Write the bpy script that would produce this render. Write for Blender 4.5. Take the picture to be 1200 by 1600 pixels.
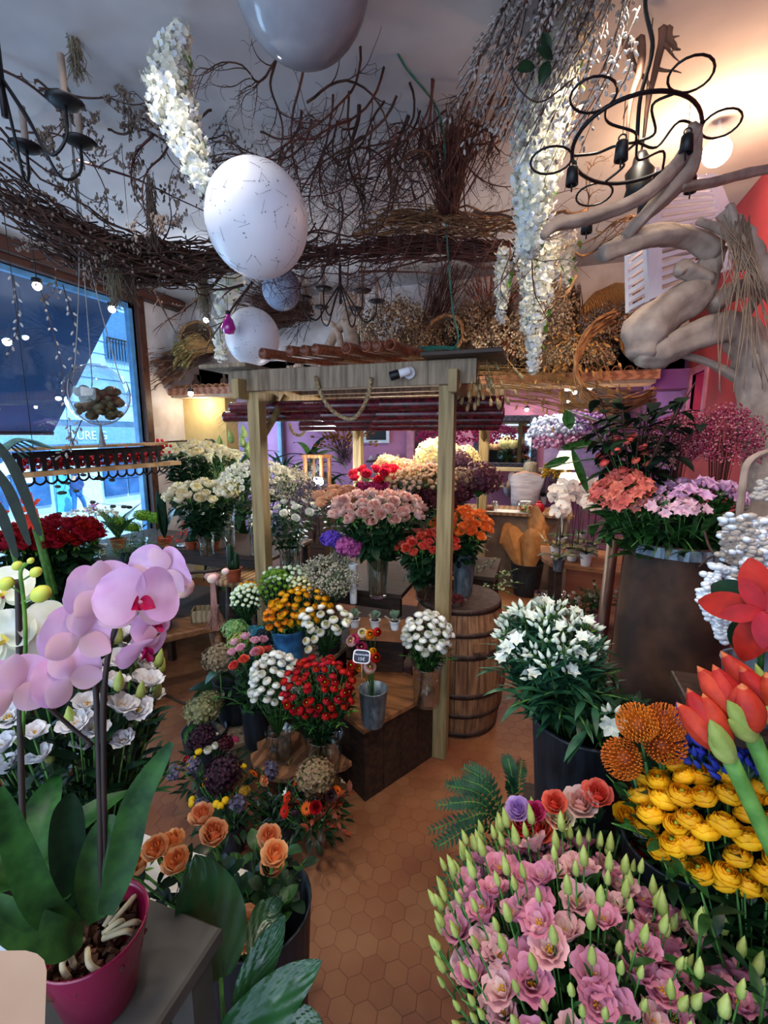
import bpy, math, random
from mathutils import Vector, Matrix, Quaternion
PI = math.pi
random.seed(7)
C = bpy.context.scene.collection
S = bpy.context.scene
for _o in list(bpy.data.objects): bpy.data.objects.remove(_o)

# ---------------------------------------------------------------- camera, light, exposure
YAW, PITCH, FPX = math.radians(19), math.radians(9.5), 720.0
cam = bpy.data.objects.new('camera', bpy.data.cameras.new('camera'))
C.objects.link(cam); S.camera = cam
cam.location = (0, 0, 2.0)
cam.rotation_euler = (PI/2-PITCH, 0, YAW)
cam.data.sensor_fit = 'VERTICAL'; cam.data.sensor_height = 32; cam.data.lens = FPX/1600*32
cam.data.clip_start = 0.02; cam.data.clip_end = 200

S.view_settings.view_transform = 'Standard'; S.view_settings.look = 'None'
S.view_settings.gamma = 1; S.view_settings.use_curve_mapping = False
S.view_settings.exposure = 0.35

wd = bpy.data.worlds.new('world'); S.world = wd; wd.use_nodes = True
bg = wd.node_tree.nodes['Background']
bg.inputs[0].default_value = (0.50, 0.72, 1.0, 1); bg.inputs[1].default_value = 1.9

def lamp(kind, name, loc, energy, col, target=None, size=.3, sizey=None, spot=None, blend=.5):
    l = bpy.data.lights.new(name, kind); l.energy = energy; l.color = col
    if kind == 'AREA':
        l.shape = 'RECTANGLE'; l.size = size; l.size_y = sizey or size
    else:
        l.shadow_soft_size = size
    if kind == 'SPOT':
        l.spot_size = spot; l.spot_blend = blend
    o = bpy.data.objects.new(name, l); C.objects.link(o); o.location = loc
    if target is not None:
        o.rotation_euler = (Vector(target)-Vector(loc)).to_track_quat('-Z', 'Y').to_euler()
    return o
# daylight through the shop window on the left and through the open shopfront behind the camera
lamp('AREA', 'window_daylight', (-6.2, 2.6, 2.2), 330, (.55, .75, 1), (-2.0, 2.6, 1.2), 4.0, 2.6)
lamp('AREA', 'shopfront_daylight', (-.8, -2.2, 2.5), 50, (.86, .90, 1), (-.4, 2.0, .9), 3.6, 2.2)
sun = lamp('SUN', 'facade_fill_sun', (-10, 6, 12), 7, (.85, .95, 1), (-19, 9, 0), .05)  # sun lamp added to brighten the building across the street
# fill spots added at ceiling height for general soft light
SPOTS = [((-.3, .55, 3.62), 40, (1, .86, .68), (-.2, 1.5, 0), 1.6), ((-1.5, 1.3, 3.62), 34, (1, .93, .84), (-1.3, 2.2, 0), 1.5),
         ((.25, 2.2, 3.62), 55, (1, .86, .66), (-.8, 3.2, .5), 1.5), ((-2.7, 2.3, 3.62), 40, (1, .93, .82), (-2.6, 3.2, .8), 1.5),
         ((.5, 1.2, 3.62), 30, (1, .9, .78), (.5, 1.9, .6), 1.5), ((-1.9, .1, 3.62), 26, (1, .92, .86), (-1.1, .9, .8), 1.5)]
for _i, (_l, _e, _c, _t, _s) in enumerate(SPOTS):
    lamp('SPOT', 'ceiling_fill_spot', _l, _e*2.1, _c, _t, .05, spot=_s, blend=.8)

R_ = Vector((math.cos(YAW), math.sin(YAW), 0)); F_ = Vector((-math.sin(YAW), math.cos(YAW), 0)); Z_ = Vector((0, 0, 1))
def ray(px, py):
    r = (px-600)/FPX; u = (800-py)/FPX
    return R_*r + F_*(math.cos(PITCH)+u*math.sin(PITCH)) + Z_*(u*math.cos(PITCH)-math.sin(PITCH))
CAM = Vector((0, 0, 2.0))
def W(px, py, d): return CAM + ray(px, py)*d          # a point at distance d along the view axis
def atH(px, py, h):
    v = ray(px, py); return CAM + v*((h-2.0)/v.z)
def atY(px, py, y):
    v = ray(px, py); return CAM + v*(y/v.y)
def atX(px, py, x):
    v = ray(px, py); return CAM + v*(x/v.x)

# ---------------------------------------------------------------- materials
def lin(c):
    if isinstance(c, str):
        c = [int(c[i:i+2], 16)/255 for i in (0, 2, 4)]
    return tuple((x/12.92 if x <= .04045 else ((x+.055)/1.055)**2.4) for x in c[:3])
_mats = {}
def mat(name, col, col2=None, scale=8, rough=.6, bump=0, metal=0, petal=0, spec=.4, vary=.0, stretch=None, wave=0, detail=3, emis=None, lo=.35, hi=.65):
    if name in _mats: return _mats[name]
    m = bpy.data.materials.new(name); m.use_nodes = True; n = m.node_tree.nodes; L = m.node_tree.links
    b = n['Principled BSDF']; out = n['Material Output']
    b.inputs['Roughness'].default_value = rough; b.inputs['Metallic'].default_value = metal
    b.inputs['Specular IOR Level'].default_value = spec
    tc = n.new('ShaderNodeTexCoord'); mp = n.new('ShaderNodeMapping'); L.new(tc.outputs['Object'], mp.inputs[0])
    if stretch: mp.inputs['Scale'].default_value = stretch
    c1 = lin(col); c2 = lin(col2) if col2 else tuple(x*.8 for x in c1)
    if wave:
        t = n.new('ShaderNodeTexWave'); t.inputs['Scale'].default_value = scale; t.inputs['Distortion'].default_value = wave
        t.inputs['Detail'].default_value = detail; t.inputs['Detail Scale'].default_value = 1.5
    else:
        t = n.new('ShaderNodeTexNoise'); t.inputs['Scale'].default_value = scale; t.inputs['Detail'].default_value = detail
    L.new(mp.outputs[0], t.inputs['Vector'])
    fac = t.outputs['Fac']
    r = n.new('ShaderNodeValToRGB'); r.color_ramp.elements[0].color = (*c1, 1); r.color_ramp.elements[1].color = (*c2, 1)
    r.color_ramp.elements[0].position = lo; r.color_ramp.elements[1].position = hi
    L.new(fac, r.inputs[0]); col_out = r.outputs[0]
    if vary:
        oi = n.new('ShaderNodeObjectInfo'); mr = n.new('ShaderNodeMapRange')
        mr.inputs[3].default_value = 1-vary; mr.inputs[4].default_value = 1+vary*.6
        L.new(oi.outputs['Random'], mr.inputs[0])
        hs = n.new('ShaderNodeHueSaturation'); L.new(mr.outputs[0], hs.inputs['Value']); L.new(col_out, hs.inputs['Color'])
        mh = n.new('ShaderNodeMapRange'); mh.inputs[3].default_value = .5-vary*.05; mh.inputs[4].default_value = .5+vary*.05
        L.new(oi.outputs['Random'], mh.inputs[0]); L.new(mh.outputs[0], hs.inputs['Hue'])
        col_out = hs.outputs[0]
    L.new(col_out, b.inputs['Base Color'])
    if bump:
        bp = n.new('ShaderNodeBump'); bp.inputs['Strength'].default_value = bump; bp.inputs['Distance'].default_value = .01
        L.new(fac, bp.inputs['Height']); L.new(bp.outputs[0], b.inputs['Normal'])
    if petal:
        tr = n.new('ShaderNodeBsdfTranslucent'); L.new(col_out, tr.inputs['Color'])
        mx = n.new('ShaderNodeMixShader'); mx.inputs[0].default_value = petal
        L.new(b.outputs[0], mx.inputs[1]); L.new(tr.outputs[0], mx.inputs[2]); L.new(mx.outputs[0], out.inputs[0])
    if emis:
        b.inputs['Emission Color'].default_value = (*lin(emis[0]), 1); b.inputs['Emission Strength'].default_value = emis[1]
    _mats[name] = m
    return m
def glass(name, col=(1, 1, 1), a=.12, rough=.02, gl=None):
    if name in _mats: return _mats[name]
    m = bpy.data.materials.new(name); m.use_nodes = True; n = m.node_tree.nodes; L = m.node_tree.links
    n.remove(n['Principled BSDF']); out = n['Material Output']
    t = n.new('ShaderNodeBsdfTransparent'); t.inputs[0].default_value = (*col, 1)
    g = n.new('ShaderNodeBsdfGlossy'); g.inputs['Roughness'].default_value = rough
    fr = n.new('ShaderNodeLayerWeight'); fr.inputs[0].default_value = .35
    ma = n.new('ShaderNodeMath'); ma.operation = 'MULTIPLY_ADD'; ma.inputs[1].default_value = .5; ma.inputs[2].default_value = a
    L.new(fr.outputs['Facing'], ma.inputs[0])
    mx = n.new('ShaderNodeMixShader'); L.new(ma.outputs[0], mx.inputs[0]); L.new(t.outputs[0], mx.inputs[1]); L.new(g.outputs[0], mx.inputs[2])
    L.new(mx.outputs[0], out.inputs[0]); _mats[name] = m; return m
def petalm(name, col, col2=None, p=.3, vary=.12, scale=30, rough=.55):
    return mat(name, col, col2, scale=scale, rough=rough, petal=p, vary=vary, spec=.25)

# ---------------------------------------------------------------- mesh building
class MB:
    def __init__(s): s.v = []; s.f = []; s.m = []; s.s = []
    def add(s, vs, fs, mi=0, T=None, smooth=True):
        k = len(s.v)
        if T is not None: vs = [T @ Vector(v) for v in vs]
        s.v += [tuple(v) for v in vs]
        s.f += [tuple(i+k for i in f) for f in fs]; s.m += [mi]*len(fs); s.s += [smooth]*len(fs)
        return s
    def data(s, name, mats):
        me = bpy.data.meshes.new(name); me.from_pydata(s.v, [], s.f)
        for m in mats: me.materials.append(m)
        me.polygons.foreach_set('material_index', s.m); me.polygons.foreach_set('use_smooth', s.s); me.update()
        return me
def T_(loc=(0, 0, 0), rz=0, rx=0, ry=0, sc=1):
    M = Matrix.Translation(loc) @ Matrix.Rotation(rz, 4, 'Z') @ Matrix.Rotation(ry, 4, 'Y') @ Matrix.Rotation(rx, 4, 'X')
    if sc != 1:
        M = M @ (Matrix.Diagonal((*sc, 1)) if isinstance(sc, tuple) else Matrix.Scale(sc, 4))
    return M
def aim(p, axis, spin=0, sc=1):
    q = Vector(axis).normalized().to_track_quat('Z', 'Y')
    return Matrix.Translation(p) @ q.to_matrix().to_4x4() @ Matrix.Rotation(spin, 4, 'Z') @ Matrix.Scale(sc, 4)
def box(mb, x0, x1, y0, y1, z0, z1, mi=0, T=None, bev=0):
    if bev:
        b = bev; vs = []
        for z, i in ((z0, b), (z0+b, 0), (z1-b, 0), (z1, b)):
            vs += [(x0+i, y0+i, z), (x1-i, y0+i, z), (x1-i, y1-i, z), (x0+i, y1-i, z)]
        fs = [(3, 2, 1, 0), (12, 13, 14, 15)]
        for k in range(3):
            for j in range(4): fs.append((k*4+j, k*4+(j+1) % 4, k*4+4+(j+1) % 4, k*4+4+j))
        return mb.add(vs, fs, mi, T, False)
    vs = [(x0, y0, z0), (x1, y0, z0), (x1, y1, z0), (x0, y1, z0), (x0, y0, z1), (x1, y0, z1), (x1, y1, z1), (x0, y1, z1)]
    return mb.add(vs, [(3, 2, 1, 0), (4, 5, 6, 7), (0, 1, 5, 4), (1, 2, 6, 5), (2, 3, 7, 6), (3, 0, 4, 7)], mi, T, False)
def lathe(mb, prof, n=24, mi=0, T=None, wob=0):
    vs = []; fs = []
    for r, z in prof:
        for k in range(n):
            a = 2*PI*k/n; rr = r*(1+wob*math.sin(a*3+z*9)); vs.append((rr*math.cos(a), rr*math.sin(a), z))
    for i in range(len(prof)-1):
        for k in range(n):
            fs.append((i*n+k, i*n+(k+1) % n, (i+1)*n+(k+1) % n, (i+1)*n+k))
    if prof[0][0] > 1e-4: fs.append(tuple(range(n))[::-1])
    if prof[-1][0] > 1e-4: fs.append(tuple(range((len(prof)-1)*n, len(prof)*n)))
    return mb.add(vs, fs, mi, T)
def hollow(r0, r1, h, t=.006, lip=.004, z0=0, base=.02):   # profile of a pot or vase, open at the top
    return [(r0*.96, z0), (r0, z0+.006), (r0+(r1-r0)*.5, z0+h*.5), (r1, z0+h-lip*2), (r1+lip, z0+h-lip), (r1+lip, z0+h), (r1-t, z0+h),
            (r0+(r1-r0)*.5-t, z0+h*.5), (r0-t, z0+base), (.0001, z0+base)]
def tube(mb, pts, rad, n=6, mi=0, T=None, cap=True):
    pts = [Vector(p) for p in pts]; N = len(pts)
    if not hasattr(rad, '__len__'): rad = [rad]*N
    vs = []; fs = []
    t = (pts[1]-pts[0]).normalized(); up = Vector((0, 0, 1)) if abs(t.z) < .9 else Vector((1, 0, 0))
    a = t.cross(up).normalized()
    for i in range(N):
        if i == 0: d = pts[1]-pts[0]
        elif i == N-1: d = pts[-1]-pts[-2]
        else: d = pts[i+1]-pts[i-1]
        if d.length < 1e-9: d = t
        d.normalize(); a = a-d*a.dot(d)
        if a.length < 1e-6: a = d.orthogonal()
        a.normalize(); b = d.cross(a)
        for k in range(n):
            an = 2*PI*k/n; vs.append(pts[i]+(a*math.cos(an)+b*math.sin(an))*rad[i])
    for i in range(N-1):
        for k in range(n): fs.append((i*n+k, i*n+(k+1) % n, (i+1)*n+(k+1) % n, (i+1)*n+k))
    if cap: fs.append(tuple(range(n))[::-1]); fs.append(tuple(range((N-1)*n, N*n)))
    return mb.add(vs, fs, mi, T)
def smoothpts(pts, k=4):     # Catmull-Rom
    pts = [Vector(p) for p in pts]; P = [pts[0]*2-pts[1]]+pts+[pts[-1]*2-pts[-2]]; out = []
    for i in range(1, len(P)-2):
        for j in range(k):
            t = j/k; p0, p1, p2, p3 = P[i-1:i+3]
            out.append(.5*((2*p1)+(p2-p0)*t+(2*p0-5*p1+4*p2-p3)*t*t+(3*p1-p0-3*p2+p3)*t**3))
    out.append(pts[-1]); return out
def lerpl(a, n):
    m = len(a)-1; return [a[min(int(i/(n-1)*m), m-1)]*(1-(i/(n-1)*m-min(int(i/(n-1)*m), m-1)))+a[min(int(i/(n-1)*m), m-1)+1]*(i/(n-1)*m-min(int(i/(n-1)*m), m-1)) for i in range(n)]
def ball(mb, c, r, nu=8, nv=5, mi=0, T=None, sc=(1, 1, 1)):
    vs = [(c[0], c[1], c[2]-r*sc[2])]; fs = []
    for i in range(1, nv):
        a = -PI/2+PI*i/nv
        for k in range(nu):
            b = 2*PI*k/nu; vs.append((c[0]+r*sc[0]*math.cos(a)*math.cos(b), c[1]+r*sc[1]*math.cos(a)*math.sin(b), c[2]+r*sc[2]*math.sin(a)))
    vs.append((c[0], c[1], c[2]+r*sc[2])); e = len(vs)-1
    for k in range(nu): fs.append((0, 1+(k+1) % nu, 1+k)); fs.append((e, e-nu+k, e-nu+(k+1) % nu))
    for i in range(nv-2):
        for k in range(nu): fs.append((1+i*nu+k, 1+i*nu+(k+1) % nu, 1+(i+1)*nu+(k+1) % nu, 1+(i+1)*nu+k))
    return mb.add(vs, fs, mi, T)
def octa(mb, c, r, mi=0, h=1.0):
    x, y, z = c
    return mb.add([(x+r, y, z), (x, y+r, z), (x-r, y, z), (x, y-r, z), (x, y, z+r*h), (x, y, z-r*h)],
                  [(0, 1, 4), (1, 2, 4), (2, 3, 4), (3, 0, 4), (1, 0, 5), (2, 1, 5), (3, 2, 5), (0, 3, 5)], mi)
def disk(mb, r, z, n=20, mi=0, T=None):
    return mb.add([(r*math.cos(2*PI*k/n), r*math.sin(2*PI*k/n), z) for k in range(n)], [tuple(range(n))], mi, T, False)
PROF = {'round': lambda u: math.sin(PI*min(1, u*.86+.12)**.8)**.6 if u < .999 else .25,
        'lance': lambda u: max(.02, math.sin(PI*u**.75))**.9,
        'strap': lambda u: min(1, u*5+.35)*(1-u**6)+.01,
        'oval': lambda u: max(.03, math.sin(PI*(u*.97+.015)))**.7,
        'paddle': lambda u: (.18+.9*u**1.2)*(1-u**7)+.02,
        'wide': lambda u: max(.05, math.sin(PI*min(1, u*.9+.06)))**.45}
def petal(mb, L, w, T=None, mi=0, bend=.5, cup=.2, prof='oval', nu=5, nv=4, ruf=0, ph=0, fold=0):
    vs = []; y = z = 0; fs = []
    f = PROF[prof]
    for i in range(nu+1):
        u = i/nu; ww = w/2*f(u)
        if i: a = bend*(u-.5/nu); y += L/nu*math.cos(a); z += L/nu*math.sin(a)
        for j in range(nv+1):
            v = j/nv*2-1
            zz = z+cup*v*v*ww+fold*abs(v)*ww+ruf*w*math.sin(v*6+ph+u*2)*u
            vs.append((v*ww, y, zz))
    for i in range(nu):
        for j in range(nv):
            a = i*(nv+1)+j; fs.append((a, a+1, a+nv+2, a+nv+1))
    return mb.add(vs, fs, mi, T)
def cup(mb, n, R, H, alpha=.9, flare=0, close=0, ph=0, mi=0, ruf=0, nu=4, nv=4, tip=.35, z0=0, hj=.06, sq=.6):
    for p in range(n):
        a0 = ph+2*PI*p/n+random.uniform(-.12, .12); hh = H*(1+random.uniform(-hj, hj)); vs = []; fs = []; q = random.uniform(0, 6)
        for i in range(nu+1):
            u = i/nu
            for j in range(nv+1):
                v = j/nv*2-1
                rad = R*(math.sin(u*PI/2)**sq*(1-close*u*u*u)+flare*u**3)+R*ruf*math.sin(v*5+q)*u*u
                wv = alpha*(min(1, .35+u*1.6))*(1-tip*u**4)
                an = a0+v*wv
                vs.append((rad*math.cos(an), rad*math.sin(an), z0+hh*u*(1-.22*v*v*u)))
        for i in range(nu):
            for j in range(nv):
                a = i*(nv+1)+j; fs.append((a, a+1, a+nv+2, a+nv+1))
        mb.add(vs, fs, mi)

# ---------------------------------------------------------------- scene objects
def link(name, data, parent=None, loc=None, M=None):
    o = bpy.data.objects.new(name, data); C.objects.link(o)
    if parent: o.parent = parent
    if M is not None: o.matrix_local = M
    elif loc is not None: o.location = loc
    return o
def tag(o, label=None, cat=None, group=None, kind=None):
    if label: o['label'] = label
    if cat: o['category'] = cat
    if group: o['group'] = group
    if kind: o['kind'] = kind
    return o
def obj(name, mb, mats, parent=None, loc=None, M=None, bev=0):
    if not isinstance(mats, (list, tuple)): mats = [mats]
    o = link(name, mb.data(name, mats), parent, loc, M)
    if bev:
        md = o.modifiers.new('bevel', 'BEVEL'); md.width = bev; md.segments = 2; md.limit_method = 'ANGLE'
    return o
def one(name, mb, mats, label, cat, group=None, loc=None, M=None, kind=None, bev=0):
    return tag(obj(name, mb, mats, None, loc, M, bev), label, cat, group, kind)
def thing(name, label, cat, loc=(0, 0, 0), group=None, M=None):
    o = link(name, None, None, loc, M); o.empty_display_size = .05
    return tag(o, label, cat, group)
def struct(name, mb, mats, M=None, bev=0):
    o = obj(name, mb, mats, None, None, M, bev); o['kind'] = 'structure'; return o
def text_mesh(body, size, name, m, parent, M, ext=.001, align='CENTER'):
    cu = bpy.data.curves.new(name, 'FONT'); cu.body = body; cu.size = size; cu.extrude = ext; cu.align_x = align; cu.align_y = 'CENTER'
    t = bpy.data.objects.new(name, cu); C.objects.link(t)
    dg = bpy.context.evaluated_depsgraph_get(); me = bpy.data.meshes.new_from_object(t.evaluated_get(dg)); bpy.data.objects.remove(t)
    me.materials.clear(); me.materials.append(m)
    return link(name, me, parent, M=M)
# ---------------------------------------------------------------- shared materials
wood_grey = mat('weathered_wood', '8a7a66', '5e5040', scale=5, stretch=(9, 9, .7), rough=.75, bump=.3, detail=6)
wood_pine = mat('pine_wood', '94825a', '6e5c3c', scale=4, stretch=(9, 9, .6), rough=.65, bump=.15, detail=6)
wood_dark = mat('dark_wood', '3a251a', '1c120d', scale=5, stretch=(.8, 8, 8), rough=.6, bump=.2, detail=6)
wood_warm = mat('warm_wood', '8c5c38', '5c3a22', scale=4, stretch=(.8, 9, 9), rough=.55, bump=.2, detail=6)
wood_oak = mat('barrel_oak', '8c6648', '553826', scale=5, stretch=(8, 8, .7), rough=.6, bump=.3, detail=6)
drift = mat('driftwood', 'a08c7e', '6c5a50', lo=.25, hi=.8, scale=5, stretch=(3, 3, 3), rough=.85, bump=.8, detail=8)
twig = mat('twig_bark', '4a2c22', '2a1814', scale=20, rough=.8, vary=.25)
twigr = mat('red_twig_bark', '5a2a24', '381c18', scale=20, rough=.75, vary=.25)
iron = mat('black_iron', '1a1a1e', '0e0e11', rough=.45, metal=.3, vary=0)
zinc = mat('zinc', '7c8a94', '4b5963', scale=12, rough=.45, metal=.55, bump=.25, stretch=(3, 3, 1))
blueglaze = mat('blue_glaze', '3f7fb4', '1f3f66', scale=14, rough=.3, bump=.2, detail=5)
blackpot = mat('slate_black_pot', '1f2832', '0f151b', scale=16, rough=.55, bump=.2, stretch=(3, 3, .6))
terracotta = mat('terracotta', 'a04a28', '7a3418', rough=.8)
white_plastic = mat('white_plastic', 'd8dbe0', 'c6cad0', rough=.4)
kraft = mat('kraft_paper', 'b98552', '9c6a3c', scale=9, rough=.8, bump=.3)
card = mat('brown_cardboard', '8a5a3a', '6e4428', scale=9, rough=.8)
rope_m = mat('hemp_rope', 'a08a68', '6b573c', scale=60, rough=.95, bump=.5)
bamboo_m = mat('bamboo_cane', '84482e', '4a2418', scale=8, rough=.45, bump=.1, stretch=(1, 6, 6))
bamboo_p = mat('lacquered_bamboo', '5c1420', '2c0a14', scale=5, rough=.25, stretch=(.6, 6, 6), spec=.6)
glass_m = glass('clear_glass', (.93, .96, .95), .10)
water_m = glass('vase_water', (.80, .86, .80), .05)
leaf_d = petalm('dark_leaf', '16351c', '0b2113', p=.12, rough=.4)
leaf_m = petalm('mid_leaf', '2d5a26', '17381a', p=.18, rough=.4)
leaf_l = petalm('light_leaf', '6a9a3a', '3f702a', p=.25, rough=.4)
leaf_b = petalm('blue_green_leaf', '2c5b40', '15382a', p=.15, rough=.4)
stem_m = petalm('green_stem', '4a7a34', '2e5524', p=.05)
moss_m = mat('moss', '5c5436', '2e2a1a', scale=30, rough=.95, bump=.8)
soil = mat('soil', '2a1c14', '140d09', scale=40, rough=1, bump=.8)

# ---------------------------------------------------------------- floor of small hexagonal terracotta tiles
def hex_floor():
    s = .0500; w = s*math.sqrt(3); vs = []; fs = []; cols = []
    rot = math.radians(8)
    x0, x1, y0, y1 = -4.6, 1.27, -1.6, 7.6
    g = .0010
    n = 105
    for i in range(-n, n):
        for j in range(-n, n):
            cx = (i+.5*(j % 2))*w; cy = j*1.5*s
            X = cx*math.cos(rot)-cy*math.sin(rot)-1.7; Y = cx*math.sin(rot)+cy*math.cos(rot)+3
            if not (x0+.02 < X < x1-.02 and y0 < Y < y1): continue
            k = len(vs); dz = random.uniform(-.0006, .0006)
            for q in range(6):
                a = PI/6+q*PI/3+rot; vs.append((X+(s-g)*math.cos(a), Y+(s-g)*math.sin(a), -.0014+dz))
            for q in range(6):
                a = PI/6+q*PI/3+rot; vs.append((X+(s-g-.0012)*math.cos(a), Y+(s-g-.0012)*math.sin(a), dz*.6))
            fs.append(tuple(range(k+6, k+12)))
            c = random.gauss(0, 1); cols += [c]
            for q in range(6): fs.append((k+q, k+(q+1) % 6, k+6+(q+1) % 6, k+6+q)); cols.append(c)
    k = len(vs)
    vs += [(x0, y0, -.0012), (x1, y0, -.0012), (x1, y1, -.0012), (x0, y1, -.0012)]; fs.append((k, k+1, k+2, k+3)); cols.append(-6)
    vs += [(x0, y0, -.1), (x1, y0, -.1), (x1, y1, -.1), (x0, y1, -.1)]
    fs += [(k+7, k+6, k+5, k+4)]; cols.append(-9)
    me = bpy.data.meshes.new('floor'); me.from_pydata(vs, [], fs)
    at = me.attributes.new('tile', 'FLOAT', 'FACE'); at.data.foreach_set('value', cols)
    m = bpy.data.materials.new('terracotta_tiles'); m.use_nodes = True; N = m.node_tree.nodes; L = m.node_tree.links
    b = N['Principled BSDF']; b.inputs['Roughness'].default_value = .5
    a = N.new('ShaderNodeAttribute'); a.attribute_name = 'tile'
    tc = N.new('ShaderNodeTexCoord'); no = N.new('ShaderNodeTexNoise'); no.inputs['Scale'].default_value = 1.7; no.inputs['Detail'].default_value = 5
    L.new(tc.outputs['Object'], no.inputs['Vector'])
    ad = N.new('ShaderNodeMath'); ad.operation = 'MULTIPLY_ADD'; ad.inputs[1].default_value = .035; L.new(a.outputs['Fac'], ad.inputs[0]); L.new(no.outputs['Fac'], ad.inputs[2])
    r = N.new('ShaderNodeValToRGB'); e = r.color_ramp.elements
    e[0].position = .10; e[0].color = (*lin('321a12'), 1); e[1].position = .34; e[1].color = (*lin('663623'), 1)
    x = e.new(.5); x.color = (*lin('74482c'), 1); x = e.new(.68); x.color = (*lin('82593c'), 1)
    L.new(ad.outputs[0], r.inputs[0]); L.new(r.outputs[0], b.inputs['Base Color'])
    n2 = N.new('ShaderNodeTexNoise'); n2.inputs['Scale'].default_value = 60; L.new(tc.outputs['Object'], n2.inputs['Vector'])
    bp = N.new('ShaderNodeBump'); bp.inputs['Strength'].default_value = .15; bp.inputs['Distance'].default_value = .004; L.new(n2.outputs['Fac'], bp.inputs['Height']); L.new(bp.outputs[0], b.inputs['Normal'])
    me.materials.append(m); o = link('floor', me); o['kind'] = 'structure'
hex_floor()

plaster = mat('ceiling_plaster', 'b9b6b8', 'a9a4a6', scale=2.5, rough=.9, bump=.15)
wall_w = mat('whitewashed_wall', 'cfc8c8', 'b3a8a4', scale=4, rough=.9, bump=.5, detail=6)
wall_y = mat('yellow_wall', 'c9b27a', 'bda268', scale=5, rough=.9, bump=.3)
wall_p = mat('magenta_wall', '96343e', '7c2a36', scale=3, rough=.8, bump=.2)
wall_pu = mat('purple_wall', '7a4a86', '6a3c74', scale=3, rough=.8)
wall_pk = mat('pink_wall', 'b57a9a', 'a4698a', scale=3, rough=.85)
HC = 3.7
mb = MB(); box(mb, -4.75, 1.4, -1.6, 5.55, HC, HC+.1); struct('ceiling', mb, plaster)
# left wall with the shop window
WY0, WY1, WZ0, WZ1 = .55, 4.42, .5, 3.5
mb = MB()
box(mb, -4.75, -4.6, -1.6, WY0, 0, HC); box(mb, -4.75, -4.6, WY1, 5.35, 0, HC); box(mb, -4.75, -4.6, 5.35, 5.55, 2.6, HC)
box(mb, -4.75, -4.6, WY0, WY1, WZ1, HC); box(mb, -4.75, -4.6, WY0, WY1, 0, WZ0)
struct('wall_left', mb, wall_w)
mb = MB(); box(mb, -4.70, -4.56, WY0-.1, WY0, WZ0-.1, WZ1+.1); box(mb, -4.70, -4.54, WY1, WY1+.1, WZ0-.1, WZ1+.1)
box(mb, -4.70, -4.54, WY0, WY1, WZ1, WZ1+.12); box(mb, -4.70, -4.50, WY0, WY1, WZ0-.08, WZ0)
win = struct('window_1', mb, mat('window_frame_wood', '4a281c', '2e1710', scale=8, wave=3, rough=.5, stretch=(3, 1, 1)), bev=.006)
mb = MB(); box(mb, -4.66, -4.65, WY0, WY1, WZ0, WZ1); obj('pane', mb, glass('window_glass', (.86, .95, 1), .03), win)
mb = MB(); box(mb, -4.69, -4.63, WY1-.05, WY1, WZ0, WZ1); box(mb, -4.69, -4.63, WY0, WY1, WZ1-.05, WZ1)
obj('inner_trim', mb, mat('blue_trim', '5f97c4', '4a80ae', rough=.5), win)
# partition wall above the ledge, its pier, and the back room
mb = MB(); box(mb, -4.6, 1.27, 5.45, 5.55, 2.62, HC); struct('wall_back', mb, wall_w)
mb = MB(); box(mb, -4.6, -3.93, 5.1, 5.35, 0, 2.48); struct('wall_pier', mb, wall_y)
# right wall : red plaster, with a recess
mb = MB()
box(mb, 1.27, 1.4, -1.6, 4.72, 0, HC); box(mb, 1.27, 1.4, 4.72, 5.12, 0, 2.05); box(mb, 1.27, 1.4, 4.72, 5.12, 2.55, HC)
box(mb, 1.27, 1.4, 5.12, 5.3, 0, HC); box(mb, 1.27, 1.4, 5.3, 5.55, 2.9, HC)
struct('wall_right', mb, wall_p)
mb = MB(); box(mb, 1.27, 1.4, 5.3, 7.7, 0, 2.9); struct('wall_right_rear', mb, wall_pu)
mb = MB(); box(mb, -5.6, 1.4, 7.6, 7.75, 0, 2.9); struct('wall_rear', mb, wall_pk)
mb = MB(); box(mb, -5.6, 1.4, 5.56, 7.75, 2.82, 2.95); box(mb, -4.6, 1.27, 5.45, 5.56, 2.59, 2.95); struct('ceiling_rear', mb, mat('rear_ceiling', 'c9c6cc', 'b4b0b8', rough=.9))
mb = MB(); box(mb, -5.6, -4.6, 5.3, 7.75, -.1, 0); struct('floor_rear', mb, terracotta)
# alcove glowing magenta in the right wall
mb = MB(); box(mb, 1.25, 1.30, 4.66, 4.72, 1.99, 2.61); box(mb, 1.25, 1.30, 5.12, 5.18, 1.99, 2.61)
box(mb, 1.25, 1.30, 4.72, 5.12, 2.55, 2.61); box(mb, 1.25, 1.30, 4.72, 5.12, 1.99, 2.05)
w2 = struct('window_2', mb, mat('mauve_frame', 'a86a80', '96566c', rough=.6), bev=.005)
mb = MB(); box(mb, 1.37, 1.385, 4.72, 5.12, 2.05, 2.55); obj('pane', mb, mat('magenta_lit_pane', 'd070c8', 'c060b8', emis=('e070dc', 1.1)), w2)
# left side of the back room: glass wall
mb = MB()
for yy in (5.35, 6.05, 6.75, 7.5): box(mb, -4.66, -4.58, yy, yy+.09, 0, 2.82)
box(mb, -4.66, -4.58, 5.35, 7.6, 2.62, 2.82); box(mb, -4.66, -4.58, 5.35, 7.6, 0, .35)
w3 = struct('window_3', mb, mat('grey_blue_frame', '7d8ca0', '6b7a8e', rough=.6))
mb = MB(); box(mb, -4.63, -4.62, 5.4, 7.55, .35, 2.62); obj('pane', mb, glass('window_glass'), w3)
lamp('AREA', 'rear_window_daylight', (-5.3, 6.5, 1.7), 70, (.6, .82, 1), (-3, 6.2, 1.3), 2.0, 1.8)
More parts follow.
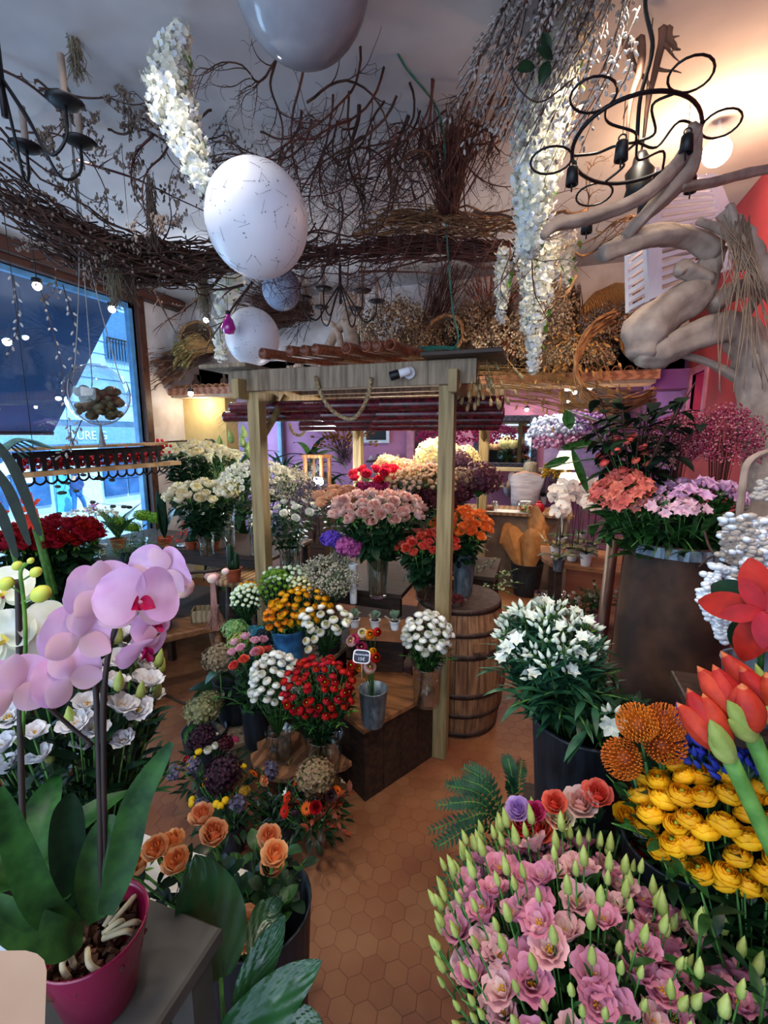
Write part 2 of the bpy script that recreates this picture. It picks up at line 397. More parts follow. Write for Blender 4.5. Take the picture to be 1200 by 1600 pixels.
# ledge over the opening to the back room
mb = MB(); box(mb, -4.6, .95, 4.85, 5.45, 2.545, 2.585, bev=.004); box(mb, -4.6, .95, 4.85, 4.88, 2.50, 2.545)
one('ledge_board', mb, mat('ledge_wood', 'a8735a', '80503a', scale=6, wave=4, stretch=(.5, 3, 3), rough=.6),
    'long wooden ledge board spanning the shop below the dried flowers', 'ledge')
mb = MB(); box(mb, -4.58, .93, 4.90, 5.24, 2.47, 2.543); one('ledge_soffit', mb, mat('cream_soffit', 'c8b6a0', 'b29c84', rough=.8), 'pale soffit board under the long ledge', 'board')
# beam at the top left, over the window
mb = MB(); box(mb, -4.59, -4.45, -1.5, 5.1, 3.56, 3.68, bev=.01); struct('trim_1', mb, mat('window_frame_wood', '4a281c'))
mb = MB(); box(mb, .95, 1.27, 5.2, 5.56, 2.44, 2.62); struct('trim_2', mb, wall_pu)
# ---- roof tiles along the ledge
tile = mat('roof_tile', '9a6a4a', '6b4028', scale=10, rough=.85, bump=.3)
mb = MB(); pr = []
for k in range(9): a = PI*k/8; pr.append((.045*math.cos(a), .045*math.sin(a)))
vs = []
for y, r in ((0, 1), (.28, .8)):
    for q in (1, .8):
        for x, z in pr: vs.append((x*r*q, y, z*r*q))
fs = []
for i in range(8):
    fs += [(i, i+1, 18+i+1, 18+i), (9+i, 18+9+i, 18+9+i+1, 9+i+1), (i, 9+i, 9+i+1, i+1), (18+i, 18+i+1, 27+i+1, 27+i)]
mb.add(vs, fs); tdat = mb.data('roof_tile', [tile])
for k in range(52):
    x = -4.5+k*.104
    o = link('roof_tile', tdat, M=T_((x, 4.87+random.uniform(-.01, .01), 2.586), random.uniform(-.04, .04)))
    L = 'half round clay roof tile on the ledge over the yellow wall, left of the pergola' if x < -2.6 else 'half round clay roof tile on the ledge under the dried flowers'
    tag(o, L, 'roof tile', 'roof tiles on the left of the ledge' if x < -2.6 else 'roof tiles under the dried flowers')

# ---------------------------------------------------------------- street outside the window
asph = mat('street_paving', 'a4b4c2', '90a2b2', scale=3, rough=.9)
mb = MB(); box(mb, -24, -4.8, -12, 26, -1.4, -1.3); struct('street', mb, asph)
mb = MB(); box(mb, -24, -17, -12, 26, -1.3, -1.18); struct('sidewalk', mb, mat('pale_sidewalk', 'c0ccd6', 'b0bec8', rough=.9))
def facade():
    t = thing('shop_building', 'pale blue stone building with shops across the street', 'building', (-19, 6, -1.2))
    def P(x0, x1, y0, y1, z0, z1, name, m):
        b = MB(); box(b, x0, x1, y0-6, y1-6, z0+1.2, z1+1.2); return obj(name, b, m, t)
    st = mat('pale_stone', 'a4c4d8', '8cb2ca', scale=2, rough=.9)
    b = MB(); box(b, 0, -.0-1, -14, 20, 0, 14); obj('wall', b, st, t)
    # courses
    b = MB()
    for k in range(16): box(b, .0, .05, -14, 20, 4.6+k*.55, 4.63+k*.55)
    obj('moulding', b, mat('pale_trim', 'a6c9e0', '92b6d0', rough=.8), t)
    P(.02, .35, -8, 26, 2.62, 3.0, 'cornice', mat('pale_trim', 'a6c9e0'))
    fas = P(.02, .2, -8, 26, 1.62, 2.36, 'shop_fascia', mat('grey_blue_fascia', '6f9cc2', '6592b8', rough=.7))
    sg = mat('cyan_letters', 'd8f6fa', 'c8eef4', rough=.6)
    text_mesh('TURE G', .52, 'lettering', sg, fas, Matrix.Translation((.23, 9.05, 3.16)) @ Matrix(((0, 0, 1, 0), (1, 0, 0, 0), (0, 1, 0, 0), (0, 0, 0, 1))), .01)
    dg = mat('shop_glass_dark', '34689c', '1f4474', scale=1.2, rough=.2)
    lg = mat('door_light', 'c8e6f2', 'b4d6e6', rough=.6)
    for y0, y1, mm in ((-8, -3.2, dg), (-2.6, 3, dg), (3.4, 8, dg), (8.4, 11.6, dg), (11.8, 13.2, dg), (15.7, 16.9, dg), (17, 18.3, dg)):
        w = P(.02, .1, y0, y1, -.8, 1.4, 'shop_window', mm)
    P(.03, .12, 14.2, 15.5, -1.2, 1.45, 'doorway', lg); P(.03, .12, 13.4, 14.05, -1.2, 1.45, 'door', mat('cyan_door', '58b4dc', '4aa4cc'))
    for y0, y1, z0 in ((-3, -1, 5.4), (4.5, 6.2, 5.4), (10.5, 12, 5.4), (16.4, 17.8, 5.4), (10.5, 12, 8.8), (16.4, 17.8, 8.8)):
        w = P(.02, .12, y0, y1, z0, z0+2.2, 'window', mat('upper_glass', '4a7aa4', '3c6a94', rough=.3))
        b = MB()
        for k in range(10): box(b, .2, .23, y0-6+(y1-y0)*k/9, y0-6+(y1-y0)*k/9+.03, z0+1.2, z0+2.1)
        box(b, .2, .24, y0-6, y1-6, z0+2.08, z0+2.14); obj('balcony_rail', b, iron, w)
    # burst stickers on the glass
    for y, z, r in ((17.3, .95, .42), (11.6, .75, .45)):
        b = MB(); n = 28; pts = [(.0, 0, 0)]
        for k in range(n):
            rr = r*(1 if k % 2 else .8); pts.append((0, rr*1.3*math.cos(2*PI*k/n), rr*.6*math.sin(2*PI*k/n)))
        b.add(pts, [(0, 1+k, 1+(k+1) % n) for k in range(n)], 0, None, False)
        obj('sticker', b, sg, t, (.14, y-6, z+1.2))
    for y, z in ((12.2, .5), (12.8, .95)):
        P(.11, .13, y, y+.35, z-.35, z+.2, 'poster', sg)
facade()
mb = MB()   # awning
vs = [(-4.82, -1.5, 3.50), (-4.82, 4.38, 3.50), (-6.1, 4.38, 2.02), (-6.1, -1.5, 2.02)]
mb.add(vs+[(x-.02, y, z-.02) for x, y, z in vs], [(0, 1, 2, 3), (7, 6, 5, 4), (0, 4, 5, 1), (1, 5, 6, 2), (2, 6, 7, 3), (3, 7, 4, 0)], 0, None, False)
aw = one('awning', mb, mat('navy_canvas', '2c4668', '243a58', scale=2, rough=.9), 'navy canvas awning sloping down outside the window', 'awning')
mb = MB(); tube(mb, [(-6.1, -1.5, 2.02), (-6.1, 4.38, 2.02)], .03, 8); obj('front_bar', mb, iron, aw)
def passer():
    p = atX(122, 800, -17.9); p.z = -1.18
    t = thing('person', 'person in a dark blue hooded coat walking past across the street', 'person', p)
    t.rotation_euler[2] = .2
    s = 1.02
    def skin(name, pts, edges, rad, m, lv=2):
        me = bpy.data.meshes.new(name); me.from_pydata(pts, edges, []); me.materials.append(m)
        o = link(name, me, t); o.modifiers.new('skin', 'SKIN'); me.skin_vertices or None
        for i, r in enumerate(rad): me.skin_vertices[0].data[i].radius = (r, r)
        me.skin_vertices[0].data[0].use_root = True
        sb = o.modifiers.new('sub', 'SUBSURF'); sb.levels = sb.render_levels = lv
        for q in me.polygons: q.use_smooth = True
        return o
    cl = mat('dark_blue_coat', '2c4a80', '24406e', rough=.9); je = mat('blue_jeans', '2f6aa8', '285c96', rough=.9); sk = mat('skin', 'c49a82', 'b88c74', rough=.6)
    body = skin('body', [(0, 0, .92), (0, 0, 1.15), (0, .02, 1.38), (0, .0, 1.52), (0, -.03, 1.66), (.0, .1, .9), (.05, .28, .5), (.0, .42, .12), (.0, .32, .03), (0, -.08, .9), (.0, -.12, .5), (0, -.18, .08), (0, -.3, .03)],
         [(0, 1), (1, 2), (2, 3), (3, 4), (0, 5), (5, 6), (6, 7), (7, 8), (0, 9), (9, 10), (10, 11), (11, 12)],
         [.15, .14, .17, .06, .1, .1, .075, .05, .045, .1, .075, .05, .045], sk)
    skin('coat', [(0, 0, .82), (0, 0, 1.1), (0, .02, 1.4), (0, .0, 1.52), (.12, .12, 1.4), (.18, .2, 1.15), (.1, .05, 1.0), (-.12, .1, 1.4), (-.2, .1, 1.1), (-.15, -.1, .95)],
         [(0, 1), (1, 2), (2, 3), (2, 4), (4, 5), (5, 6), (2, 7), (7, 8), (8, 9)], [.2, .2, .22, .1, .1, .08, .06, .1, .08, .06], cl)
    skin('trousers', [(0, 0, .9), (.0, .1, .88), (.05, .28, .5), (.0, .42, .14), (0, -.08, .88), (.0, -.12, .5), (0, -.18, .1)],
         [(0, 1), (1, 2), (2, 3), (0, 4), (4, 5), (5, 6)], [.16, .12, .09, .07, .12, .09, .07], je)
    b = MB(); ball(b, (0, .02, 1.67), .135, 12, 8, 0, None, (1, 1.05, 1.15)); obj('hood', b, cl, t)
passer()
# ---------------------------------------------------------------- flower heads (each: function (mb, r, z) + materials)
def merge(a, b, T=None, off=0):
    a.add(b.v, b.f, 0, T); k = len(b.f); a.m[-k:] = [m+off for m in b.m]; a.s[-k:] = b.s; return a
def f_rose(r, openn=1.0):
    b = MB(); h = r*1.35
    cup(b, 2, r*.2, h*1.02, 1.7, 0, .5, 0, 0, nu=3); cup(b, 3, r*.36, h*1.04, 1.25, .02, .25, .6, 0)
    cup(b, 4, r*.54, h*1.0, .95, .08*openn, .1, .2, 0); cup(b, 5, r*.70, h*.93, .85, .14*openn, .03, .9, 1, ruf=.03)
    cup(b, 5, r*.80, h*.76, .85, .30*openn, 0, .3, 1, ruf=.04)
    for k in range(5): petal(b, r*.7, r*.28, T_(rz=k*1.26, rx=-.3)@T_((0, r*.1, 0)), 2, -.5, 0, 'lance', 3, 2)
    return b
def f_ranun(r, center=True):
    b = MB(); h = r*1.15
    ball(b, (0, 0, h*.76), r*.15, 8, 4, 2, None, (1, 1, .7))
    for i, (R, hh) in enumerate(((.26, .88), (.42, .96), (.58, 1.0), (.74, .96), (.88, .86), (.98, .68))):
        cup(b, 5, r*R, h*hh, .95, 0, .30 if i < 5 else .16, i*.7, 0 if i < 3 else 1, nu=4, nv=3, tip=.2, hj=.04, sq=.5)
    return b
def f_lis(r):
    b = MB(); h = r*1.05
    cup(b, 4, r*.3, h*.9, .95, .25, 0, .3, 1, ruf=.12, nv=6); cup(b, 5, r*.48, h*1.0, .85, .5, 0, .1, 0, ruf=.1, nu=5, nv=6)
    cup(b, 5, r*.55, h*.9, .85, .85, 0, .8, 0, ruf=.12, nu=5, nv=6)
    lathe(b, [(r*.05, h*.1), (r*.09, h*.5), (.0001, h*.62)], 6, 2)
    for k in range(5): ball(b, (r*.15*math.cos(k*1.26), r*.15*math.sin(k*1.26), h*.55), r*.06, 5, 3, 2)
    for k in range(5): petal(b, r*.8, r*.1, T_(rz=k*1.26, rx=.5), 3, .1, 0, 'lance', 3, 1)
    return b
def f_spbud(r, twist=1):       # pointed twisted bud, 1.0 = length
    b = MB(); n = 8; prof = [(.04, 0), (.17, .08), (.21, .28), (.18, .52), (.10, .78), (.0, 1.0)]; vs = []; fs = []
    for i, (q, z) in enumerate(prof):
        for k in range(n):
            a = 2*PI*k/n+z*1.4*twist; rr = q*(1+.1*(k % 2)); vs.append((rr*r*math.cos(a), rr*r*math.sin(a), z*r))
    for i in range(len(prof)-1):
        for k in range(n): fs.append((i*n+k, i*n+(k+1) % n, (i+1)*n+(k+1) % n, (i+1)*n+k))
    b.add(vs, fs, 0)
    for k in range(4): petal(b, r*.45, r*.07, T_(rz=k*1.57, rx=1.0), 1, .3, 0, 'lance', 2, 1)
    return b
def f_daisy(r, rows=2, n=16, cz=.25):
    b = MB()
    for q in range(rows):
        for k in range(n): petal(b, r*(1-.22*q), r*3.0/n*1.5, T_((0, 0, r*.06*q), rz=2*PI*(k+.5*q)/n, rx=.18+.25*q), 0, -.3, .1, 'strap', 3, 2)
    ball(b, (0, 0, r*.08), r*cz, 10, 5, 1, None, (1, 1, .5)); return b
def f_pom(r, n=46):
    b = MB(); ball(b, (0, 0, r*.55), r*.8, 8, 6, 0, None, (1, 1, .72)); ga = 2.39996
    for i in range(n):
        z = 1-1.5*(i+.5)/n; q = math.sqrt(max(0, 1-z*z)); a = ga*i
        ax = Vector((q*math.cos(a), q*math.sin(a), z)); petal(b, r*.42, r*.32, aim((ax.x*r*.62, ax.y*r*.62, r*.55+ax.z*r*.46), ax, a)@T_(rx=.95), 0, .6, .3, 'oval', 2, 2)
    return b
def f_button(r):
    b = MB(); ball(b, (0, 0, r*.6), r, 10, 6, 0, None, (1, 1, .75))
    for k in range(10): petal(b, r*.7, r*.5, T_((0, 0, r*.15), rz=k*.628)@T_((0, r*.45, 0), rx=.5), 0, .5, .2, 'oval', 2, 2)
    disk(b, r*.3, r*1.35+.0004, 8, 1); return b
def f_protea(r):
    b = MB(); ball(b, (0, 0, r*.65), r*.48, 12, 8, 1); ga = 2.39996; n = 200
    for i in range(n):
        z = 1-1.55*(i+.5)/n; q = math.sqrt(max(0, 1-z*z)); a = ga*i; d = Vector((q*math.cos(a), q*math.sin(a), z))
        p = Vector((0, 0, r*.65)); u = Vector((0, 0, 1)); e = p+d*r*.98+u*r*.15*(1-z)
        e2 = e+(u*.55+d*.05)*r*.30
        tube(b, [p+d*r*.45, p+d*r*.8, e, e2], [r*.016, r*.018, r*.018, r*.036], 4, 0)
    return b
def f_hyd(r, n=80, ps=.17, flat=.8):
    n = int(n*1.6); ps *= .8; b = MB(); ball(b, (0, 0, r*.5), r*.72, 10, 7, 0, None, (1, 1, flat)); ga = 2.39996
    for i in range(n):
        z = 1-1.65*(i+.5)/n; q = math.sqrt(max(0, 1-z*z)); a = ga*i+random.uniform(-.1, .1); ax = Vector((q*math.cos(a), q*math.sin(a), z+random.uniform(-.1, .1))).normalized()
        rr = r*random.uniform(.82, 1.0); T = aim((ax.x*rr, ax.y*rr, r*.5+ax.z*rr*flat), ax, random.uniform(0, 6)); s = r*ps*random.uniform(.85, 1.2)
        mi = random.choice((0, 0, 1))
        for k in range(4): petal(b, s, s*.95, T@T_(rz=k*PI/2, rx=random.uniform(.1, .95)), mi, -.3, .15, 'wide', 2, 2)
    return b
def f_open6(r, mi=0, n=6, w=.5, tilt=.9, mi2=1):
    b = MB()
    for k in range(n): petal(b, r*1.3, r*w, T_(rz=2*PI*k/n, rx=tilt), mi if k % 2 else mi2, -.8, .35, 'oval' if w > .7 else 'paddle' if k % 2 else 'lance', 4, 2)
    return b
def f_alst(r, openr=.5, nb=6, mi_b=0, sp=.75):  # cluster of trumpet flowers and buds
    b = MB()
    for k in range(nb):
        a = 2*PI*k/nb+random.uniform(-.2, .2); ax = Vector((math.cos(a)*sp, math.sin(a)*sp, 1)).normalized(); p = ax*r*.55
        tube(b, [(0, 0, 0), tuple(p)], r*.03, 4, 3)
        if random.random() < openr: merge(b, f_open6(r*.46, 0, 6, .85, random.uniform(.7, 1.0)), aim(p, ax, k))
        else: 
            m = f_spbud(r*.55, .2); m.m = [0 if x == 0 else 3 for x in m.m]; merge(b, m, aim(p, ax, k))
    for k in range(6): petal(b, r*.9, r*.2, T_(rz=k*1.05+.4, rx=.3), 2, -.5, .1, 'lance', 4, 2)
    return b
def f_calla(r):
    b = MB(); vs = []; fs = []; nu, nv = 8, 14
    for i in range(nu+1):
        u = i/nu; rad = r*(.12+.25*u+.6*u**4)
        for j in range(nv+1):
            a = j/nv*2*PI*1.08; tip = math.cos(a/1.08-PI)*.5+.5
            vs.append((rad*math.cos(a)*(1+.5*tip*u**3), rad*math.sin(a), r*2.2*u*(.82+.18*tip)+(-.5*r*u**6*tip)))
    for i in range(nu):
        for j in range(nv): k = i*(nv+1)+j; fs.append((k, k+1, k+nv+2, k+nv+1))
    b.add(vs, fs, 0); tube(b, [(0, 0, r*.6), (0, 0, r*1.8)], [r*.09, r*.06], 6, 1); return b
def f_celosia(r):
    b = MB(); n = 48; vs = []; fs = []
    for i in range(9):
        u = i/8; 
        for k in range(n):
            a = 2*PI*k/n; rr = r*math.sin(.25+u*2.7)**.7*(1+.24*math.sin(a*8+u*9)+.10*math.sin(a*3-u*9)); vs.append((rr*math.cos(a)*1.2, rr*math.sin(a)*.8, r*1.3*u+r*.06*math.sin(a*9)))
    for i in range(8):
        for k in range(n): fs.append((i*n+k, i*n+(k+1) % n, (i+1)*n+(k+1) % n, (i+1)*n+k))
    fs.append(tuple(range(8*n, 9*n))); b.add(vs, fs, 0); return b
def f_spray(r, n=14, br=.16, kind='ball', w=1.0):   # open spray of small round buds on thin stalks
    b = MB()
    for k in range(n):
        q = math.sqrt((k+.5)/n); a = k*2.39996; p = Vector((q*w*math.cos(a)*r, q*w*math.sin(a)*r, r*(1.1-.5*q*q)+random.uniform(-.12, .12)*r))
        tube(b, [(0, 0, 0), tuple(p)], r*.018, 3, 2, cap=False)
        if kind == 'ball': ball(b, p, r*br*random.uniform(.8, 1.2), 6, 4, random.choice((0, 0, 1)))
        elif kind == 'rose':
            m = MB(); cup(m, 3, r*br*.6, r*br*1.8, 1.2, 0, .3, 0, 0, nu=3, nv=3); cup(m, 4, r*br, r*br*1.5, .9, .3, 0, .5, 1, nu=3, nv=3); merge(b, m, aim(p, p, k))
        else: octa(b, p, r*br*random.uniform(.7, 1.3), random.choice((0, 0, 1)))
    return b
def stemmesh(L, nl=6, ls=.06, lw=.5, rng=.25, rs=.0025, prof='oval', gap=.03, tilt=.9, bend=-.5, fold=.15, seed=0, triple=False, nu=4, nv=2):
    st = random.getstate(); random.seed(seed+int(L*1000)); b = MB(); tube(b, [(0, 0, 0), (0, 0, L*.5), (0, 0, L)], rs, 5, 0)
    for i in range(nl):
        z = L-gap-rng*(i+random.random()*.5)/max(1, nl); a = i*2.39996+random.random(); s = ls*random.uniform(.75, 1.25)
        if triple:
            tube(b, [(0, 0, z), (math.cos(a+PI/2)*s*.9, math.sin(a+PI/2)*s*.9, z+s*.4)], rs*.5, 3, 0, cap=False)
            for q, da in ((.9, 0), (.55, .9), (.55, -.9)):
                petal(b, s*.8, s*lw, T_((-math.sin(a)*s*q, math.cos(a)*s*q, z+s*.4*q), rz=a+da, rx=tilt*.4), 1, bend, 0, 'oval', 3, 2, fold=.15)
        else:
            petal(b, s, s*lw, T_((0, 0, z), rz=a, rx=tilt+random.uniform(-.3, .3)), 1, bend, 0, prof, nu, nv, fold=fold)
    random.setstate(st); return b

def bunch(name, label, cat, group, heads, stem, smats, Cp, R, H, n, drop, jit=.12, parts=True, low=-.25, cutoff=.45, top=1.0, bloomname='bloom', spread=1.0, base=None, lean=None, stemname='stem', seed=1):
    """heads: list of (MB, mats[, label, category-label]) ; each flower gets its own stem and stands in the same vessel"""
    random.seed(seed*31+n)
    base = Vector(base) if base is not None else Vector(Cp)-Vector((0, 0, drop)); Cp = Vector(Cp)
    vd = (Cp-CAM).normalized(); Lr = drop+H*.5
    smesh = [stem(Lr, seed=q) for q in range(2)]
    sdat = [m.data('stem', smats) for m in smesh] if parts else None
    hd = []
    for h in heads:
        if parts: hd.append(h[0].data(bloomname, h[1]))
        else:
            row = []
            for m in smesh:
                q = MB(); merge(q, m); merge(q, h[0], T_((0, 0, Lr)), len(smats)); row.append(q.data(name, list(smats)+list(h[1])))
            hd.append(row)
    kept = []; N = n; tries = 0
    while tries < 6:
        kept = []
        for i in range(N):
            z = top-(top-low)*(i+.5)/N; q = math.sqrt(max(0, 1-z*z)); a = 2.39996*i
            o = Vector((R*q*math.cos(a), R*q*math.sin(a), H*z)); 
            nrm = Vector((q*math.cos(a), q*math.sin(a), z))
            if nrm.dot(vd) > cutoff: continue
            kept.append(Cp+o+Vector([random.uniform(-jit, jit)*R for _ in range(3)])*.5)
        if len(kept) >= n: break
        N = int(N*1.12)+1; tries += 1
    for i, p in enumerate(kept[:n]):
        ax = p-base; L = ax.length; k = random.randrange(len(heads)); h = heads[k]
        if lean is not None: ax = ax+Vector(lean)*L
        sc = L/Lr; q = random.randrange(2); spin = random.uniform(0, 6.28); s = random.uniform(.88, 1.1)
        lb = h[2] if len(h) > 2 else label; gr = group if len(h) < 3 else h[2]
        if parts:
            o = thing(name if len(h) < 4 else h[3], lb, cat, group=gr, M=aim(base, ax, spin))
            link(stemname, sdat[q], o, M=Matrix.Diagonal((1, 1, sc, 1)))
            link(bloomname, hd[k], o, M=T_((0, 0, L-.002), rx=random.uniform(-.35, .35), ry=random.uniform(-.35, .35), sc=s))
        else:
            o = link(name if len(h) < 4 else h[3], hd[k][q], M=aim(base, ax, spin)@Matrix.Diagonal((sc, sc, sc, 1))); tag(o, lb, cat, gr)
def vase(label, x, y, z0, r0, r1, h, m=None, water=.55, name='glass_vase', cat='vase', n=28, wob=0, t=.004, lip=.003):
    gl = m is None
    b = MB(); lathe(b, hollow(r0, r1, h, t, lip), n, wob=wob)
    if not gl: return one(name, b, m, label, cat, loc=(x, y, z0))
    o = thing(name, label, cat, (x, y, z0)); obj('body', b, glass_m, o)
    b = MB(); rw = r0+(r1-r0)*water*.9-.003; lathe(b, [(r0-.007, .024), (rw-.004, h*water)], n); obj('water', b, water_m, o)
    return o
def foliage(name, label, cat, p, L, nst, nl, ls, lw, prof, mats, spread=.35, rs=.003, tilt=.7, bend=-.8, fold=.1, kind=None, seed=3, curve=.15, group=None, parent=None, M=None, nu=5):
    """a leafy plant: several stems from one point"""
    random.seed(seed); b = MB()
    for i in range(nst):
        a = i*2.39996; q = spread*math.sqrt((i+.5)/nst); tip = Vector((math.cos(a)*q, math.sin(a)*q, 1-.3*q)).normalized()*L*random.uniform(.75, 1.1)
        pts = smoothpts([(0, 0, 0), tuple(tip*.5+Vector((0, 0, curve*L*.3))), tuple(tip)], 4); tube(b, pts, [rs]*(len(pts)-1)+[rs*.5], 4, 0)
        for j in range(nl):
            u = .25+.75*(j+random.random())/nl; k = min(int(u*(len(pts)-1)), len(pts)-2); pp = pts[k]
            s = ls*random.uniform(.7, 1.2); petal(b, s, s*lw, T_(tuple(pp), rz=random.uniform(0, 6.28), rx=tilt+random.uniform(-.5, .4)), 1 if random.random() < .6 else 2, bend, .05, prof, nu, 2, fold=fold)
    if len(mats) < 3: mats = list(mats)+[mats[1]]
    if parent: return obj(name, b, mats, parent, M=M if M is not None else T_(p))
    return one(name, b, mats, label, cat, group, loc=p)
def cloud(name, label, cat, p, R, H, n, r, mats, drop=.2, nst=24, kind='octa', stemr=.0012, group=None, seed=5, flat=1, asp=1.0):
    """a cloud of tiny blossoms on fine stalks, one bunch tied together"""
    random.seed(seed); b = MB()
    for i in range(nst):
        z = random.uniform(-.1, 1); q = math.sqrt(1-z*z)*random.uniform(.5, 1); a = random.uniform(0, 6.28)
        tube(b, [(0, 0, -drop), (R*q*math.cos(a)*.4, R*q*math.sin(a)*.4, H*z*.3), (R*q*math.cos(a)*.95, R*q*math.sin(a)*.95, H*z*.9)], stemr, 3, 0, cap=False)
    for i in range(n):
        z = random.uniform(-.45, 1); q = math.sqrt(1-z*z); a = random.uniform(0, 6.28); rr = random.uniform(.55, 1.03)**.5*(1+.09*math.sin(a*5+z*7))
        octa(b, (R*q*math.cos(a)*rr, R*q*math.sin(a)*rr, H*z*rr), r*random.uniform(.6, 1.3), random.choice(range(1, len(mats))), asp)
    return one(name, b, mats, label, cat, group, loc=p)

# ---------------------------------------------------------------- furniture and pergola
def prism(mb, poly, z0, z1, mi=0):
    n = len(poly); vs = [(x, y, z0) for x, y in poly]+[(x, y, z1) for x, y in poly]
    return mb.add(vs, [tuple(range(n))[::-1], tuple(range(n, 2*n))]+[(i, (i+1) % n, n+(i+1) % n, n+i) for i in range(n)], mi, None, False)
def table(name, label, x0, x1, y0, y1, h, m, th=.035, leg=.05, cat='table', shelf=None):
    t = thing(name, label, cat, ((x0+x1)/2, (y0+y1)/2, 0)); w = (x1-x0)/2; d = (y1-y0)/2
    b = MB(); box(b, -w, w, -d, d, h-th, h, bev=.005); obj('tabletop', b, m, t)
    for sx in (-1, 1):
        for sy in (-1, 1):
            b = MB(); cx = sx*(w-leg*.8); cy = sy*(d-leg*.8); box(b, cx-leg/2, cx+leg/2, cy-leg/2, cy+leg/2, 0, h-th, bev=.003); obj('leg', b, m, t)
    b = MB(); box(b, -w+leg, w-leg, -d+leg*.5, -d+leg*.9, h-th-.09, h-th); obj('apron', b, m, t)
    if shelf:
        b = MB(); box(b, -w+.02, w-.02, -d+.02, d-.02, shelf-.02, shelf); obj('shelf', b, m, t)
    return t
def crate(name, label, poly, h, m, slab=None, th=.03, over=.02, cat='crate'):
    cx = sum(p[0] for p in poly)/len(poly); cy = sum(p[1] for p in poly)/len(poly); t = thing(name, label, cat, (cx, cy, 0))
    n = len(poly); L = [(x-cx, y-cy) for x, y in poly]
    for i in range(n):
        a = Vector((*L[i], 0)); c = Vector((*L[(i+1) % n], 0)); d = (c-a).normalized(); nn = Vector((d.y, -d.x, 0))
        b = MB(); vs = []; k = max(1, round(h/.16))
        nb = max(1, int((c-a).length/.13)); 
        for q in range(nb):
            s0 = a+(c-a)*(q/nb)+d*.002; s1 = a+(c-a)*((q+1)/nb)-d*.002; prism(b, [(s0.x, s0.y), (s1.x, s1.y), (s1.x-nn.x*.018, s1.y-nn.y*.018), (s0.x-nn.x*.018, s0.y-nn.y*.018)], 0, h-th)
        obj('side_panel', b, m, t)
    b = MB(); f = 1+over/.25; prism(b, [(x*f, y*f) for x, y in L], h-th, h); o = obj('top_board', b, slab or m, t, bev=.004)
    return t
# pergola
PX0, PX1, PY0, PY1 = -1.76, -.52, 2.60, 4.32
def pergola():
    t = thing('pergola', 'weathered wooden pergola standing over the central flower display', 'pergola', ((PX0+PX1)/2, (PY0+PY1)/2, 0))
    ox, oy = (PX0+PX1)/2, (PY0+PY1)/2
    for x, y in ((PX0, PY0), (PX1, PY0), (PX0, PY1), (PX1, PY1)):
        b = MB(); box(b, x-ox-.042, x-ox+.042, y-oy-.042, y-oy+.042, 0, 2.27, bev=.004)
        obj('post', b, wood_pine, t)
    for y, z in ((PY0-.06, 2.27), (PY1+.02, 2.27)):
        b = MB(); box(b, PX0-ox-.16, PX1-ox+.16, y-oy, y-oy+.04, z, z+.13, bev=.004); obj('beam', b, wood_grey, t)
    for x in (PX0-.07, PX1+.03):
        b = MB(); box(b, x-ox, x-ox+.045, PY0-oy-.15, PY1-oy+.15, 2.22, 2.34, bev=.004); obj('side_beam', b, wood_pine, t)
    for k in range(5):
        y = PY0+.28+k*.33; b = MB(); box(b, PX0-ox-.05, PX1-ox+.05, y-oy, y-oy+.04, 2.30, 2.40, bev=.003); obj('rafter', b, wood_grey, t)
    for x, d in ((PX0, 1), (PX1, -1)):
        for y in (PY0, PY1):
            if y == PY0 and d == -1: continue
            b = MB(); tube(b, [(x-ox+d*(.0), y-oy+.0, 1.94), (x-ox+d*.02, y-oy+(.33 if y == PY0 else -.33), 2.26)], .032, 4); obj('brace', b, wood_pine, t)
    b = MB()
    for k in range(12): x = PX0-.16+k*(PX1-PX0+.2)/11.; 
    for x, w in ((PX0-.30, .34), (PX1-.12, .42)):
        b = MB(); box(b, x-ox, x-ox+w, PY0-oy-.16, PY0-oy+.16, 2.405, 2.43, bev=.004); obj('roof_plank', b, wood_dark if x > PX0 else wood_grey, t)
    return t
pergola()
# bamboo canes lying over the pergola roof (open cut ends forward)
def cane(L, r, nodes, m, name, label, M, group, ends=None):
    prof = []; z = 0; k = nodes
    for i in range(k+1):
        z = L*i/k
        if i: prof += [(r*.97, z-.012), (r*1.07, z-.004)]
        if i < k: prof += [(r*1.07, z+.004) if i else (r, 0), (r*.97, z+.015)]
    prof = [(r*.78, .12), (r*.78, 0), (r, 0)]+prof[1:]+[(r*.78, L), (r*.78, L-.12)]
    b = MB(); lathe(b, prof, 14); o = one(name, b, m, label, 'bamboo', group, M=M)
    return o
xs = [(410, 568, .075, .5), (452, 562, .2, .3), (475, 562, .05, .6), (492, 566, .35, .2), (541, 560, -.1, .5), (571, 564, .1, .6), (588, 564, .2, .7), (609, 562, -.3, .8)]
for i, (px, py, dx, ry) in enumerate(xs):
    a = atY(px, py, 2.50); 
    d = Vector((dx+.35, 1.5, .05)).normalized()
    a.z = 2.45+(.035 if i % 2 == 0 else .038)
    cane(1.15+.1*(i % 3), .033, 4, bamboo_m, 'bamboo_cane', 'reddish brown bamboo cane with an open cut end on the pergola roof', Matrix.Translation(a)@Vector(d).to_track_quat('Z', 'Y').to_matrix().to_4x4(), 'bamboo canes on the pergola roof')
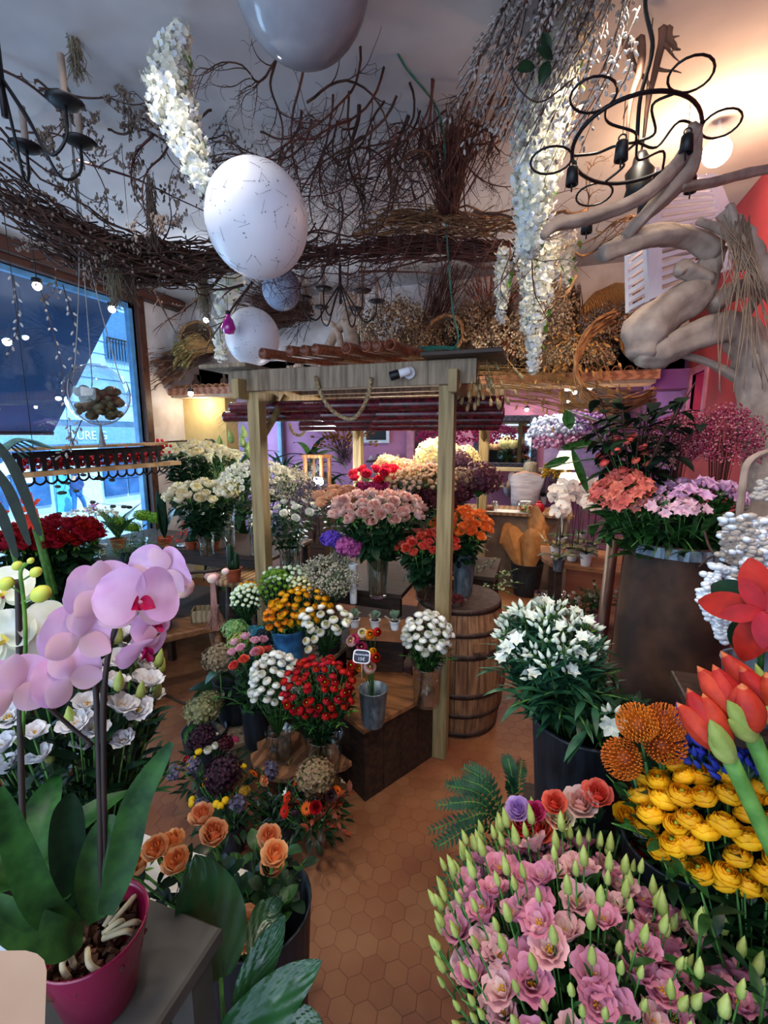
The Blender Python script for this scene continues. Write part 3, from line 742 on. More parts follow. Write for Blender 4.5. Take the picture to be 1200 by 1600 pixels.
for i, (px0, py0, px1, py1, z) in enumerate(((362, 638, 787, 627, 2.62), (352, 652, 788, 644, 2.58), (470, 660, 785, 654, 2.9), (470, 668, 780, 662, 2.96))):
    a = W(px0, py0, z*.98); c = W(px1, py1, z*1.26)
    a = atY(px0, py0, 2.86+.07*i); c = atY(px1, py1, 2.86+.07*i); h = (a.z+c.z)/2; a.z = c.z = h
    cane((c-a).length, .040-.004*(i > 1), 5, bamboo_p, 'bamboo_cane', ['topmost', 'second', 'third', 'lowest'][i]+' of the four purple-brown lacquered bamboo poles hung level inside the pergola', Matrix.Translation(a)@(c-a).to_track_quat('Z', 'Y').to_matrix().to_4x4(), 'lacquered bamboo poles')
# rope swags
def rope(pts, r, name, label, n=8, m=rope_m, twist=True):
    P = smoothpts(pts, 10); b = MB()
    for s in range(3):
        Q = []
        for i, p in enumerate(P):
            d = (P[min(i+1, len(P)-1)]-P[max(i-1, 0)]).normalized(); u = d.orthogonal().normalized() if i == 0 else (u-d*u.dot(d)).normalized()
            w = d.cross(u); a = s*2.094+i*.85; Q.append(p+(u*math.cos(a)+w*math.sin(a))*r*.55)
        tube(b, Q, r*.62, 6)
    return one(name, b, m, label, 'rope')
def swag(pxs, y, r, label):
    return rope([atY(px, py, y) for px, py in pxs], r, 'rope', label)
swag([(493, 588), (500, 612), (518, 640), (545, 655), (562, 645), (575, 618), (580, 590)], 2.52, .011, 'thick hemp rope hung in a loop from the front beam of the pergola')
swag([(452, 662), (458, 676), (470, 680), (482, 664)], 3.5, .012, 'short loop of hemp rope behind the front rope, left one')
swag([(494, 656), (500, 668), (508, 670), (513, 656)], 3.6, .012, 'short loop of hemp rope behind the front rope, right one')
# security camera on the front beam
def seccam():
    p = atY(640, 583, 2.53); t = thing('security_camera', 'white security camera with a black lens end on the pergola beam', 'camera', p)
    b = MB(); lathe(b, [(.032, 0), (.034, .006), (.028, .012), (.0001, .013)], 20, 0, aim((.0, .0, 0), (0, -1, 0))); ball(b, (0, -.03, 0), .018, 12, 8); obj('bracket', b, white_plastic, t)
    b = MB(); T = aim((.01, -.05, .005), (-.92, -.3, -.28)); lathe(b, [(.018, -.01), (.022, 0), (.023, .07), (.023, .075)], 18, 0, T); obj('body', b, white_plastic, t)
    b = MB(); lathe(b, [(.024, .055), (.025, .06), (.025, .105), (.02, .108), (.019, .098), (.0001, .098)], 18, 0, T); obj('lens_hood', b, iron, t)
seccam()

# barrel
def barrel():
    x, y = -.50, 3.06; t = thing('wine_barrel', 'oak wine barrel with iron hoops standing behind the right pergola post', 'barrel', (x, y, 0))
    n = 26; H = .9; vs = []; fs = []
    def rad(z): return .275+.055*math.sin(PI*z/H)
    b = MB()
    for k in range(n):
        a0 = 2*PI*k/n+.006; a1 = 2*PI*(k+1)/n-.006; vs = []
        for i in range(9):
            z = H*i/8; r = rad(z)
            for a in (a0, (a0+a1)/2, a1): vs.append((r*math.cos(a), r*math.sin(a), z))
            for a in (a0, a1): vs.append(((r-.014)*math.cos(a), (r-.014)*math.sin(a), z))
        fs = []
        for i in range(8):
            o = i*5; fs += [(o, o+1, o+6, o+5), (o+1, o+2, o+7, o+6), (o+3, o, o+5, o+8), (o+2, o+4, o+9, o+7)]
        fs += [(40, 41, 42, 44, 43)]
        b.add(vs, fs, 0, None, False)
    obj('staves', b, wood_oak, t)
    hoop = mat('hoop_iron', '4a3630', '2a201e', scale=20, rough=.6, metal=.4, bump=.2)
    for z, w in ((.885, .035), (.74, .03), (.60, .035), (.33, .035), (.18, .03), (.03, .035)):
        b = MB(); r0 = rad(max(0, z-w/2)); r1 = rad(min(H, z+w/2)); lathe(b, [(r0-.004, z-w/2), (r0+.005, z-w/2), (r1+.005, z+w/2), (r1-.004, z+w/2)], 40)
        for q in range(3): ball(b, ((r0+.007)*math.cos(-1.2+q*.06), (r0+.007)*math.sin(-1.2+q*.06), z), .006, 6, 4)
        obj('hoop', b, hoop, t)
    b = MB()
    for k in range(5):
        x0 = -.262+.105*k; x1 = x0+.103; c = [(-1, x0), (1, x0)]
        def yy(v): return math.sqrt(max(.0001, .262**2-min(.2619, abs(v))**2))
        prism(b, [(x0, -yy(x0)), ((x0+x1)/2, -yy((x0+x1)/2)), (x1, -yy(x1)), (x1, yy(x1)), ((x0+x1)/2, yy((x0+x1)/2)), (x0, yy(x0))], .865, .882)
    obj('head_board', b, wood_grey, t)
    for q in range(2):
        T = T_(rz=-1.0+.35*q); b = MB(); box(b, .326, .334, -.035, .035, .64, .70, T=T); obj('label_plate', b, wood_oak, t)
barrel()
table('display_table', 'dark wooden table under the pergola carrying the tall flower vases', -1.62, -.86, 2.86, 4.05, .93, wood_dark, shelf=.4)
table('display_table', 'dark wooden table behind the barrel carrying the hydrangeas', -.84, -.30, 3.46, 4.05, .93, wood_dark)
crate('wooden_crate', 'low dark plank crate with a warm brown top board, right front of the display', [(-.83, 2.09), (-.56, 2.57), (-.98, 2.80), (-1.17, 2.30)], .457, wood_dark, wood_warm)
crate('wooden_crate', 'dark plank crate stepped behind the blue glazed pots', [(-1.72, 2.38), (-1.24, 2.24), (-1.2, 2.7), (-1.66, 2.83)], .60, wood_dark, wood_grey)
crate('wooden_crate', 'low weathered crate on the floor holding the striped gourd', [(-1.64, 2.0), (-1.37, 2.33), (-1.72, 2.66), (-2.03, 2.3)], .22, wood_grey, wood_grey)
crate('wooden_crate', 'narrow tall dark crate under the row of succulents', [(-1.13, 2.62), (-.80, 2.70), (-.84, 2.86), (-1.16, 2.82)], .74, wood_dark, wood_dark)
# root slab (brown plank with a wavy edge)
random.seed(4); b = MB(); pl = []
for k in range(26):
    a = 2*PI*k/26; r = 1+.10*math.sin(3*a+1)+.07*math.sin(7*a)+.04*math.sin(11*a)
    pl.append((.27*r*math.cos(a), .17*r*math.sin(a)))
prism(b, pl, .255, .285); t = thing('log_table', 'low side table made of a wavy-edged wood slab between the crates', 'table', (-1.19, 1.98, 0))
obj('tabletop', b, mat('slab_wood', '8a5f40', '5e3d28', scale=4, wave=6, rough=.6, bump=.2), t, bev=.004)
for q in range(3):
    b = MB(); a = q*2.09; tube(b, [(.07*math.cos(a), .06*math.sin(a), .258), (.15*math.cos(a), .1*math.sin(a), 0)], [.022, .018], 8); obj('leg', b, wood_dark, t)
# ---------------------------------------------------------------- colours of petals
def pm(n, a, b=None, p=.3, **k): return petalm(n, a, b or a, p, **k)
cream = (pm('cream_petal', 'eee0b0', 'e0cf96'), pm('cream_outer_petal', 'f6f0dc', 'ece2be'))
pinkr = (pm('blush_petal', 'dfa496', 'd0948a'), pm('blush_outer_petal', 'ecccc0', 'e0b8ac'))
coralr = (pm('coral_petal', 'd8483a', 'c03428'), pm('coral_outer_petal', 'e8705c', 'd45848'))
oranger = (pm('orange_petal', 'e8702c', 'd45c1e'), pm('orange_outer_petal', 'f09050', 'e07c3c'))
redr = (pm('dark_red_petal', '8c101c', '6c0a14'), pm('dark_red_outer_petal', 'a01828', '80101e'))
hotr = (pm('hot_pink_petal', 'd8203c', 'c01430'), pm('hot_pink_outer_petal', 'e83850', 'd02840'))
peach = (pm('peach_petal', 'e8935c', 'd87c48'), pm('peach_outer_petal', 'ecc08e', 'e09a68'))
whiter = (pm('white_petal', 'efefe6', 'e0e0d2'), pm('white_outer_petal', 'f5f5f0', 'e8e8de'))
yelr = (pm('golden_petal', 'f2ac10', 'e69606', hi=.7) if False else pm('golden_petal', 'f0a810', 'e08c06'), pm('golden_outer_petal', 'f6be1c', 'eca40e'))
redran = (pm('red_petal', 'b81418', '960c10'), pm('red_outer_petal', 'cc2024', 'aa1418'))
magr = (pm('magenta_petal', 'b8205c', '981448'), pm('magenta_outer_petal', 'd04880', 'b03064'))
orran = (pm('marigold_petal', 'e6800e', 'd06c08'), pm('marigold_outer_petal', 'f0981c', 'dc840e'))
mustr = (pm('mustard_petal', 'd8960c', 'c48408'), pm('mustard_outer_petal', 'e6a816', 'd2940e'))
purr = (pm('lilac_petal', 'b088c4', '9870b0'), pm('lilac_outer_petal', 'c8a8d8', 'b490c8'))
greenc = pm('lime_centre', '9ab83c', '7a9c2c', .1)
sep = leaf_l
SM = [stem_m, leaf_d]; SMm = [stem_m, leaf_m]
def rosehd(c, r, o=1.0): return [(f_rose(r, o), [c[0], c[1], sep]) for _ in range(2)]
def ranhd(c, r): return [(f_ranun(r), [c[0], c[1], greenc]) for _ in range(2)]
rstem = lambda nl=9, ls=.07, rng=.22: (lambda L, seed: stemmesh(L, nl, ls, .55, rng, seed=seed, triple=False, tilt=.3))
thinst = lambda nl=6, ls=.04, rng=.18, lw=.25: (lambda L, seed: stemmesh(L, nl, ls, lw, rng, .002, 'lance', seed=seed))
bare = lambda L, seed: stemmesh(L, 0, .01, seed=seed)
def B(name, label, group, heads, stem, px, py, d, rx, ry, n, drop, cat='flower', sm=SM, **k):
    c = W(px, py, d); bunch(name, label, cat, group, heads, stem, sm, c, rx*d/FPX, ry*d/FPX, n, drop, **k); return c

# ---- left of the pergola, on a tall table
table('display_table', 'dark wooden table with a lower shelf left of the pergola under the cream roses', -3.1, -1.98, 3.0, 3.72, 1.05, wood_dark, shelf=.45)
c = B('rose', 'cream white rose in the upper vase of roses near the window', 'upper cream roses', rosehd(cream, .042, .8), rstem(12, .085, .34), 298, 712, 3.95, 50, 16, 36, .52, cutoff=.3, jit=.1, low=-.1)
vase('tall glass vase of the upper cream roses', c.x, c.y, 1.05, .06, .075, c.z-.42-1.05)
c = B('rose', 'cream rose in the lower round vase of roses left of the pergola post', 'lower cream roses', rosehd(cream, .045, .8), rstem(10, .085, .3), 318, 780, 3.62, 48, 20, 30, .40, cutoff=.3, jit=.12, low=-.1, seed=2)
vase('glass vase of the lower cream roses', c.x, c.y, 1.05, .055, .07, max(.16, c.z-.2-1.05))
calm = pm('calla_spathe', 'f2edcf', 'e6dfae'); 
c = B('calla_lily', 'white calla lily in the bunch between the cream roses and the post', 'white calla lilies', [(f_calla(.035), [calm, pm('spadix', 'e0b030')])], bare, 352, 725, 3.8, 26, 14, 13, .42, cutoff=.6, low=.0, cat='calla lily')
vase('slim glass vase of the calla lilies', c.x, c.y, 1.05, .045, .055, c.z-.3-1.05)
wsp = [pm('white_bud', 'e8e4d0', 'd8d4ba'), pm('white_bud_light', 'f2f0e4', 'e4e2d0'), stem_m]
c = B('white_spray_rose', 'white spray rose in the glass vase hidden by the left pergola post', 'white spray roses', [(f_spray(.085, 9, .19, 'rose'), wsp)], rstem(8, .06, .22), 400, 762, 3.6, 40, 22, 15, .45, cat='rose', parts=True, seed=4)
vase('glass vase of white spray roses by the left pergola post', c.x, c.y, 1.05, .06, .075, c.z-.25-1.05)
gy = [stem_m, pm('gyp_white', 'e2dccb', 'cfc8b4'), pm('gyp_cream', 'c9c0a4', 'b4aa8c')]
p = W(458, 768, 3.75); cloud('gypsophila_bunch', 'round cloud of tiny cream gypsophila blossoms right of the left pergola post', 'gypsophila', p, .21, .20, 1500, .0065, gy, drop=.35)
vase('glass vase of the gypsophila', p.x, p.y, .93, .05, .065, p.z-.12-.93)
c = B('lisianthus', 'white lisianthus in the vase right of the left pergola post', 'white lisianthus behind the post', rosehd(whiter, .032), rstem(10, .06, .25), 448, 803, 3.45, 46, 14, 16, .4, seed=6)
vase('glass vase of white lisianthus right of the left pergola post', c.x, c.y, .93, .06, .07, c.z-.18-.93)
# dark lilac dried bunch
lil = [twig, pm('dusty_lilac', '6f6478', '564c60'), pm('dusty_lilac_light', '8f8496', '74687c')]
cloud('dried_statice_bunch', 'dusty lilac bunch of dried statice behind the peach celosia', 'dried flowers', W(490, 790, 3.5), .17, .2, 800, .009, lil, drop=.3)

# ---- centre : tall vase of blush roses
c = B('rose', 'blush pink rose in the tall glass vase in the middle of the pergola', 'blush pink roses', rosehd(pinkr, .044), rstem(12, .085, .3), 590, 800, 3.0, 64, 24, 42, .42, cutoff=.35, jit=.12, low=-.35, seed=3)
vase('tall glass vase of blush pink roses standing in a wicker tray', c.x, c.y, .93, .06, .085, c.z-.12-.93)
cel = [pm('peach_celosia', 'dda07c', 'c98a66'), ]; cely = [pm('yellow_celosia', 'e0b878', 'cfa466')]
c = B('celosia', 'velvety peach celosia head left of the blush pink roses', 'peach celosias', [(f_celosia(.055), cel)], rstem(6, .07, .2), 530, 788, 3.3, 34, 18, 7, .4, cat='celosia', seed=5)
vase('glass vase of the peach celosias', c.x, c.y, .93, .05, .06, c.z-.15-.93)
c = B('rose', 'hot pink rose in the bunch behind the blush roses', 'hot pink roses', rosehd(hotr, .04), rstem(6, .07, .2), 596, 748, 3.5, 44, 14, 18, .45, seed=7, parts=True)
vase('glass vase of hot pink roses', c.x, c.y, .93, .05, .06, c.z-.2-.93)
c = B('carnation', 'magenta carnation below the hot pink roses', 'magenta carnations', [(f_hyd(.035, 30, .4), [magr[0], magr[1]])], bare, 588, 762, 3.38, 30, 5, 9, .3, cat='carnation')
c = B('celosia', 'golden yellow celosia head between hot pink roses and the white spray', 'yellow celosias', [(f_celosia(.05), cely)], rstem(4, .06, .15), 632, 752, 3.42, 30, 8, 7, .4, cat='celosia', seed=8)
sp = [pm('ivory_bud', 'e8dcae', 'd8c894'), pm('blush_bud', 'e0b8a0', 'd0a48c'), stem_m]
c = B('spray_rose', 'small ivory spray rose in the loose bunch left of the right post', 'ivory spray roses', [(f_spray(.075, 12, .17, 'rose'), sp)], rstem(8, .05, .2), 660, 765, 3.35, 38, 22, 17, .42, cat='rose', seed=9)
vase('glass vase of ivory spray roses left of the right post', c.x, c.y, .93, .06, .07, c.z-.2-.93)
hy = lambda a, b: [pm('hyd_'+a, a, b), pm('hyd_'+b, b, a)]
def hydr(label, px, py, d, r, cols, drop, flat=.8, n=90, z0=None, group=None):
    c = W(px, py, d); o = thing('hydrangea', label, 'hydrangea', c-Vector((0, 0, drop)), group=group)
    s = stemmesh(drop, 4, .11, .7, .12, .005, seed=3, bend=-.9, tilt=-.1); obj('stem', s, [stem_m, leaf_m], o)
    obj('flower_head', f_hyd(r, n, .17, flat), cols, o, M=T_((0, 0, drop-r*.5), rx=-.3)); return c
c = hydr('big round cream white hydrangea head behind the right pergola post', 683, 715, 3.85, .20, hy('ece3b8', 'ded29c'), .5, n=130)
hydr('cream white hydrangea head peeking out right of the right pergola post', 722, 718, 3.9, .15, hy('ece3b8', 'ded29c'), .5)
vase('white jug of the cream white hydrangeas', c.x+.1, c.y, .93, .06, .075, .42, white_plastic, name='white_jug', cat='jug')
hydr('small cream and peach hydrangea head above the hot pink roses', 606, 730, 3.8, .13, hy('e8d29c', 'd8a880'), .45)
hydr('peach hydrangea head right of the cream and peach one', 635, 733, 3.85, .11, hy('d8a078', 'e0b890'), .45)
dp = hy('6c3f4c', '4c2836'); dp2 = hy('7f5a66', '5c3c52'); dg_ = hy('8a7a5c', '6f4852')
for i, (px, py, d, r, cc, s) in enumerate(((715, 722, 3.6, .12, dp2, 'uppermost'), (748, 750, 3.45, .17, dp, 'rightmost, wine brown'), (708, 770, 3.4, .14, dp, 'lowest, dark plum'), (722, 750, 3.4, .12, dg_, 'green-tinged middle'), (672, 738, 3.5, .10, dp2, 'small dusky one left of the post'))):
    c = hydr('antique purple hydrangea right of the post, '+s, px, py, d, r, cc, .45)
vase('dark pot of the purple hydrangeas', -.62, 3.62, .93, .09, .12, .3, blackpot, name='dark_pot', cat='pot')
bur = hy('4c1a22', '341018')
c = B('carnation', 'burgundy carnation in the vase above the coral roses', 'burgundy carnations', [(f_hyd(.045, 40, .36), bur)], rstem(3, .04, .1), 672, 790, 3.15, 34, 14, 13, .35, cat='carnation', seed=4)
vase('glass vase of burgundy carnations', c.x, c.y+.05, .9, .05, .06, c.z-.15-.9)
c = B('rose', 'coral red rose in the vase on the barrel, left side', 'coral red roses', rosehd(coralr, .036), rstem(10, .07, .25), 662, 852, 2.98, 46, 16, 28, .3, cutoff=.4, low=-.4, seed=11)
vase('cylinder glass vase of coral red roses on the barrel', c.x-.0, c.y+.1, .9, .075, .08, max(.2, c.z-.08-.9))
c = B('rose', 'orange rose in the tall bucket right of the pergola post', 'orange roses', rosehd(oranger, .040), rstem(10, .07, .25), 722, 826, 3.15, 38, 24, 30, .34, cutoff=.4, low=-.45, seed=12)
vase('grey lettered zinc bucket of orange roses on the barrel', c.x+.02, c.y+.0, .9, .06, .085, max(.2, c.z-.12-.9), zinc, name='zinc_bucket', cat='bucket')
# potpourri bowl
p = atH(712, 948, .9); o = thing('glass_bowl', 'small glass bowl filled with dark red dried petals on the barrel top', 'bowl', p)
b = MB(); lathe(b, hollow(.045, .062, .055, .003, .002, base=.006), 24); obj('body', b, glass_m, o)
b = MB(); random.seed(2)
for k in range(150):
    a = random.uniform(0, 6.28); q = math.sqrt(random.random())*.054; petal(b, .018, .014, T_((q*math.cos(a), q*math.sin(a), .015+random.random()*.05+.012*(1-q/.05)), rz=random.uniform(0, 6), rx=random.uniform(0, 1.5)), 0, .5, .3, 'oval', 2, 2)
m_ = obj('dried_petals', b, pm('dried_red', '7c2c2c', '52181c'), o); m_['kind'] = 'stuff'
# small carton behind the barrel vases
p = W(735, 925, 3.3); mb = MB(); box(mb, -.05, .05, -.04, .04, 0, .07, bev=.001); one('small_box', mb, card, 'small brown cardboard box behind the zinc bucket on the barrel', 'box', loc=(p.x-.12, p.y+.04, .9))
# eucalyptus / sea lavender spray hanging beyond the barrel
euc = [stem_m, pm('pale_green_leaf', '9ab08e', '7c9676', .2)]
foliage('eucalyptus_bunch', 'pale green leafy eucalyptus bunch lying behind the barrel', 'foliage', W(745, 935, 3.75), .42, 26, 16, .035, .45, 'lance', euc, spread=1.7, tilt=.6, seed=8, curve=.5)
vase('dark bucket hidden under the eucalyptus bunch', W(745, 935, 3.8).x, W(745, 935, 3.8).y, 0, .11, .14, .9, blackpot, name='black_bucket', cat='bucket')

# ---- purple faux hydrangeas in white vase + succulents
def big_fl(label, px, py, d, r, cols):
    c = W(px, py, d); o = thing('hydrangea', label, 'flower', c-Vector((0, 0, .28)))
    obj('stem', stemmesh(.28, 0, .1), SM, o); obj('flower_head', f_hyd(r, 70, .3), cols, o, M=T_((0, 0, .26-r*.3), rx=-.4))
big_fl('deep violet fabric hydrangea in the slim white vase', 517, 842, 2.95, .07, hy('5a3aa8', '6e4cc0'))
big_fl('plum pink fabric hydrangea drooping in the slim white vase', 545, 855, 2.9, .085, hy('9c3a7c', 'b45c98'))
big_fl('pale lilac fabric hydrangea at the back of the slim white vase', 556, 838, 3.0, .05, hy('9080c4', 'a898d4'))
p = W(552, 912, 2.95); vase('slim white vase of the violet fabric hydrangeas', p.x, p.y, .93, .022, .028, .26, white_plastic, name='white_vase', cat='vase')
mb = MB(); box(mb, -.17, .17, -.10, .10, 0, .07, bev=.001)
cx = W(592, 945, 2.92); one('shallow_box', mb, card, 'shallow open brown cardboard box carrying three potted succulents', 'box', M=T_((cx.x, cx.y, .74), rz=.19))
su = [pm('grey_green_leaf', '7f9a82', '647e68', .1, rough=.6), pm('pink_edged_leaf', 'b08c88', '8c8c7c', .1)]
for i, (px, py, s, nm) in enumerate(((554, 942, 1.0, 'leftmost, with reddish outer leaves'), (586, 940, .9, 'the smallest, in the middle'), (617, 938, 1.12, 'rightmost, with the largest upright leaf'))):
    q = W(px, py, 2.86-.02*i); o = thing('potted_succulent', 'paddle-leaved succulent in a small white pot, '+nm, 'succulent', (q.x, q.y, .812))
    b = MB(); lathe(b, hollow(.024, .033, .058, .003, .002), 20); obj('pot', b, white_plastic, o)
    b = MB(); lathe(b, [(.03, .05), (.0001, .052)], 14); obj('soil', b, soil, o)
    for k in range(7):
        b = MB(); a = k*2.4+i; t = 1.15-.14*k; petal(b, .07*s*(1-.05*k), .06*s, None, 0, .5, .25, 'paddle', 5, 4)
        obj('leaf', b, su[1] if k < 2 else su[0], o, M=T_((0, 0, .052+.004*k), rz=a, rx=.25+.14*k))

# ---- middle tier
c = W(512, 905, 2.95); gg = [stem_m, pm('grey_white_bud', 'a8a490', '8c8876', .2), pm('sage_bud', 'c0bca8', '9c9a84', .2)]
b = cloud('waxflower_bunch', 'grey-white bunch of tiny waxflowers behind the white ranunculus', 'waxflower', c, .20, .15, 1100, .0085, gg, drop=.25, flat=1)
foliage('waxflower_foliage', 'dark leafy base of the grey-white waxflower bunch', 'foliage', c-Vector((0, 0, .2)), .26, 16, 12, .05, .2, 'lance', [stem_m, leaf_d], spread=.9, seed=2)
vase('dark pot of the grey-white waxflowers', c.x, c.y, .60, .07, .09, .2, blackpot, name='dark_pot', cat='pot')
def mumhd(c1, c2, r): return [(f_button(r), [c1, c2])]
whm = pm('white_mum', 'dcecd4', 'c8dcbc'); yc = pm('yellow_centre', 'd8c840', 'c0b030'); grm = pm('green_mum', '6f9c28', '588420'); orm = pm('amber_mum', 'd8980c', 'c08008')
def mum(label, group, px, py, d, rx, ry, n, hd, drop, seed=1, **k):
    return B('chrysanthemum', label, group, hd, thinst(6, .035, .12, .5), px, py, d, rx, ry, n, drop, cat='chrysanthemum', sm=SM, parts=False, seed=seed, **k)
c1 = mum('small white chrysanthemum with a green tint in the turquoise pot behind the left post', 'white chrysanthemums in the turquoise pot', 385, 938, 2.92, 22, 22, 46, mumhd(whm, yc, .014), .16, low=-.5, cutoff=.5)
mum('small amber chrysanthemum above the white ones left of the post', 'amber chrysanthemums', 388, 918, 2.96, 12, 6, 9, mumhd(orm, orm, .014), .16, 2)
vase('turquoise blue pot just left of the left pergola post', c1.x+.03, c1.y, .60, .055, .075, .17, mat('turquoise_glaze', '3a9cc0', '2a7aa0', rough=.35), name='glazed_pot', cat='pot')
mum('green pompon chrysanthemum right of the left post', 'green pompon chrysanthemums', 432, 920, 2.85, 24, 26, 40, [(f_pom(.017, 24), [grm])], .22, 3, low=-.5)
mum('white and green chrysanthemum at the top behind the green pompons', 'white-green chrysanthemums', 448, 900, 2.92, 34, 10, 34, mumhd(whm, grm, .014), .24, 4)
mum('little cream chrysanthemum between green pompons and waxflowers', 'cream chrysanthemums', 470, 918, 2.85, 18, 14, 24, mumhd(pm('cream_mum', 'e6e4b4', 'd2d09a'), yc, .013), .22, 5)
# orange and mustard ranunculus in blue pot
c = B('ranunculus', 'bright orange ranunculus on the left of the blue pot', 'orange ranunculus', ranhd((oranger[0], orran[1]), .026), thinst(), 440, 968, 2.72, 24, 22, 26, .28, low=-.5, seed=3)
c = B('ranunculus', 'mustard yellow ranunculus crowding the blue pot', 'mustard ranunculus', ranhd(mustr, .026), thinst(), 470, 950, 2.78, 44, 26, 48, .3, low=-.4, seed=4, cutoff=.3)
q = W(452, 1000, 2.76); vase('tall blue glazed pot with dripping glaze holding orange ranunculus', q.x, q.y, .60, .075, .105, .27, blueglaze, name='glazed_pot', cat='pot')
foliage('greenery', 'green leaves hanging over the rim of the blue glazed pot', 'foliage', (q.x, q.y-.02, .84), .17, 14, 9, .035, .4, 'lance', [stem_m, leaf_m], spread=1.8, seed=12, curve=.8)
# cream ranunculus column in zinc pot
c = B('ranunculus', 'cream white ranunculus in the zinc pot in the centre', 'cream ranunculus', ranhd((pm('cream_ran', 'e6e2b4', 'd4d09a'), whiter[1]), .030), thinst(5, .05, .22), 508, 968, 2.62, 36, 14, 20, .22, low=-.9, seed=5, jit=.2)
for k, (px, py) in enumerate(((488, 985), (494, 1000), (481, 1003), (484, 1016))):
    q = W(px, py, 2.5); o = thing('ranunculus', 'cream white ranunculus drooping down the left side of the zinc pot', 'flower', c-Vector((0, 0, .2)), group='drooping cream ranunculus')
    ax = q-(c-Vector((0, 0, .2))); obj('stem', MB() if False else (lambda m: (tube(m, smoothpts([(0, 0, 0), tuple(ax*.6+Vector((0, 0, .06))), tuple(ax)], 4), .0022, 5), m)[1])(MB()), stem_m, o)
    obj('bloom', f_ranun(.027), [cream[0], whiter[1], greenc], o, M=aim(ax, (CAM-q).normalized()*.8+Vector((-.5, 0, .2))))
vase('zinc pot of the cream ranunculus', c.x, c.y, .457, .05, .068, .22, zinc, name='zinc_pot', cat='pot')
q = W(488, 1035, 2.62); vase('empty black pot between the blue pot and the zinc pot', q.x-.05, q.y+.05, .457, .055, .075, .2, blackpot, name='black_pot', cat='pot')
# white ranunculus in glass vase at the right post
c = B('ranunculus', 'white ranunculus in the glass vase leaning on the right pergola post', 'white ranunculus by the right post', ranhd(whiter, .029), thinst(7, .05, .26), 668, 995, 2.62, 34, 32, 44, .26, low=-.5, seed=6, cutoff=.3)
vase('wide glass vase of white ranunculus beside the right post', c.x, c.y, .457, .075, .085, .24)
foliage('greenery', 'feathery leaves below the white ranunculus beside the right post', 'foliage', (c.x, c.y, c.z-.2), .2, 16, 14, .03, .35, 'lance', [stem_m, leaf_m], spread=1.2, seed=3, curve=.4)
# mixed ranunculus with price sign in zinc pot
vz = W(583, 1075, 2.46); zb = vase('tall ribbed zinc bucket holding mixed ranunculus and the price sign', vz.x, vz.y, .457, .058, .078, .21, zinc, name='zinc_bucket', cat='bucket')
mix = [('crimson', redran), ('blush pink', pinkr), ('orange', orran), ('magenta', magr), ('cream', cream), ('pale pink', pinkr), ('golden', yelr)]
spots = [(556, 1000, 0.027, 3, 'magenta ranunculus at the top left of the mixed bucket'), (567, 990, .024, 4, 'cream ranunculus at the top of the mixed bucket'), (577, 992, .024, 2, 'orange ranunculus at the top of the mixed bucket'),
         (588, 988, .022, 0, 'small crimson ranunculus at the top right of the mixed bucket'), (552, 1003, .028, 1, 'blush ranunculus left of the price sign'), (566, 1012, .026, 3, 'magenta ranunculus just above the price sign'),
         (582, 1018, .018, 6, 'golden ranunculus right of the price sign'), (585, 1028, .026, 0, 'crimson ranunculus right of the price sign'), (552, 1041, .026, 0, 'red ranunculus below left of the price sign'),
         (563, 1045, .02, 2, 'orange ranunculus below the price sign'), (577, 1043, .032, 1, 'large pale pink ranunculus below the price sign')]
for px, py, r, ci, lb in spots:
    q = W(px, py, 2.36); base = Vector((vz.x, vz.y, .5)); o = thing('ranunculus', lb, 'flower', base); ax = q-base
    m = MB(); tube(m, smoothpts([(0, 0, 0), (ax.x*.35, ax.y*.35, ax.z*.7), tuple(ax)], 4), .002, 5); obj('stem', m, stem_m, o)
    cc = mix[ci][1]; obj('bloom', f_ranun(r*1.25), [cc[0], cc[1], greenc], o, M=aim(ax, (CAM-q).normalized()+Vector(((px-572)/40, 0, .2))))
def price_sign():
    q = W(565, 1026, 2.30); o = thing('price_sign', 'small slate price sign with white border reading Renoncules 15€', 'sign', q)
    vd = (CAM-q).normalized(); Mx = aim((0, 0, 0), vd); # local Z to the camera side
    X = Vector((math.cos(YAW), math.sin(YAW), -.10)).normalized(); Y = vd.cross(X).normalized(); X = Y.cross(vd)
    Mx = Matrix((( X.x, Y.x, vd.x, 0), (X.y, Y.y, vd.y, 0), (X.z, Y.z, vd.z, 0), (0, 0, 0, 1)))
    def shape(w, h, z0, z1, m, nm):
        pl = []
        for k in range(24):
            a = 2*PI*k/24; e = .45; pl.append((w*abs(math.cos(a))**e*(1 if math.cos(a) > 0 else -1), h*abs(math.sin(a))**e*(1 if math.sin(a) > 0 else -1)))
        b = MB(); prism(b, pl, z0, z1); return obj(nm, b, m, o, M=Mx)
    shape(.043, .033, 0, .002, mat('sign_white', 'e8e8ee', rough=.5), 'border'); shape(.038, .028, .0022, .003, mat('slate_navy', '1c2640', '141c30', rough=.6), 'slate')
    ch = mat('chalk', 'd4e0f0', rough=.8)
    text_mesh('Renoncules', .0155, 'lettering', ch, o, Mx@Matrix.Translation((0, .010, .0035)), .0003)
    text_mesh('15€', .022, 'price', ch, o, Mx@Matrix.Translation((0, -.012, .0035)), .0003)
    b = MB(); tube(b, [(0, 0, 0), (0, 0, -.12)], .0018, 5); obj('stick', b, white_plastic, o)
price_sign()
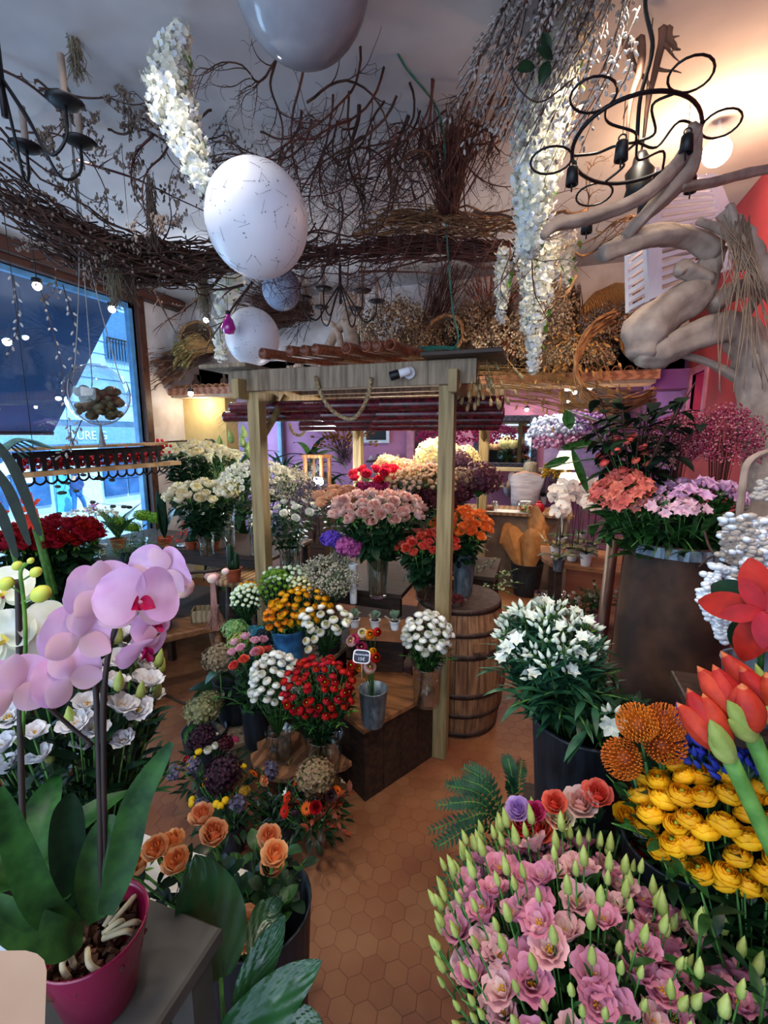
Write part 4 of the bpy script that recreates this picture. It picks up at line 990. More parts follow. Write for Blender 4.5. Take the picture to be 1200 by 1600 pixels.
# white + red ranunculus left front
c = B('ranunculus', 'white ranunculus in the glass vase between the gourd and the red ranunculus', 'white ranunculus by the red ones', ranhd(whiter, .0265), thinst(), 432, 1070, 2.42, 38, 44, 52, .3, low=-.5, seed=8, cutoff=.3)
vase('glass vase of white ranunculus by the low crate', c.x, c.y, .285, .06, .07, .16)
c = B('ranunculus', 'red ranunculus in the front glass vase on the wood slab', 'red ranunculus', ranhd(redran, .0245), thinst(9, .05, .3), 498, 1078, 2.34, 52, 42, 74, .34, low=-.6, seed=9, cutoff=.3, jit=.18)
vase('square-shouldered glass vase of red ranunculus on the wood slab', c.x+.02, c.y, .285, .085, .10, .20)
foliage('greenery', 'green leaves and buds of the red ranunculus spilling over the glass vase', 'foliage', (c.x, c.y, c.z-.22), .24, 30, 15, .035, .35, 'lance', [stem_m, leaf_m, leaf_l], spread=1.3, seed=5, curve=.5)
c = B('ranunculus', 'magenta ranunculus between the white and the red ones', 'magenta ranunculus', ranhd(magr, .022), thinst(), 474, 1048, 2.5, 18, 8, 9, .25, seed=2)
# small rose bunch
c = B('rose', 'coral rose in the small bunch left of the blue pot', 'small coral roses', rosehd(coralr, .032), rstem(8, .06, .2), 395, 1032, 2.6, 28, 14, 5, .22, cutoff=0.1, seed=4)
B('rose', 'pale pink rose in the small bunch left of the blue pot', 'small pale pink roses', [(f_rose(.03), [pm('pale_pink', 'dc9cb4', 'cc88a4'), pm('pale_pink_outer', 'e8b8c4', 'd8a0b4'), sep])], rstem(8, .06, .2), 390, 1016, 2.64, 28, 12, 7, .22, cutoff=.2, seed=6)
vase('dark pot of the small coral and pink roses', c.x, c.y, .22, .065, .08, .26, blackpot, name='dark_pot', cat='pot')
foliage('greenery', 'dark leaves under the small coral and pink roses', 'foliage', (c.x, c.y, .42), .24, 14, 12, .06, .3, 'lance', [stem_m, leaf_d, leaf_m], spread=1.2, seed=6, curve=.4)
hydr('lime green hydrangea head at the top of the left group', 366, 985, 2.85, .085, hy('6f9a58', '8ab070'), .3)
hydr('yellow-green hydrangea head below the lime one', 372, 1006, 2.74, .08, hy('8a9a4c', 'a0ac60'), .3)
hydr('brown and beige dried hydrangea head left of the low crate', 343, 1030, 2.72, .11, hy('7a6850', '94846a'), .35)
hydr('slate blue-black hydrangea head beside the left post', 415, 998, 2.85, .08, hy('2c3440', '1e2630'), .3)
q = W(370, 1040, 2.85); vase('dark bucket of the green and brown hydrangeas', q.x-.04, q.y+.02, .22, .1, .13, .28, blackpot, name='dark_bucket', cat='bucket')
hydr('muted green hydrangea head hanging low at the left of the crate', 312, 1112, 2.6, .10, hy('7c8458', '97926c'), .2)
hydr('muted green and pink hydrangea head, lowest left beside the crate', 325, 1098, 2.7, .08, hy('6f7c50', '8c8660'), .2)
q = W(318, 1120, 2.75); vase('dark bucket on the floor left of the low crate', q.x, q.y, 0, .1, .13, .26, blackpot, name='dark_bucket', cat='bucket')
# gourd, black bowl arrangement
def gourd():
    q = atH(372, 1083, .22); q = q+Vector((-.02, .05, 0)); o = thing('gourd', 'dark green and white striped gourd on the low crate', 'gourd', (q.x, q.y, .22))
    m = bpy.data.materials.new('striped_gourd'); m.use_nodes = True; N = m.node_tree.nodes; L = m.node_tree.links
    tc = N.new('ShaderNodeTexCoord'); sx = N.new('ShaderNodeSeparateXYZ'); L.new(tc.outputs['Object'], sx.inputs[0])
    at = N.new('ShaderNodeMath'); at.operation = 'ARCTAN2'; L.new(sx.outputs[0], at.inputs[0]); L.new(sx.outputs[1], at.inputs[1])
    mu = N.new('ShaderNodeMath'); mu.operation = 'MULTIPLY'; mu.inputs[1].default_value = 11; L.new(at.outputs[0], mu.inputs[0])
    si = N.new('ShaderNodeMath'); si.operation = 'SINE'; L.new(mu.outputs[0], si.inputs[0])
    no = N.new('ShaderNodeTexNoise'); no.inputs['Scale'].default_value = 40; L.new(tc.outputs['Object'], no.inputs[0])
    ad = N.new('ShaderNodeMath'); ad.operation = 'ADD'; L.new(si.outputs[0], ad.inputs[0]); L.new(no.outputs['Fac'], ad.inputs[1])
    r = N.new('ShaderNodeValToRGB'); r.color_ramp.elements[0].color = (*lin('26402e'), 1); r.color_ramp.elements[1].color = (*lin('b8bca0'), 1); r.color_ramp.elements[0].position = .7; r.color_ramp.elements[1].position = .95
    L.new(ad.outputs[0], r.inputs[0]); L.new(r.outputs[0], N['Principled BSDF'].inputs['Base Color']); N['Principled BSDF'].inputs['Roughness'].default_value = .4
    b = MB(); n = 44; vs = []; fs = []
    for i in range(13):
        t = i/12; z = .17*t; rr = .085*math.sin(PI*min(1, t*.93+.06))**.6*(1-.35*t**3)
        for k in range(n): a = 2*PI*k/n; q2 = rr*(1+.05*math.cos(a*11)); vs.append((q2*math.cos(a), q2*math.sin(a), z))
    for i in range(12):
        for k in range(n): fs.append((i*n+k, i*n+(k+1) % n, (i+1)*n+(k+1) % n, (i+1)*n+k))
    fs += [tuple(range(n))[::-1], tuple(range(12*n, 13*n))]; b.add(vs, fs); obj('body', b, m, o)
    b = MB(); tube(b, [(0, 0, .165), (0, 0, .18), (.012, 0, .2)], [.014, .008, .007], 8); obj('stem', b, stem_m, o)
gourd()
def arrangement():
    q = atH(392, 1118, .22); o = thing('flower_arrangement', 'round arrangement of white flowers, protea and peach rose in a black bowl', 'arrangement', (q.x, q.y, .22))
    b = MB(); lathe(b, hollow(.055, .085, .07, .005, .002), 26); obj('bowl', b, blackpot, o)
    b = MB(); ball(b, (0, 0, .07), .07, 12, 8, 0, None, (1, 1, .6)); obj('moss', b, leaf_d, o)
    def put(nm, hd, ms, x, y, z, tl=None): 
        obj(nm, hd, ms, o, M=aim((x, y, z), (x, y-.02, .05)))
    for x, y in ((-.08, -.02), (-.06, -.055), (-.03, -.075), (.0, -.08)): put('white_bloom', f_ranun(.024), [whiter[0], whiter[1], yc], x, y, .07)
    put('peach_rose', f_rose(.03), [peach[0], peach[1], sep], -.03, 0, .12)
    put('pincushion', f_pom(.028, 60), [pm('mustard_pin', 'b08830', '8c6a20')], -.02, -.05, .1)
    put('brown_hydrangea', f_hyd(.038, 40, .25), hy('8a5a3c', '6c4030'), .05, -.03, .09)
    put('green_ball', f_pom(.025, 60), [pm('green_trick', '5a8c24', '467418')], .04, .04, .11)
    put('pink_lily', f_open6(.03), [pm('pink_lily', 'c06a78', 'a85060'), pm('pink_lily', 'c06a78')], .02, -.07, .08)
    b = MB(); tube(b, smoothpts([(0, -.05, .08), (0.0, -.03, .17), (.02, 0, .2), (.04, .0, .13)], 5), .004, 6); obj('curved_stem', b, leaf_l, o)
arrangement()

# ---- hand-tied bouquets on the floor
def bouquet(label, px, py, d, R, items, base_px=None, seed=1, vase_r=None, leafm=leaf_d):
    random.seed(seed); c = W(px, py, d); o = thing('bouquet', label, 'bouquet', (c.x, c.y, 0)); h = c.z
    b = MB()
    for k in range(30):
        a = random.uniform(0, 6.28); q = random.uniform(.4, 1)*R*1.05; tube(b, [(0, 0, .02), (q*.25*math.cos(a), q*.25*math.sin(a), h*.45), (q*math.cos(a), q*math.sin(a), h*.95)], .0025, 4)
    obj('stems', b, stem_m, o)
    b = MB()
    for k in range(90):
        a = random.uniform(0, 6.28); q = random.uniform(.35, 1.05)*R; z = h-R*.15-random.random()*R*.75
        petal(b, R*.42, R*.13, T_((q*math.cos(a), q*math.sin(a), z), rz=a-PI/2+random.uniform(-.6, .6), rx=random.uniform(-.5, .6)), 0, -.5, .05, 'lance', 4, 2, fold=.1)
    obj('foliage', b, leafm, o)
    for nm, hd, ms, ax, ay, rr, lb in items:
        # ax, ay in -1..1 : position on the dome as seen from above (x right, y away)
        x = (ax*math.cos(YAW)-ay*math.sin(YAW)*0)*R*rr; y = (ay+ax*math.sin(YAW))*R*rr; q = min(.98, math.hypot(x, y)/R); z = h+R*.45*math.sqrt(1-q*q)-R*.1
        p = obj(nm, hd, ms, o, M=aim((x, y, z), (x*1.1, y*1.1-.03, R*.75)))
        if lb: p['label'] = lb
    return o, c
gerb = lambda r, c1: (f_daisy(r), [c1, pm('dark_eye', '3a1a10', '241008', .05)])
orp = pm('orange_gerbera', 'e8701a', 'd45c0c'); ylp = pm('yellow_button', 'e8c01c', 'd4ac10'); dk = hy('3c1c2e', '26101e'); gp = hy('a08068', '8a8458')
redp = pm('scarlet_gerbera', 'd83414', 'c0280c')
sl = hy('6c6880', '545068')
it = [('hydrangea', f_hyd(.075, 80, .2), dk, -.2, .15, 1, None), ('hydrangea', f_hyd(.04, 30, .3), hy('4c0c1c', '340814'), .5, .1, 1, None), ('white_bloom', f_ranun(.026), [whiter[0], whiter[1], greenc], .2, -.25, 1, None), ('white_bloom', f_ranun(.024), [whiter[0], whiter[1], greenc], .28, -.05, 1, None),
      ('pink_bloom', f_open6(.035), [magr[0], magr[1]], .5, .45, 1, None), ('white_bloom', f_ranun(.02), [whiter[0], whiter[1], greenc], -.2, .7, 1, None), ('dark_red_bloom', f_ranun(.022), [redr[0], redr[1], greenc], -.25, -.55, 1, None), ('pink_bloom', f_ranun(.02), [magr[0], magr[1], greenc], .4, .8, 1, None)]
for x, y in ((-.05, -.3), (-.55, -.65), (-.05, -.7), (.0, -.6)): it.append(('yellow_bloom', f_button(.02), [ylp, ylp], x, y, 1, None))
for x, y in ((.1, -.75), (-.45, -.85)): it.append(('grey_leaf_head', f_hyd(.03, 12, .6), sl, x, y, 1, None))
bouquet('bouquet with plum hydrangea and white blooms, furthest of the three on the floor', 325, 1180, 2.42, .155, it, seed=1)
it = [('hydrangea', f_hyd(.09, 110, .18), dk, -.05, .0, 1, None), ('gerbera', *gerb(.03, orp), .45, .62, 1, None), ('rose', f_rose(.028), [peach[0], peach[1], sep], .85, .3, 1, None), ('pincushion', f_pom(.028, 60), [pm('mustard_pin', 'b08830')], .72, -.35, 1, None),
      ('gerbera', *gerb(.03, mustr[0]), -.75, .1, 1, None), ('rose', f_rose(.024), [peach[0], peach[1], sep], -.55, .5, 1, None)]
for x, y in ((.2, -.8), (.35, -.85), (.1, -.95), (.4, -.7), (-.8, -.4), (-.7, -.55), (-.15, .75), (0, .8), (-.1, .85)): it.append(('yellow_bloom', f_button(.017), [ylp, ylp], x, y, 1, None))
for x, y in ((.75, .95), (.85, .75), (.75, -.7), (-.2, -.8)): it.append(('grey_leaf_head', f_hyd(.032, 12, .6), sl, x, y, 1, None))
bouquet('bouquet with big dark plum hydrangea and yellow buttons, middle one on the floor', 356, 1235, 2.2, .15, it, seed=2)
it = [('hydrangea', f_hyd(.092, 110, .2), gp, -.0, .15, 1, None), ('gerbera', *gerb(.032, redp), -.7, -.25, 1, None), ('gerbera', *gerb(.034, redp), -.6, -.6, 1, None), ('gerbera', *gerb(.032, orp), .15, -.75, 1, None), ('gerbera', *gerb(.032, orp), .75, .0, 1, None),
      ('gerbera', *gerb(.03, orp), -.7, .35, 1, None), ('rose', f_rose(.028), [redran[0], redran[1], sep], .4, -.7, 1, None), ('plum_calla', f_calla(.026), [pm('plum_spathe', '2c1018', '1c0a10'), stem_m], .62, -.35, 1, None),
      ('pink_bloom', f_ranun(.018), [magr[0], magr[1], greenc], .6, -.1, 1, None), ('white_bloom', f_open6(.022), [whiter[0], whiter[1]], -.85, 0, 1, None), ('cream_bloom', f_open6(.022), [cream[0], cream[1]], .6, .65, 1, None), ('protea_bud', f_pom(.02, 30), [dk[0]], -.15, -.8, 1, None)]
o, c = bouquet('bouquet with beige hydrangea and orange gerberas in a glass vase on the floor', 490, 1245, 2.2, .15, it, seed=3)
vase('round glass vase of the orange gerbera bouquet on the floor', c.x, c.y, 0, .05, .06, .17)
oak = [twigr, pm('rust_leaf', '7c3420', '5a2416', .1)]
foliage('oak_leaf_branch', 'rust coloured oak leaves sticking out right of the gerbera bouquet', 'foliage', (c.x+.05, c.y, .2), .2, 7, 8, .05, .45, 'oval', oak, spread=2.0, seed=4)
foliage('greenery', 'dark feathery greens between the floor bouquets', 'foliage', (-1.14, 1.75, .03), .34, 22, 16, .05, .2, 'lance', [stem_m, leaf_d, pm('grey_leaf', '4c5a5c', '38464a', .1)], spread=.9, seed=9)
vase('black bucket between the floor bouquets', -1.14, 1.76, 0, .09, .11, .14, blackpot, name='black_bucket', cat='bucket')
vase('dark pot of the furthest floor bouquet', W(325, 1180, 2.42).x, W(325, 1180, 2.42).y, 0, .06, .075, .2, blackpot, name='dark_pot', cat='pot')
vase('dark pot of the middle floor bouquet', W(356, 1235, 2.2).x, W(356, 1235, 2.2).y, 0, .06, .075, .16, blackpot, name='dark_pot', cat='pot')
# ================================================================ left side, by the window
table('window_table', 'dark narrow table along the shop window under the lime green flowers', -4.2, -3.2, 1.3, 4.0, .95, wood_dark, shelf=.35)
lime = pm('lime_petal', '7fb02c', '659822')
def glassv(label, p, z0, r, h): return vase(label, p.x, p.y, z0, r*.85, r, h)
for i, (px, py, r) in enumerate(((186, 818, .085), (206, 826, .08), (222, 808, .085), (244, 812, .085))):
    c = W(px, py, 4.3); o = thing('hydrangea', 'lime green hydrangea head, '+('leftmost', 'lowest', 'upper middle', 'rightmost')[i]+' of the four by the window', 'hydrangea', c-Vector((0, 0, .2)))
    obj('stem', stemmesh(.2, 3, .08, .6, .1), [stem_m, leaf_m], o); obj('flower_head', f_hyd(r, 90, .16, .7), hy('86b83c', '6f9c2a'), o, M=T_((0, 0, .2-r*.4), rx=-.3))
p = W(213, 830, 4.3); glassv('glass vase of the lime green flowers by the window', p, .95, .09, p.z-1.02)
# houseplant leaves between
def leafplant(label, px, py, d, n, L, w, m, z0=None, potm=None, seed=1, tilt=.9, name='potted_plant', prof='oval', potr=.07, bend=-.7):
    random.seed(seed); c = W(px, py, d); z0 = c.z if z0 is None else z0; o = thing(name, label, 'plant', (c.x, c.y, z0))
    b = MB(); lathe(b, hollow(potr*.75, potr, potr*1.6), 20); obj('pot', b, potm or terracotta, o)
    for k in range(n):
        b = MB(); s = random.uniform(.7, 1.1); petal(b, L*s, w*s, None, 0, bend, .1, prof, 7, 2, fold=.15)
        obj('leaf', b, m, o, M=T_((0, 0, potr*1.5), rz=k*2.4, rx=tilt+random.uniform(-.25, .3)))
    return o
leafplant('tall paddle-leaved green plant in the middle of the window table', 186, 858, 4.25, 7, .36, .10, leaf_m, .95, seed=3, tilt=1.3)
leafplant('dark flat-leaved cactus at the right end of the window table', 258, 850, 4.3, 6, .42, .10, leaf_d, .95, seed=5, tilt=1.4, prof='oval', bend=-.15)
c = B('lisianthus', 'white budding lisianthus in front of the window behind the red roses', 'white window lisianthus', [(f_spray(.06, 6, .2, 'ball'), wsp)], rstem(5, .05, .15), 140, 812, 3.9, 34, 8, 9, .3)
glassv('glass vase of white budding lisianthus in the window', c, .95, .06, c.z-1.1)
f = MB(); 
o = thing('potted_orchid', 'small pink orchid in the window beside the paddle-leaved plant', 'orchid', (W(158, 870, 4.1).x, W(158, 870, 4.1).y, .95))
b = MB(); lathe(b, hollow(.04, .055, .09), 18); obj('pot', b, white_plastic, o); b = MB(); tube(b, smoothpts([(0, 0, .08), (0, 0, .3), (-.03, 0, .4), (-.06, 0, .42)], 4), .004, 5); obj('stem', b, stem_m, o)
for k in range(3): obj('bloom', f_open6(.04, 0, 6, .6, .3), [magr[1], purr[1]], o, M=aim((-.08+.03*k, 0, .40+.02*k), (.2, -1, .2), k))
# grass pot (asparagus fern)
p = W(205, 888, 3.9); foliage('asparagus_fern', 'fluffy bright green asparagus fern in the dark left corner', 'plant', (p.x, p.y, .95), .36, 60, 30, .02, .12, 'lance', [stem_m, pm('fern_green', '3c6c30', '28501f', .2), pm('fern_light', '5c8c44', '3c6c30', .2)], spread=2.0, seed=4, rs=.0012, curve=.5)
vase('dark pot of the asparagus fern', p.x, p.y, .95, .07, .09, .1, blackpot, name='dark_pot', cat='pot')
# jar, candle, berries
p = W(288, 858, 4.0); o = thing('glass_jar', 'squat silvery glass jar on the window table beside the orange candle', 'jar', (p.x, p.y, .95)); b = MB(); lathe(b, hollow(.06, .065, .1), 22); obj('body', b, mat('mercury_glass', 'a0a0a4', '606068', scale=20, rough=.15, metal=.8), o)
b = MB(); lathe(b, [(.055, .1), (.06, .105), (.055, .12), (.0001, .125)], 22); obj('lid', b, mat('steel', 'b0b4b8', rough=.3, metal=.9), o)
p = W(262, 862, 3.95); b = MB(); lathe(b, [(.022, 0), (.022, .11), (.018, .112), (.0001, .110)], 16); tube(b, [(0, 0, .11), (0, 0, .122)], .002, 4); one('candle', b, mat('orange_wax', 'd05c28', rough=.5), 'orange pillar candle left of the silvery jar', 'candle', loc=(p.x, p.y, .95))
berry = mat('red_berry', 'd8303a', 'b01c26', rough=.25)
def berries(label, pts, n, r, name='berry_branch', spread=.05, seed=2, m=None, cat='branch', tw=None):
    random.seed(seed); P = smoothpts(pts, 6); b = MB(); tube(b, P, [.006*(1-.6*i/len(P)) for i in range(len(P))], 5, 0)
    for k in range(n):
        i = random.randrange(len(P)); q = P[i]+Vector([random.uniform(-1, 1)*spread for _ in range(3)]); tube(b, [P[i], q], .0012, 3, 0, cap=False); ball(b, q, r*random.uniform(.8, 1.2), 7, 5, 1)
    return one(name, b, [twig, m or berry], label, cat)
berries('red berry twig standing behind the silvery jar', [W(270, 862, 4.2), W(282, 842, 4.2), W(295, 818, 4.2)], 60, .008, spread=.07)
# hook rail with berries, hung in front of the window
A_, B_ = W(18, 712, 2.4), W(252, 700, 3.1)
def hookrail():
    t = thing('hook_rail', 'long black iron rail of curled hooks hanging across the window', 'hook rail', (A_+B_)/2); c = (A_+B_)/2; d = (B_-A_); n = 15; u = d.normalized()
    b = MB(); T = Matrix.Translation(A_-c)@d.to_track_quat('Y', 'Z').to_matrix().to_4x4(); box(b, -.006, .006, 0, d.length, -.02, .015, T=T); obj('bar', b, iron, t)
    for k in range(n):
        q = A_-c+d*(k+.5)/n; b = MB(); box(b, -.008, .008, -.012, .012, -.10, 0, T=Matrix.Translation(q)@d.to_track_quat('Y', 'Z').to_matrix().to_4x4())
        pts = [q+Vector((0, 0, -.09))+u*0, q+Vector((0, 0, -.145))+u*.005, q+Vector((0, 0, -.165))+u*.03, q+Vector((0, 0, -.15))+u*.055, q+Vector((0, 0, -.125))+u*.06]
        tube(b, smoothpts(pts, 4), .006, 6); obj('hook', b, iron, t)
    for k in (.12, .88):
        q = A_-c+d*k; b = MB(); tube(b, [q, q+Vector((0, 0, HC-(c+q).z))], .0022, 4); obj('hanging_wire', b, iron, t)
hookrail()
b = MB(); d = B_-A_; T = Matrix.Translation(A_-d*.08+Vector((0, .06, .0)))@d.to_track_quat('Y', 'Z').to_matrix().to_4x4(); box(b, -.01, .08, 0, d.length*1.12, -.115, -.09, T=T); box(b, -.01, .08, 0, d.length*1.02, .025, .04, T=T)
one('wooden_tray', b, mat('pale_board', 'b89468', '9c7a50', wave=3, rough=.6), 'thin pale wooden double rail carrying the red berries behind the hooks', 'board')
for k in range(5):
    a = A_+d*(.05+.19*k)+(A_-CAM).normalized()*.075+Vector((0, 0, -.045)); berries('sprig of red berries lying in the pale rail, '+('leftmost', 'second from the left', 'middle', 'second from the right', 'rightmost, rising above the hooks')[k], [a, a+d*.1+Vector((0, 0, .0)), a+d*.21+Vector((0, 0, .0 if k < 4 else .05))], 80, .012, spread=.033 if k < 4 else .055, seed=k)
b = MB(); tube(b, smoothpts([W(205, 706, 3.0), W(235, 699, 3.2), W(258, 691, 3.4), (W(292, 689, 3.6))], 5), .007, 6); one('twig', b, twig, 'dark bare twig pointing right from the berry rail', 'twig')
# hanging dried bud garland strings below the rail
for k, pts in enumerate((((92, 725), (88, 740), (90, 800), (95, 830)), ((92, 725), (103, 745), (100, 765), (92, 768)), ((95, 722), (135, 742), (180, 748), (220, 745)), ((70, 735), (110, 760), (150, 785), (200, 790)))):
    P = smoothpts([W(x, y, 2.9) for x, y in pts], 6); b = MB(); tube(b, P, .0016, 4, 0); random.seed(k)
    for j in range(7): q = P[random.randrange(len(P))]; ball(b, q+Vector((.01, 0, -.01)), .018, 8, 5, 1, None, (1.3, .8, .6))
    one('bud_string', b, [iron, mat('dried_bud', '3f4634', '2a2c22', rough=.8)], 'thin wire string of dried leaf buds below the hook rail, '+('vertical one', 'small loop', 'upper slanting one', 'lower slanting one')[k], 'garland')
# glass globe with moss
def globe():
    c = W(152, 616, 2.55); o = thing('glass_globe', 'clear glass globe filled with brown moss hanging in front of the window', 'globe', c); r = .165
    b = MB(); ball(b, (0, 0, 0), r, 28, 16); obj('body', b, glass('globe_glass', (.9, .95, 1), .10), o)
    b = MB(); random.seed(3)
    for k in range(70): ball(b, (random.uniform(-.10, .09), random.uniform(-.07, .07), random.uniform(-.10, .05)-.02), random.uniform(.015, .035), 8, 6, 0, None, (1.1, 1, .8))
    obj('moss', b, moss_m, o)
    for k in range(3):
        a = k*2.1+.5; ww = (mat('grey_cord', '9c9a98', '6a6866'),)
        b = MB(); P = [(r*1.02*math.cos(a)*math.cos(t), r*1.02*math.sin(a)*math.cos(t), r*1.02*math.sin(t)) for t in [-1.5, -1.1, -.6, -.1, .4, .8]]; tube(b, smoothpts(P+[(.02*math.cos(a), .02*math.sin(a), .75), (0, 0, HC-c.z)], 5), .003, 5); obj('cord', b, ww, o)
    b = MB(); tube(b, [(0, 0, -r), (0, 0, -r-.02), (0, 0, -r-.12)], [.008, .006, .018], 8); obj('tassel', b, ww, o)
globe()
# pussy willow twigs with silvery catkins
catk = mat('catkin', 'c8c4c0', '9a9490', rough=.9)
def willow(label, pts, n=20, r=.004, cr=.009, group=None, seed=1, m=None, spread=.01):
    P = smoothpts(pts, 8); random.seed(seed); b = MB(); tube(b, P, [r*(1-.6*i/len(P)) for i in range(len(P))], 5, 0)
    for k in range(n):
        i = int((k+.3)/n*(len(P)-2)); d = (P[i+1]-P[i]).normalized(); o = d.orthogonal(); o.rotate(Quaternion(d, k*2.4)); q = P[i].lerp(P[i+1], random.random())+o*(r+cr*.5)
        m2 = MB(); ball(m2, (0, 0, cr*1.1), cr, 6, 5, 0, None, (.62, .62, 1.35)); merge(b, m2, aim(q, d+o*.5), 1)
    return one('pussy_willow', b, [twig, m or catk], label, 'twig', group)
# columns of iron / pale globe cords in the window: catkin strings
for k, (a, e, d1) in enumerate((((98, 445), (112, 585), 2.45), ((60, 440), (108, 690), 2.9), ((128, 655), (55, 745), 2.6), ((110, 665), (80, 720), 2.6), ((20, 430), (10, 560), 2.6))):
    p, q = W(*a, d1), W(*e, d1*.98); m_ = (p+q)/2+Vector((.02, .03, -.02))
    willow('silvery catkin twig hanging before the window, '+('above the glass globe', 'long slanting one', 'crossing below the globe', 'short one below the globe', 'leftmost')[k], [p, m_, q], 16, .003, .010, seed=k)
# red roses, far left
c = B('rose', 'dark red rose in the big dense bunch at the left edge before the window', 'dark red roses', rosehd(redr, .040), rstem(12, .09, .34), 84, 842, 2.45, 58, 20, 50, .4, cutoff=.35, jit=.1, low=-.35, seed=14)
table('side_table', 'black side table at the left edge under the red roses', -2.75, -2.0, 1.1, 1.75, 1.0, wood_dark)
vase('dark glass vase of the red roses', c.x, c.y, 1.0, .08, .09, c.z-.2-1.0)
B('rose', 'dark red rose in the smaller bunch cut off by the left edge', 'dark red roses at the edge', rosehd(redr, .04), rstem(8, .09, .3), 8, 862, 2.2, 26, 16, 9, .35, seed=3)
amr = [pm('scarlet_amaryllis', 'c8321c', 'a82414'), pm('scarlet_amaryllis2', 'd44428', 'b82e1a')]
for k, (px, py, r, l) in enumerate(((54, 792, .06, 'open scarlet amaryllis above the dark red roses'), (52, 815, .055, 'second scarlet amaryllis, lower one above the dark red roses'), (6, 808, .055, 'scarlet amaryllis cut by the left edge'))):
    q = W(px, py, 2.2-.1*k); o = thing('amaryllis', l, 'flower', (q.x, q.y+.05, q.z-.45)); b = MB(); tube(b, [(0, 0, 0), (0, -.05, .44)], .01, 8); obj('stem', b, stem_m, o)
    obj('bloom', f_open6(r, 0, 6, .62, .75), amr, o, M=aim((0, -.05, .45), (.1, -1, .3), k))
# big dark glossy straps at the left edge
for k, pts in enumerate((((-30, 665), (20, 730), (62, 835)), ((-20, 715), (15, 770), (45, 850)), ((-30, 760), (0, 800), (25, 870)))):
    P = smoothpts([W(x, y, 1.75) for x, y in pts], 6); b = MB(); vs = []; n = len(P)
    for i, q in enumerate(P):
        w = .026*math.sin(PI*(.12+.8*i/n)); vs += [q+R_*-w+Z_*w*.3, q+Vector((0, 0, -.008)), q+R_*w+Z_*w*.0]
    b.add(vs, [(i*3+j, i*3+j+1, i*3+j+4, i*3+j+3) for i in range(n-1) for j in (0, 1)]); one('strap_leaf', b, pm('glossy_leaf', '101e14', '08120c', .02, rough=.6), 'glossy dark green strap leaf slanting in from the left edge, '+('upper', 'middle', 'lower')[k], 'leaf')
pal = [twigr, pm('blue_frond', '5c8078', '3c5c58', .15)]
for k in range(9):
    a = W(-12, 700+k*3, 1.9); e = W(40+k*6, 706-k*2+abs(k-4)*3, 2.0); m_ = (a+e)/2+Vector((0, 0, .035+.004*k)); P = smoothpts([a, m_, e], 6); b = MB(); tube(b, P, [.004]*(len(P)-1)+[.001], 4); one('frond', b, pal[1], 'thin blue-green arching frond at the left edge before the hook rail', 'leaf', 'blue-green fronds')

# bench with stone pot and crate
def bench():
    t = thing('wooden_bench', 'rough old wooden bench on the floor left of the display', 'bench', (-2.62, 2.72, 0)); M = T_((0, 0, 0), rz=.9)
    b = MB(); box(b, -.33, .33, -.16, .16, .47, .53, T=M, bev=.012); obj('seat', b, wood_warm, t)
    for sx in (-1, 1):
        for sy in (-1, 1):
            b = MB(); q = M@Vector((sx*.24, sy*.1, .48)); e = M@Vector((sx*.28, sy*.13, 0)); tube(b, [q, e], [.03, .022], 8); obj('leg', b, wood_warm, t)
bench()
b = MB(); lathe(b, hollow(.10, .13, .24, .012, .004), 28); one('stone_pot', b, mat('grey_wicker', '8c8c8c', '56565a', scale=60, rough=.9, bump=.8, stretch=(1, 1, 3)), 'grey textured pot on the rough wooden bench', 'pot', loc=(-2.72, 2.58, .53))
def openbox(name, label, x, y, z, w, d, h, m, rz, cat='box', th=.012):
    b = MB(); box(b, -w, w, -d, -d+th, 0, h); box(b, -w, w, d-th, d, 0, h); box(b, -w, -w+th, -d, d, 0, h); box(b, w-th, w, -d, d, 0, h); box(b, -w, w, -d, d, 0, th)
    return one(name, b, m, label, cat, M=T_((x, y, z), rz=rz))
openbox('wooden_box', 'small pale wooden box on the right end of the rough bench', -2.50, 2.86, .531, .10, .07, .10, mat('pale_pine', 'a08c70', '84704f', wave=4, rough=.8), .5)
p = W(245, 1005, 3.0)
# log slices stack with dried items, little cactus pots
def logstool(label, x, y, h, r, legs=True):
    t = thing('log_stool', label, 'stool', (x, y, 0)); random.seed(int(x*100)); b = MB(); lathe(b, [(r, h-.05), (r*1.02, h-.03), (r, h)], 24, wob=.05); obj('slice', b, mat('log_slice', 'a07c54', '6f5034', scale=7, wave=2, rough=.7, bump=.2), t)
    for k in range(3):
        a = k*2.1; b = MB(); tube(b, [(r*.5*math.cos(a), r*.5*math.sin(a), h-.05), (r*.9*math.cos(a), r*.9*math.sin(a), 0)], .02, 7); obj('leg', b, wood_dark, t)
p = atH(322, 878, .95); logstool('low round log slice stool in the dark corner left of the post', -2.62, 3.28, .86, .15)
p = atH(365, 872, .9); logstool('taller log slice stool beside the left pergola post', -2.15, 2.85, .95, .17)
for k in range(3):
    q = W(302+k*18, 846, 3.9); o = thing('potted_cactus', 'small dark cactus in a clay pot below the cream roses, '+('left', 'middle', 'right')[k]+' of three', 'cactus', (q.x, q.y-.03, 1.05))
    b = MB(); lathe(b, hollow(.035, .045, .07), 16); obj('pot', b, terracotta, o); obj('plant', f_pom(.05, 50), leaf_d, o, loc=(0, 0, .05))
q = W(362, 845, 3.3); o = thing('potted_cactus', 'tall column cactus in a terracotta pot beside the left pergola post', 'cactus', (q.x, q.y, .95)); b = MB(); lathe(b, hollow(.045, .06, .10), 18); obj('pot', b, terracotta, o)
b = MB()
for dx, hh in ((-.015, .26), (.02, .2), (0, .15)):
    vs = []
    lathe(b, [(.018, .08), (.024, .12), (.024, hh), (.012, hh+.02), (.0001, hh+.025)], 14, 0, T_((dx, dx*.5, 0)))
obj('plant', b, leaf_d, o)
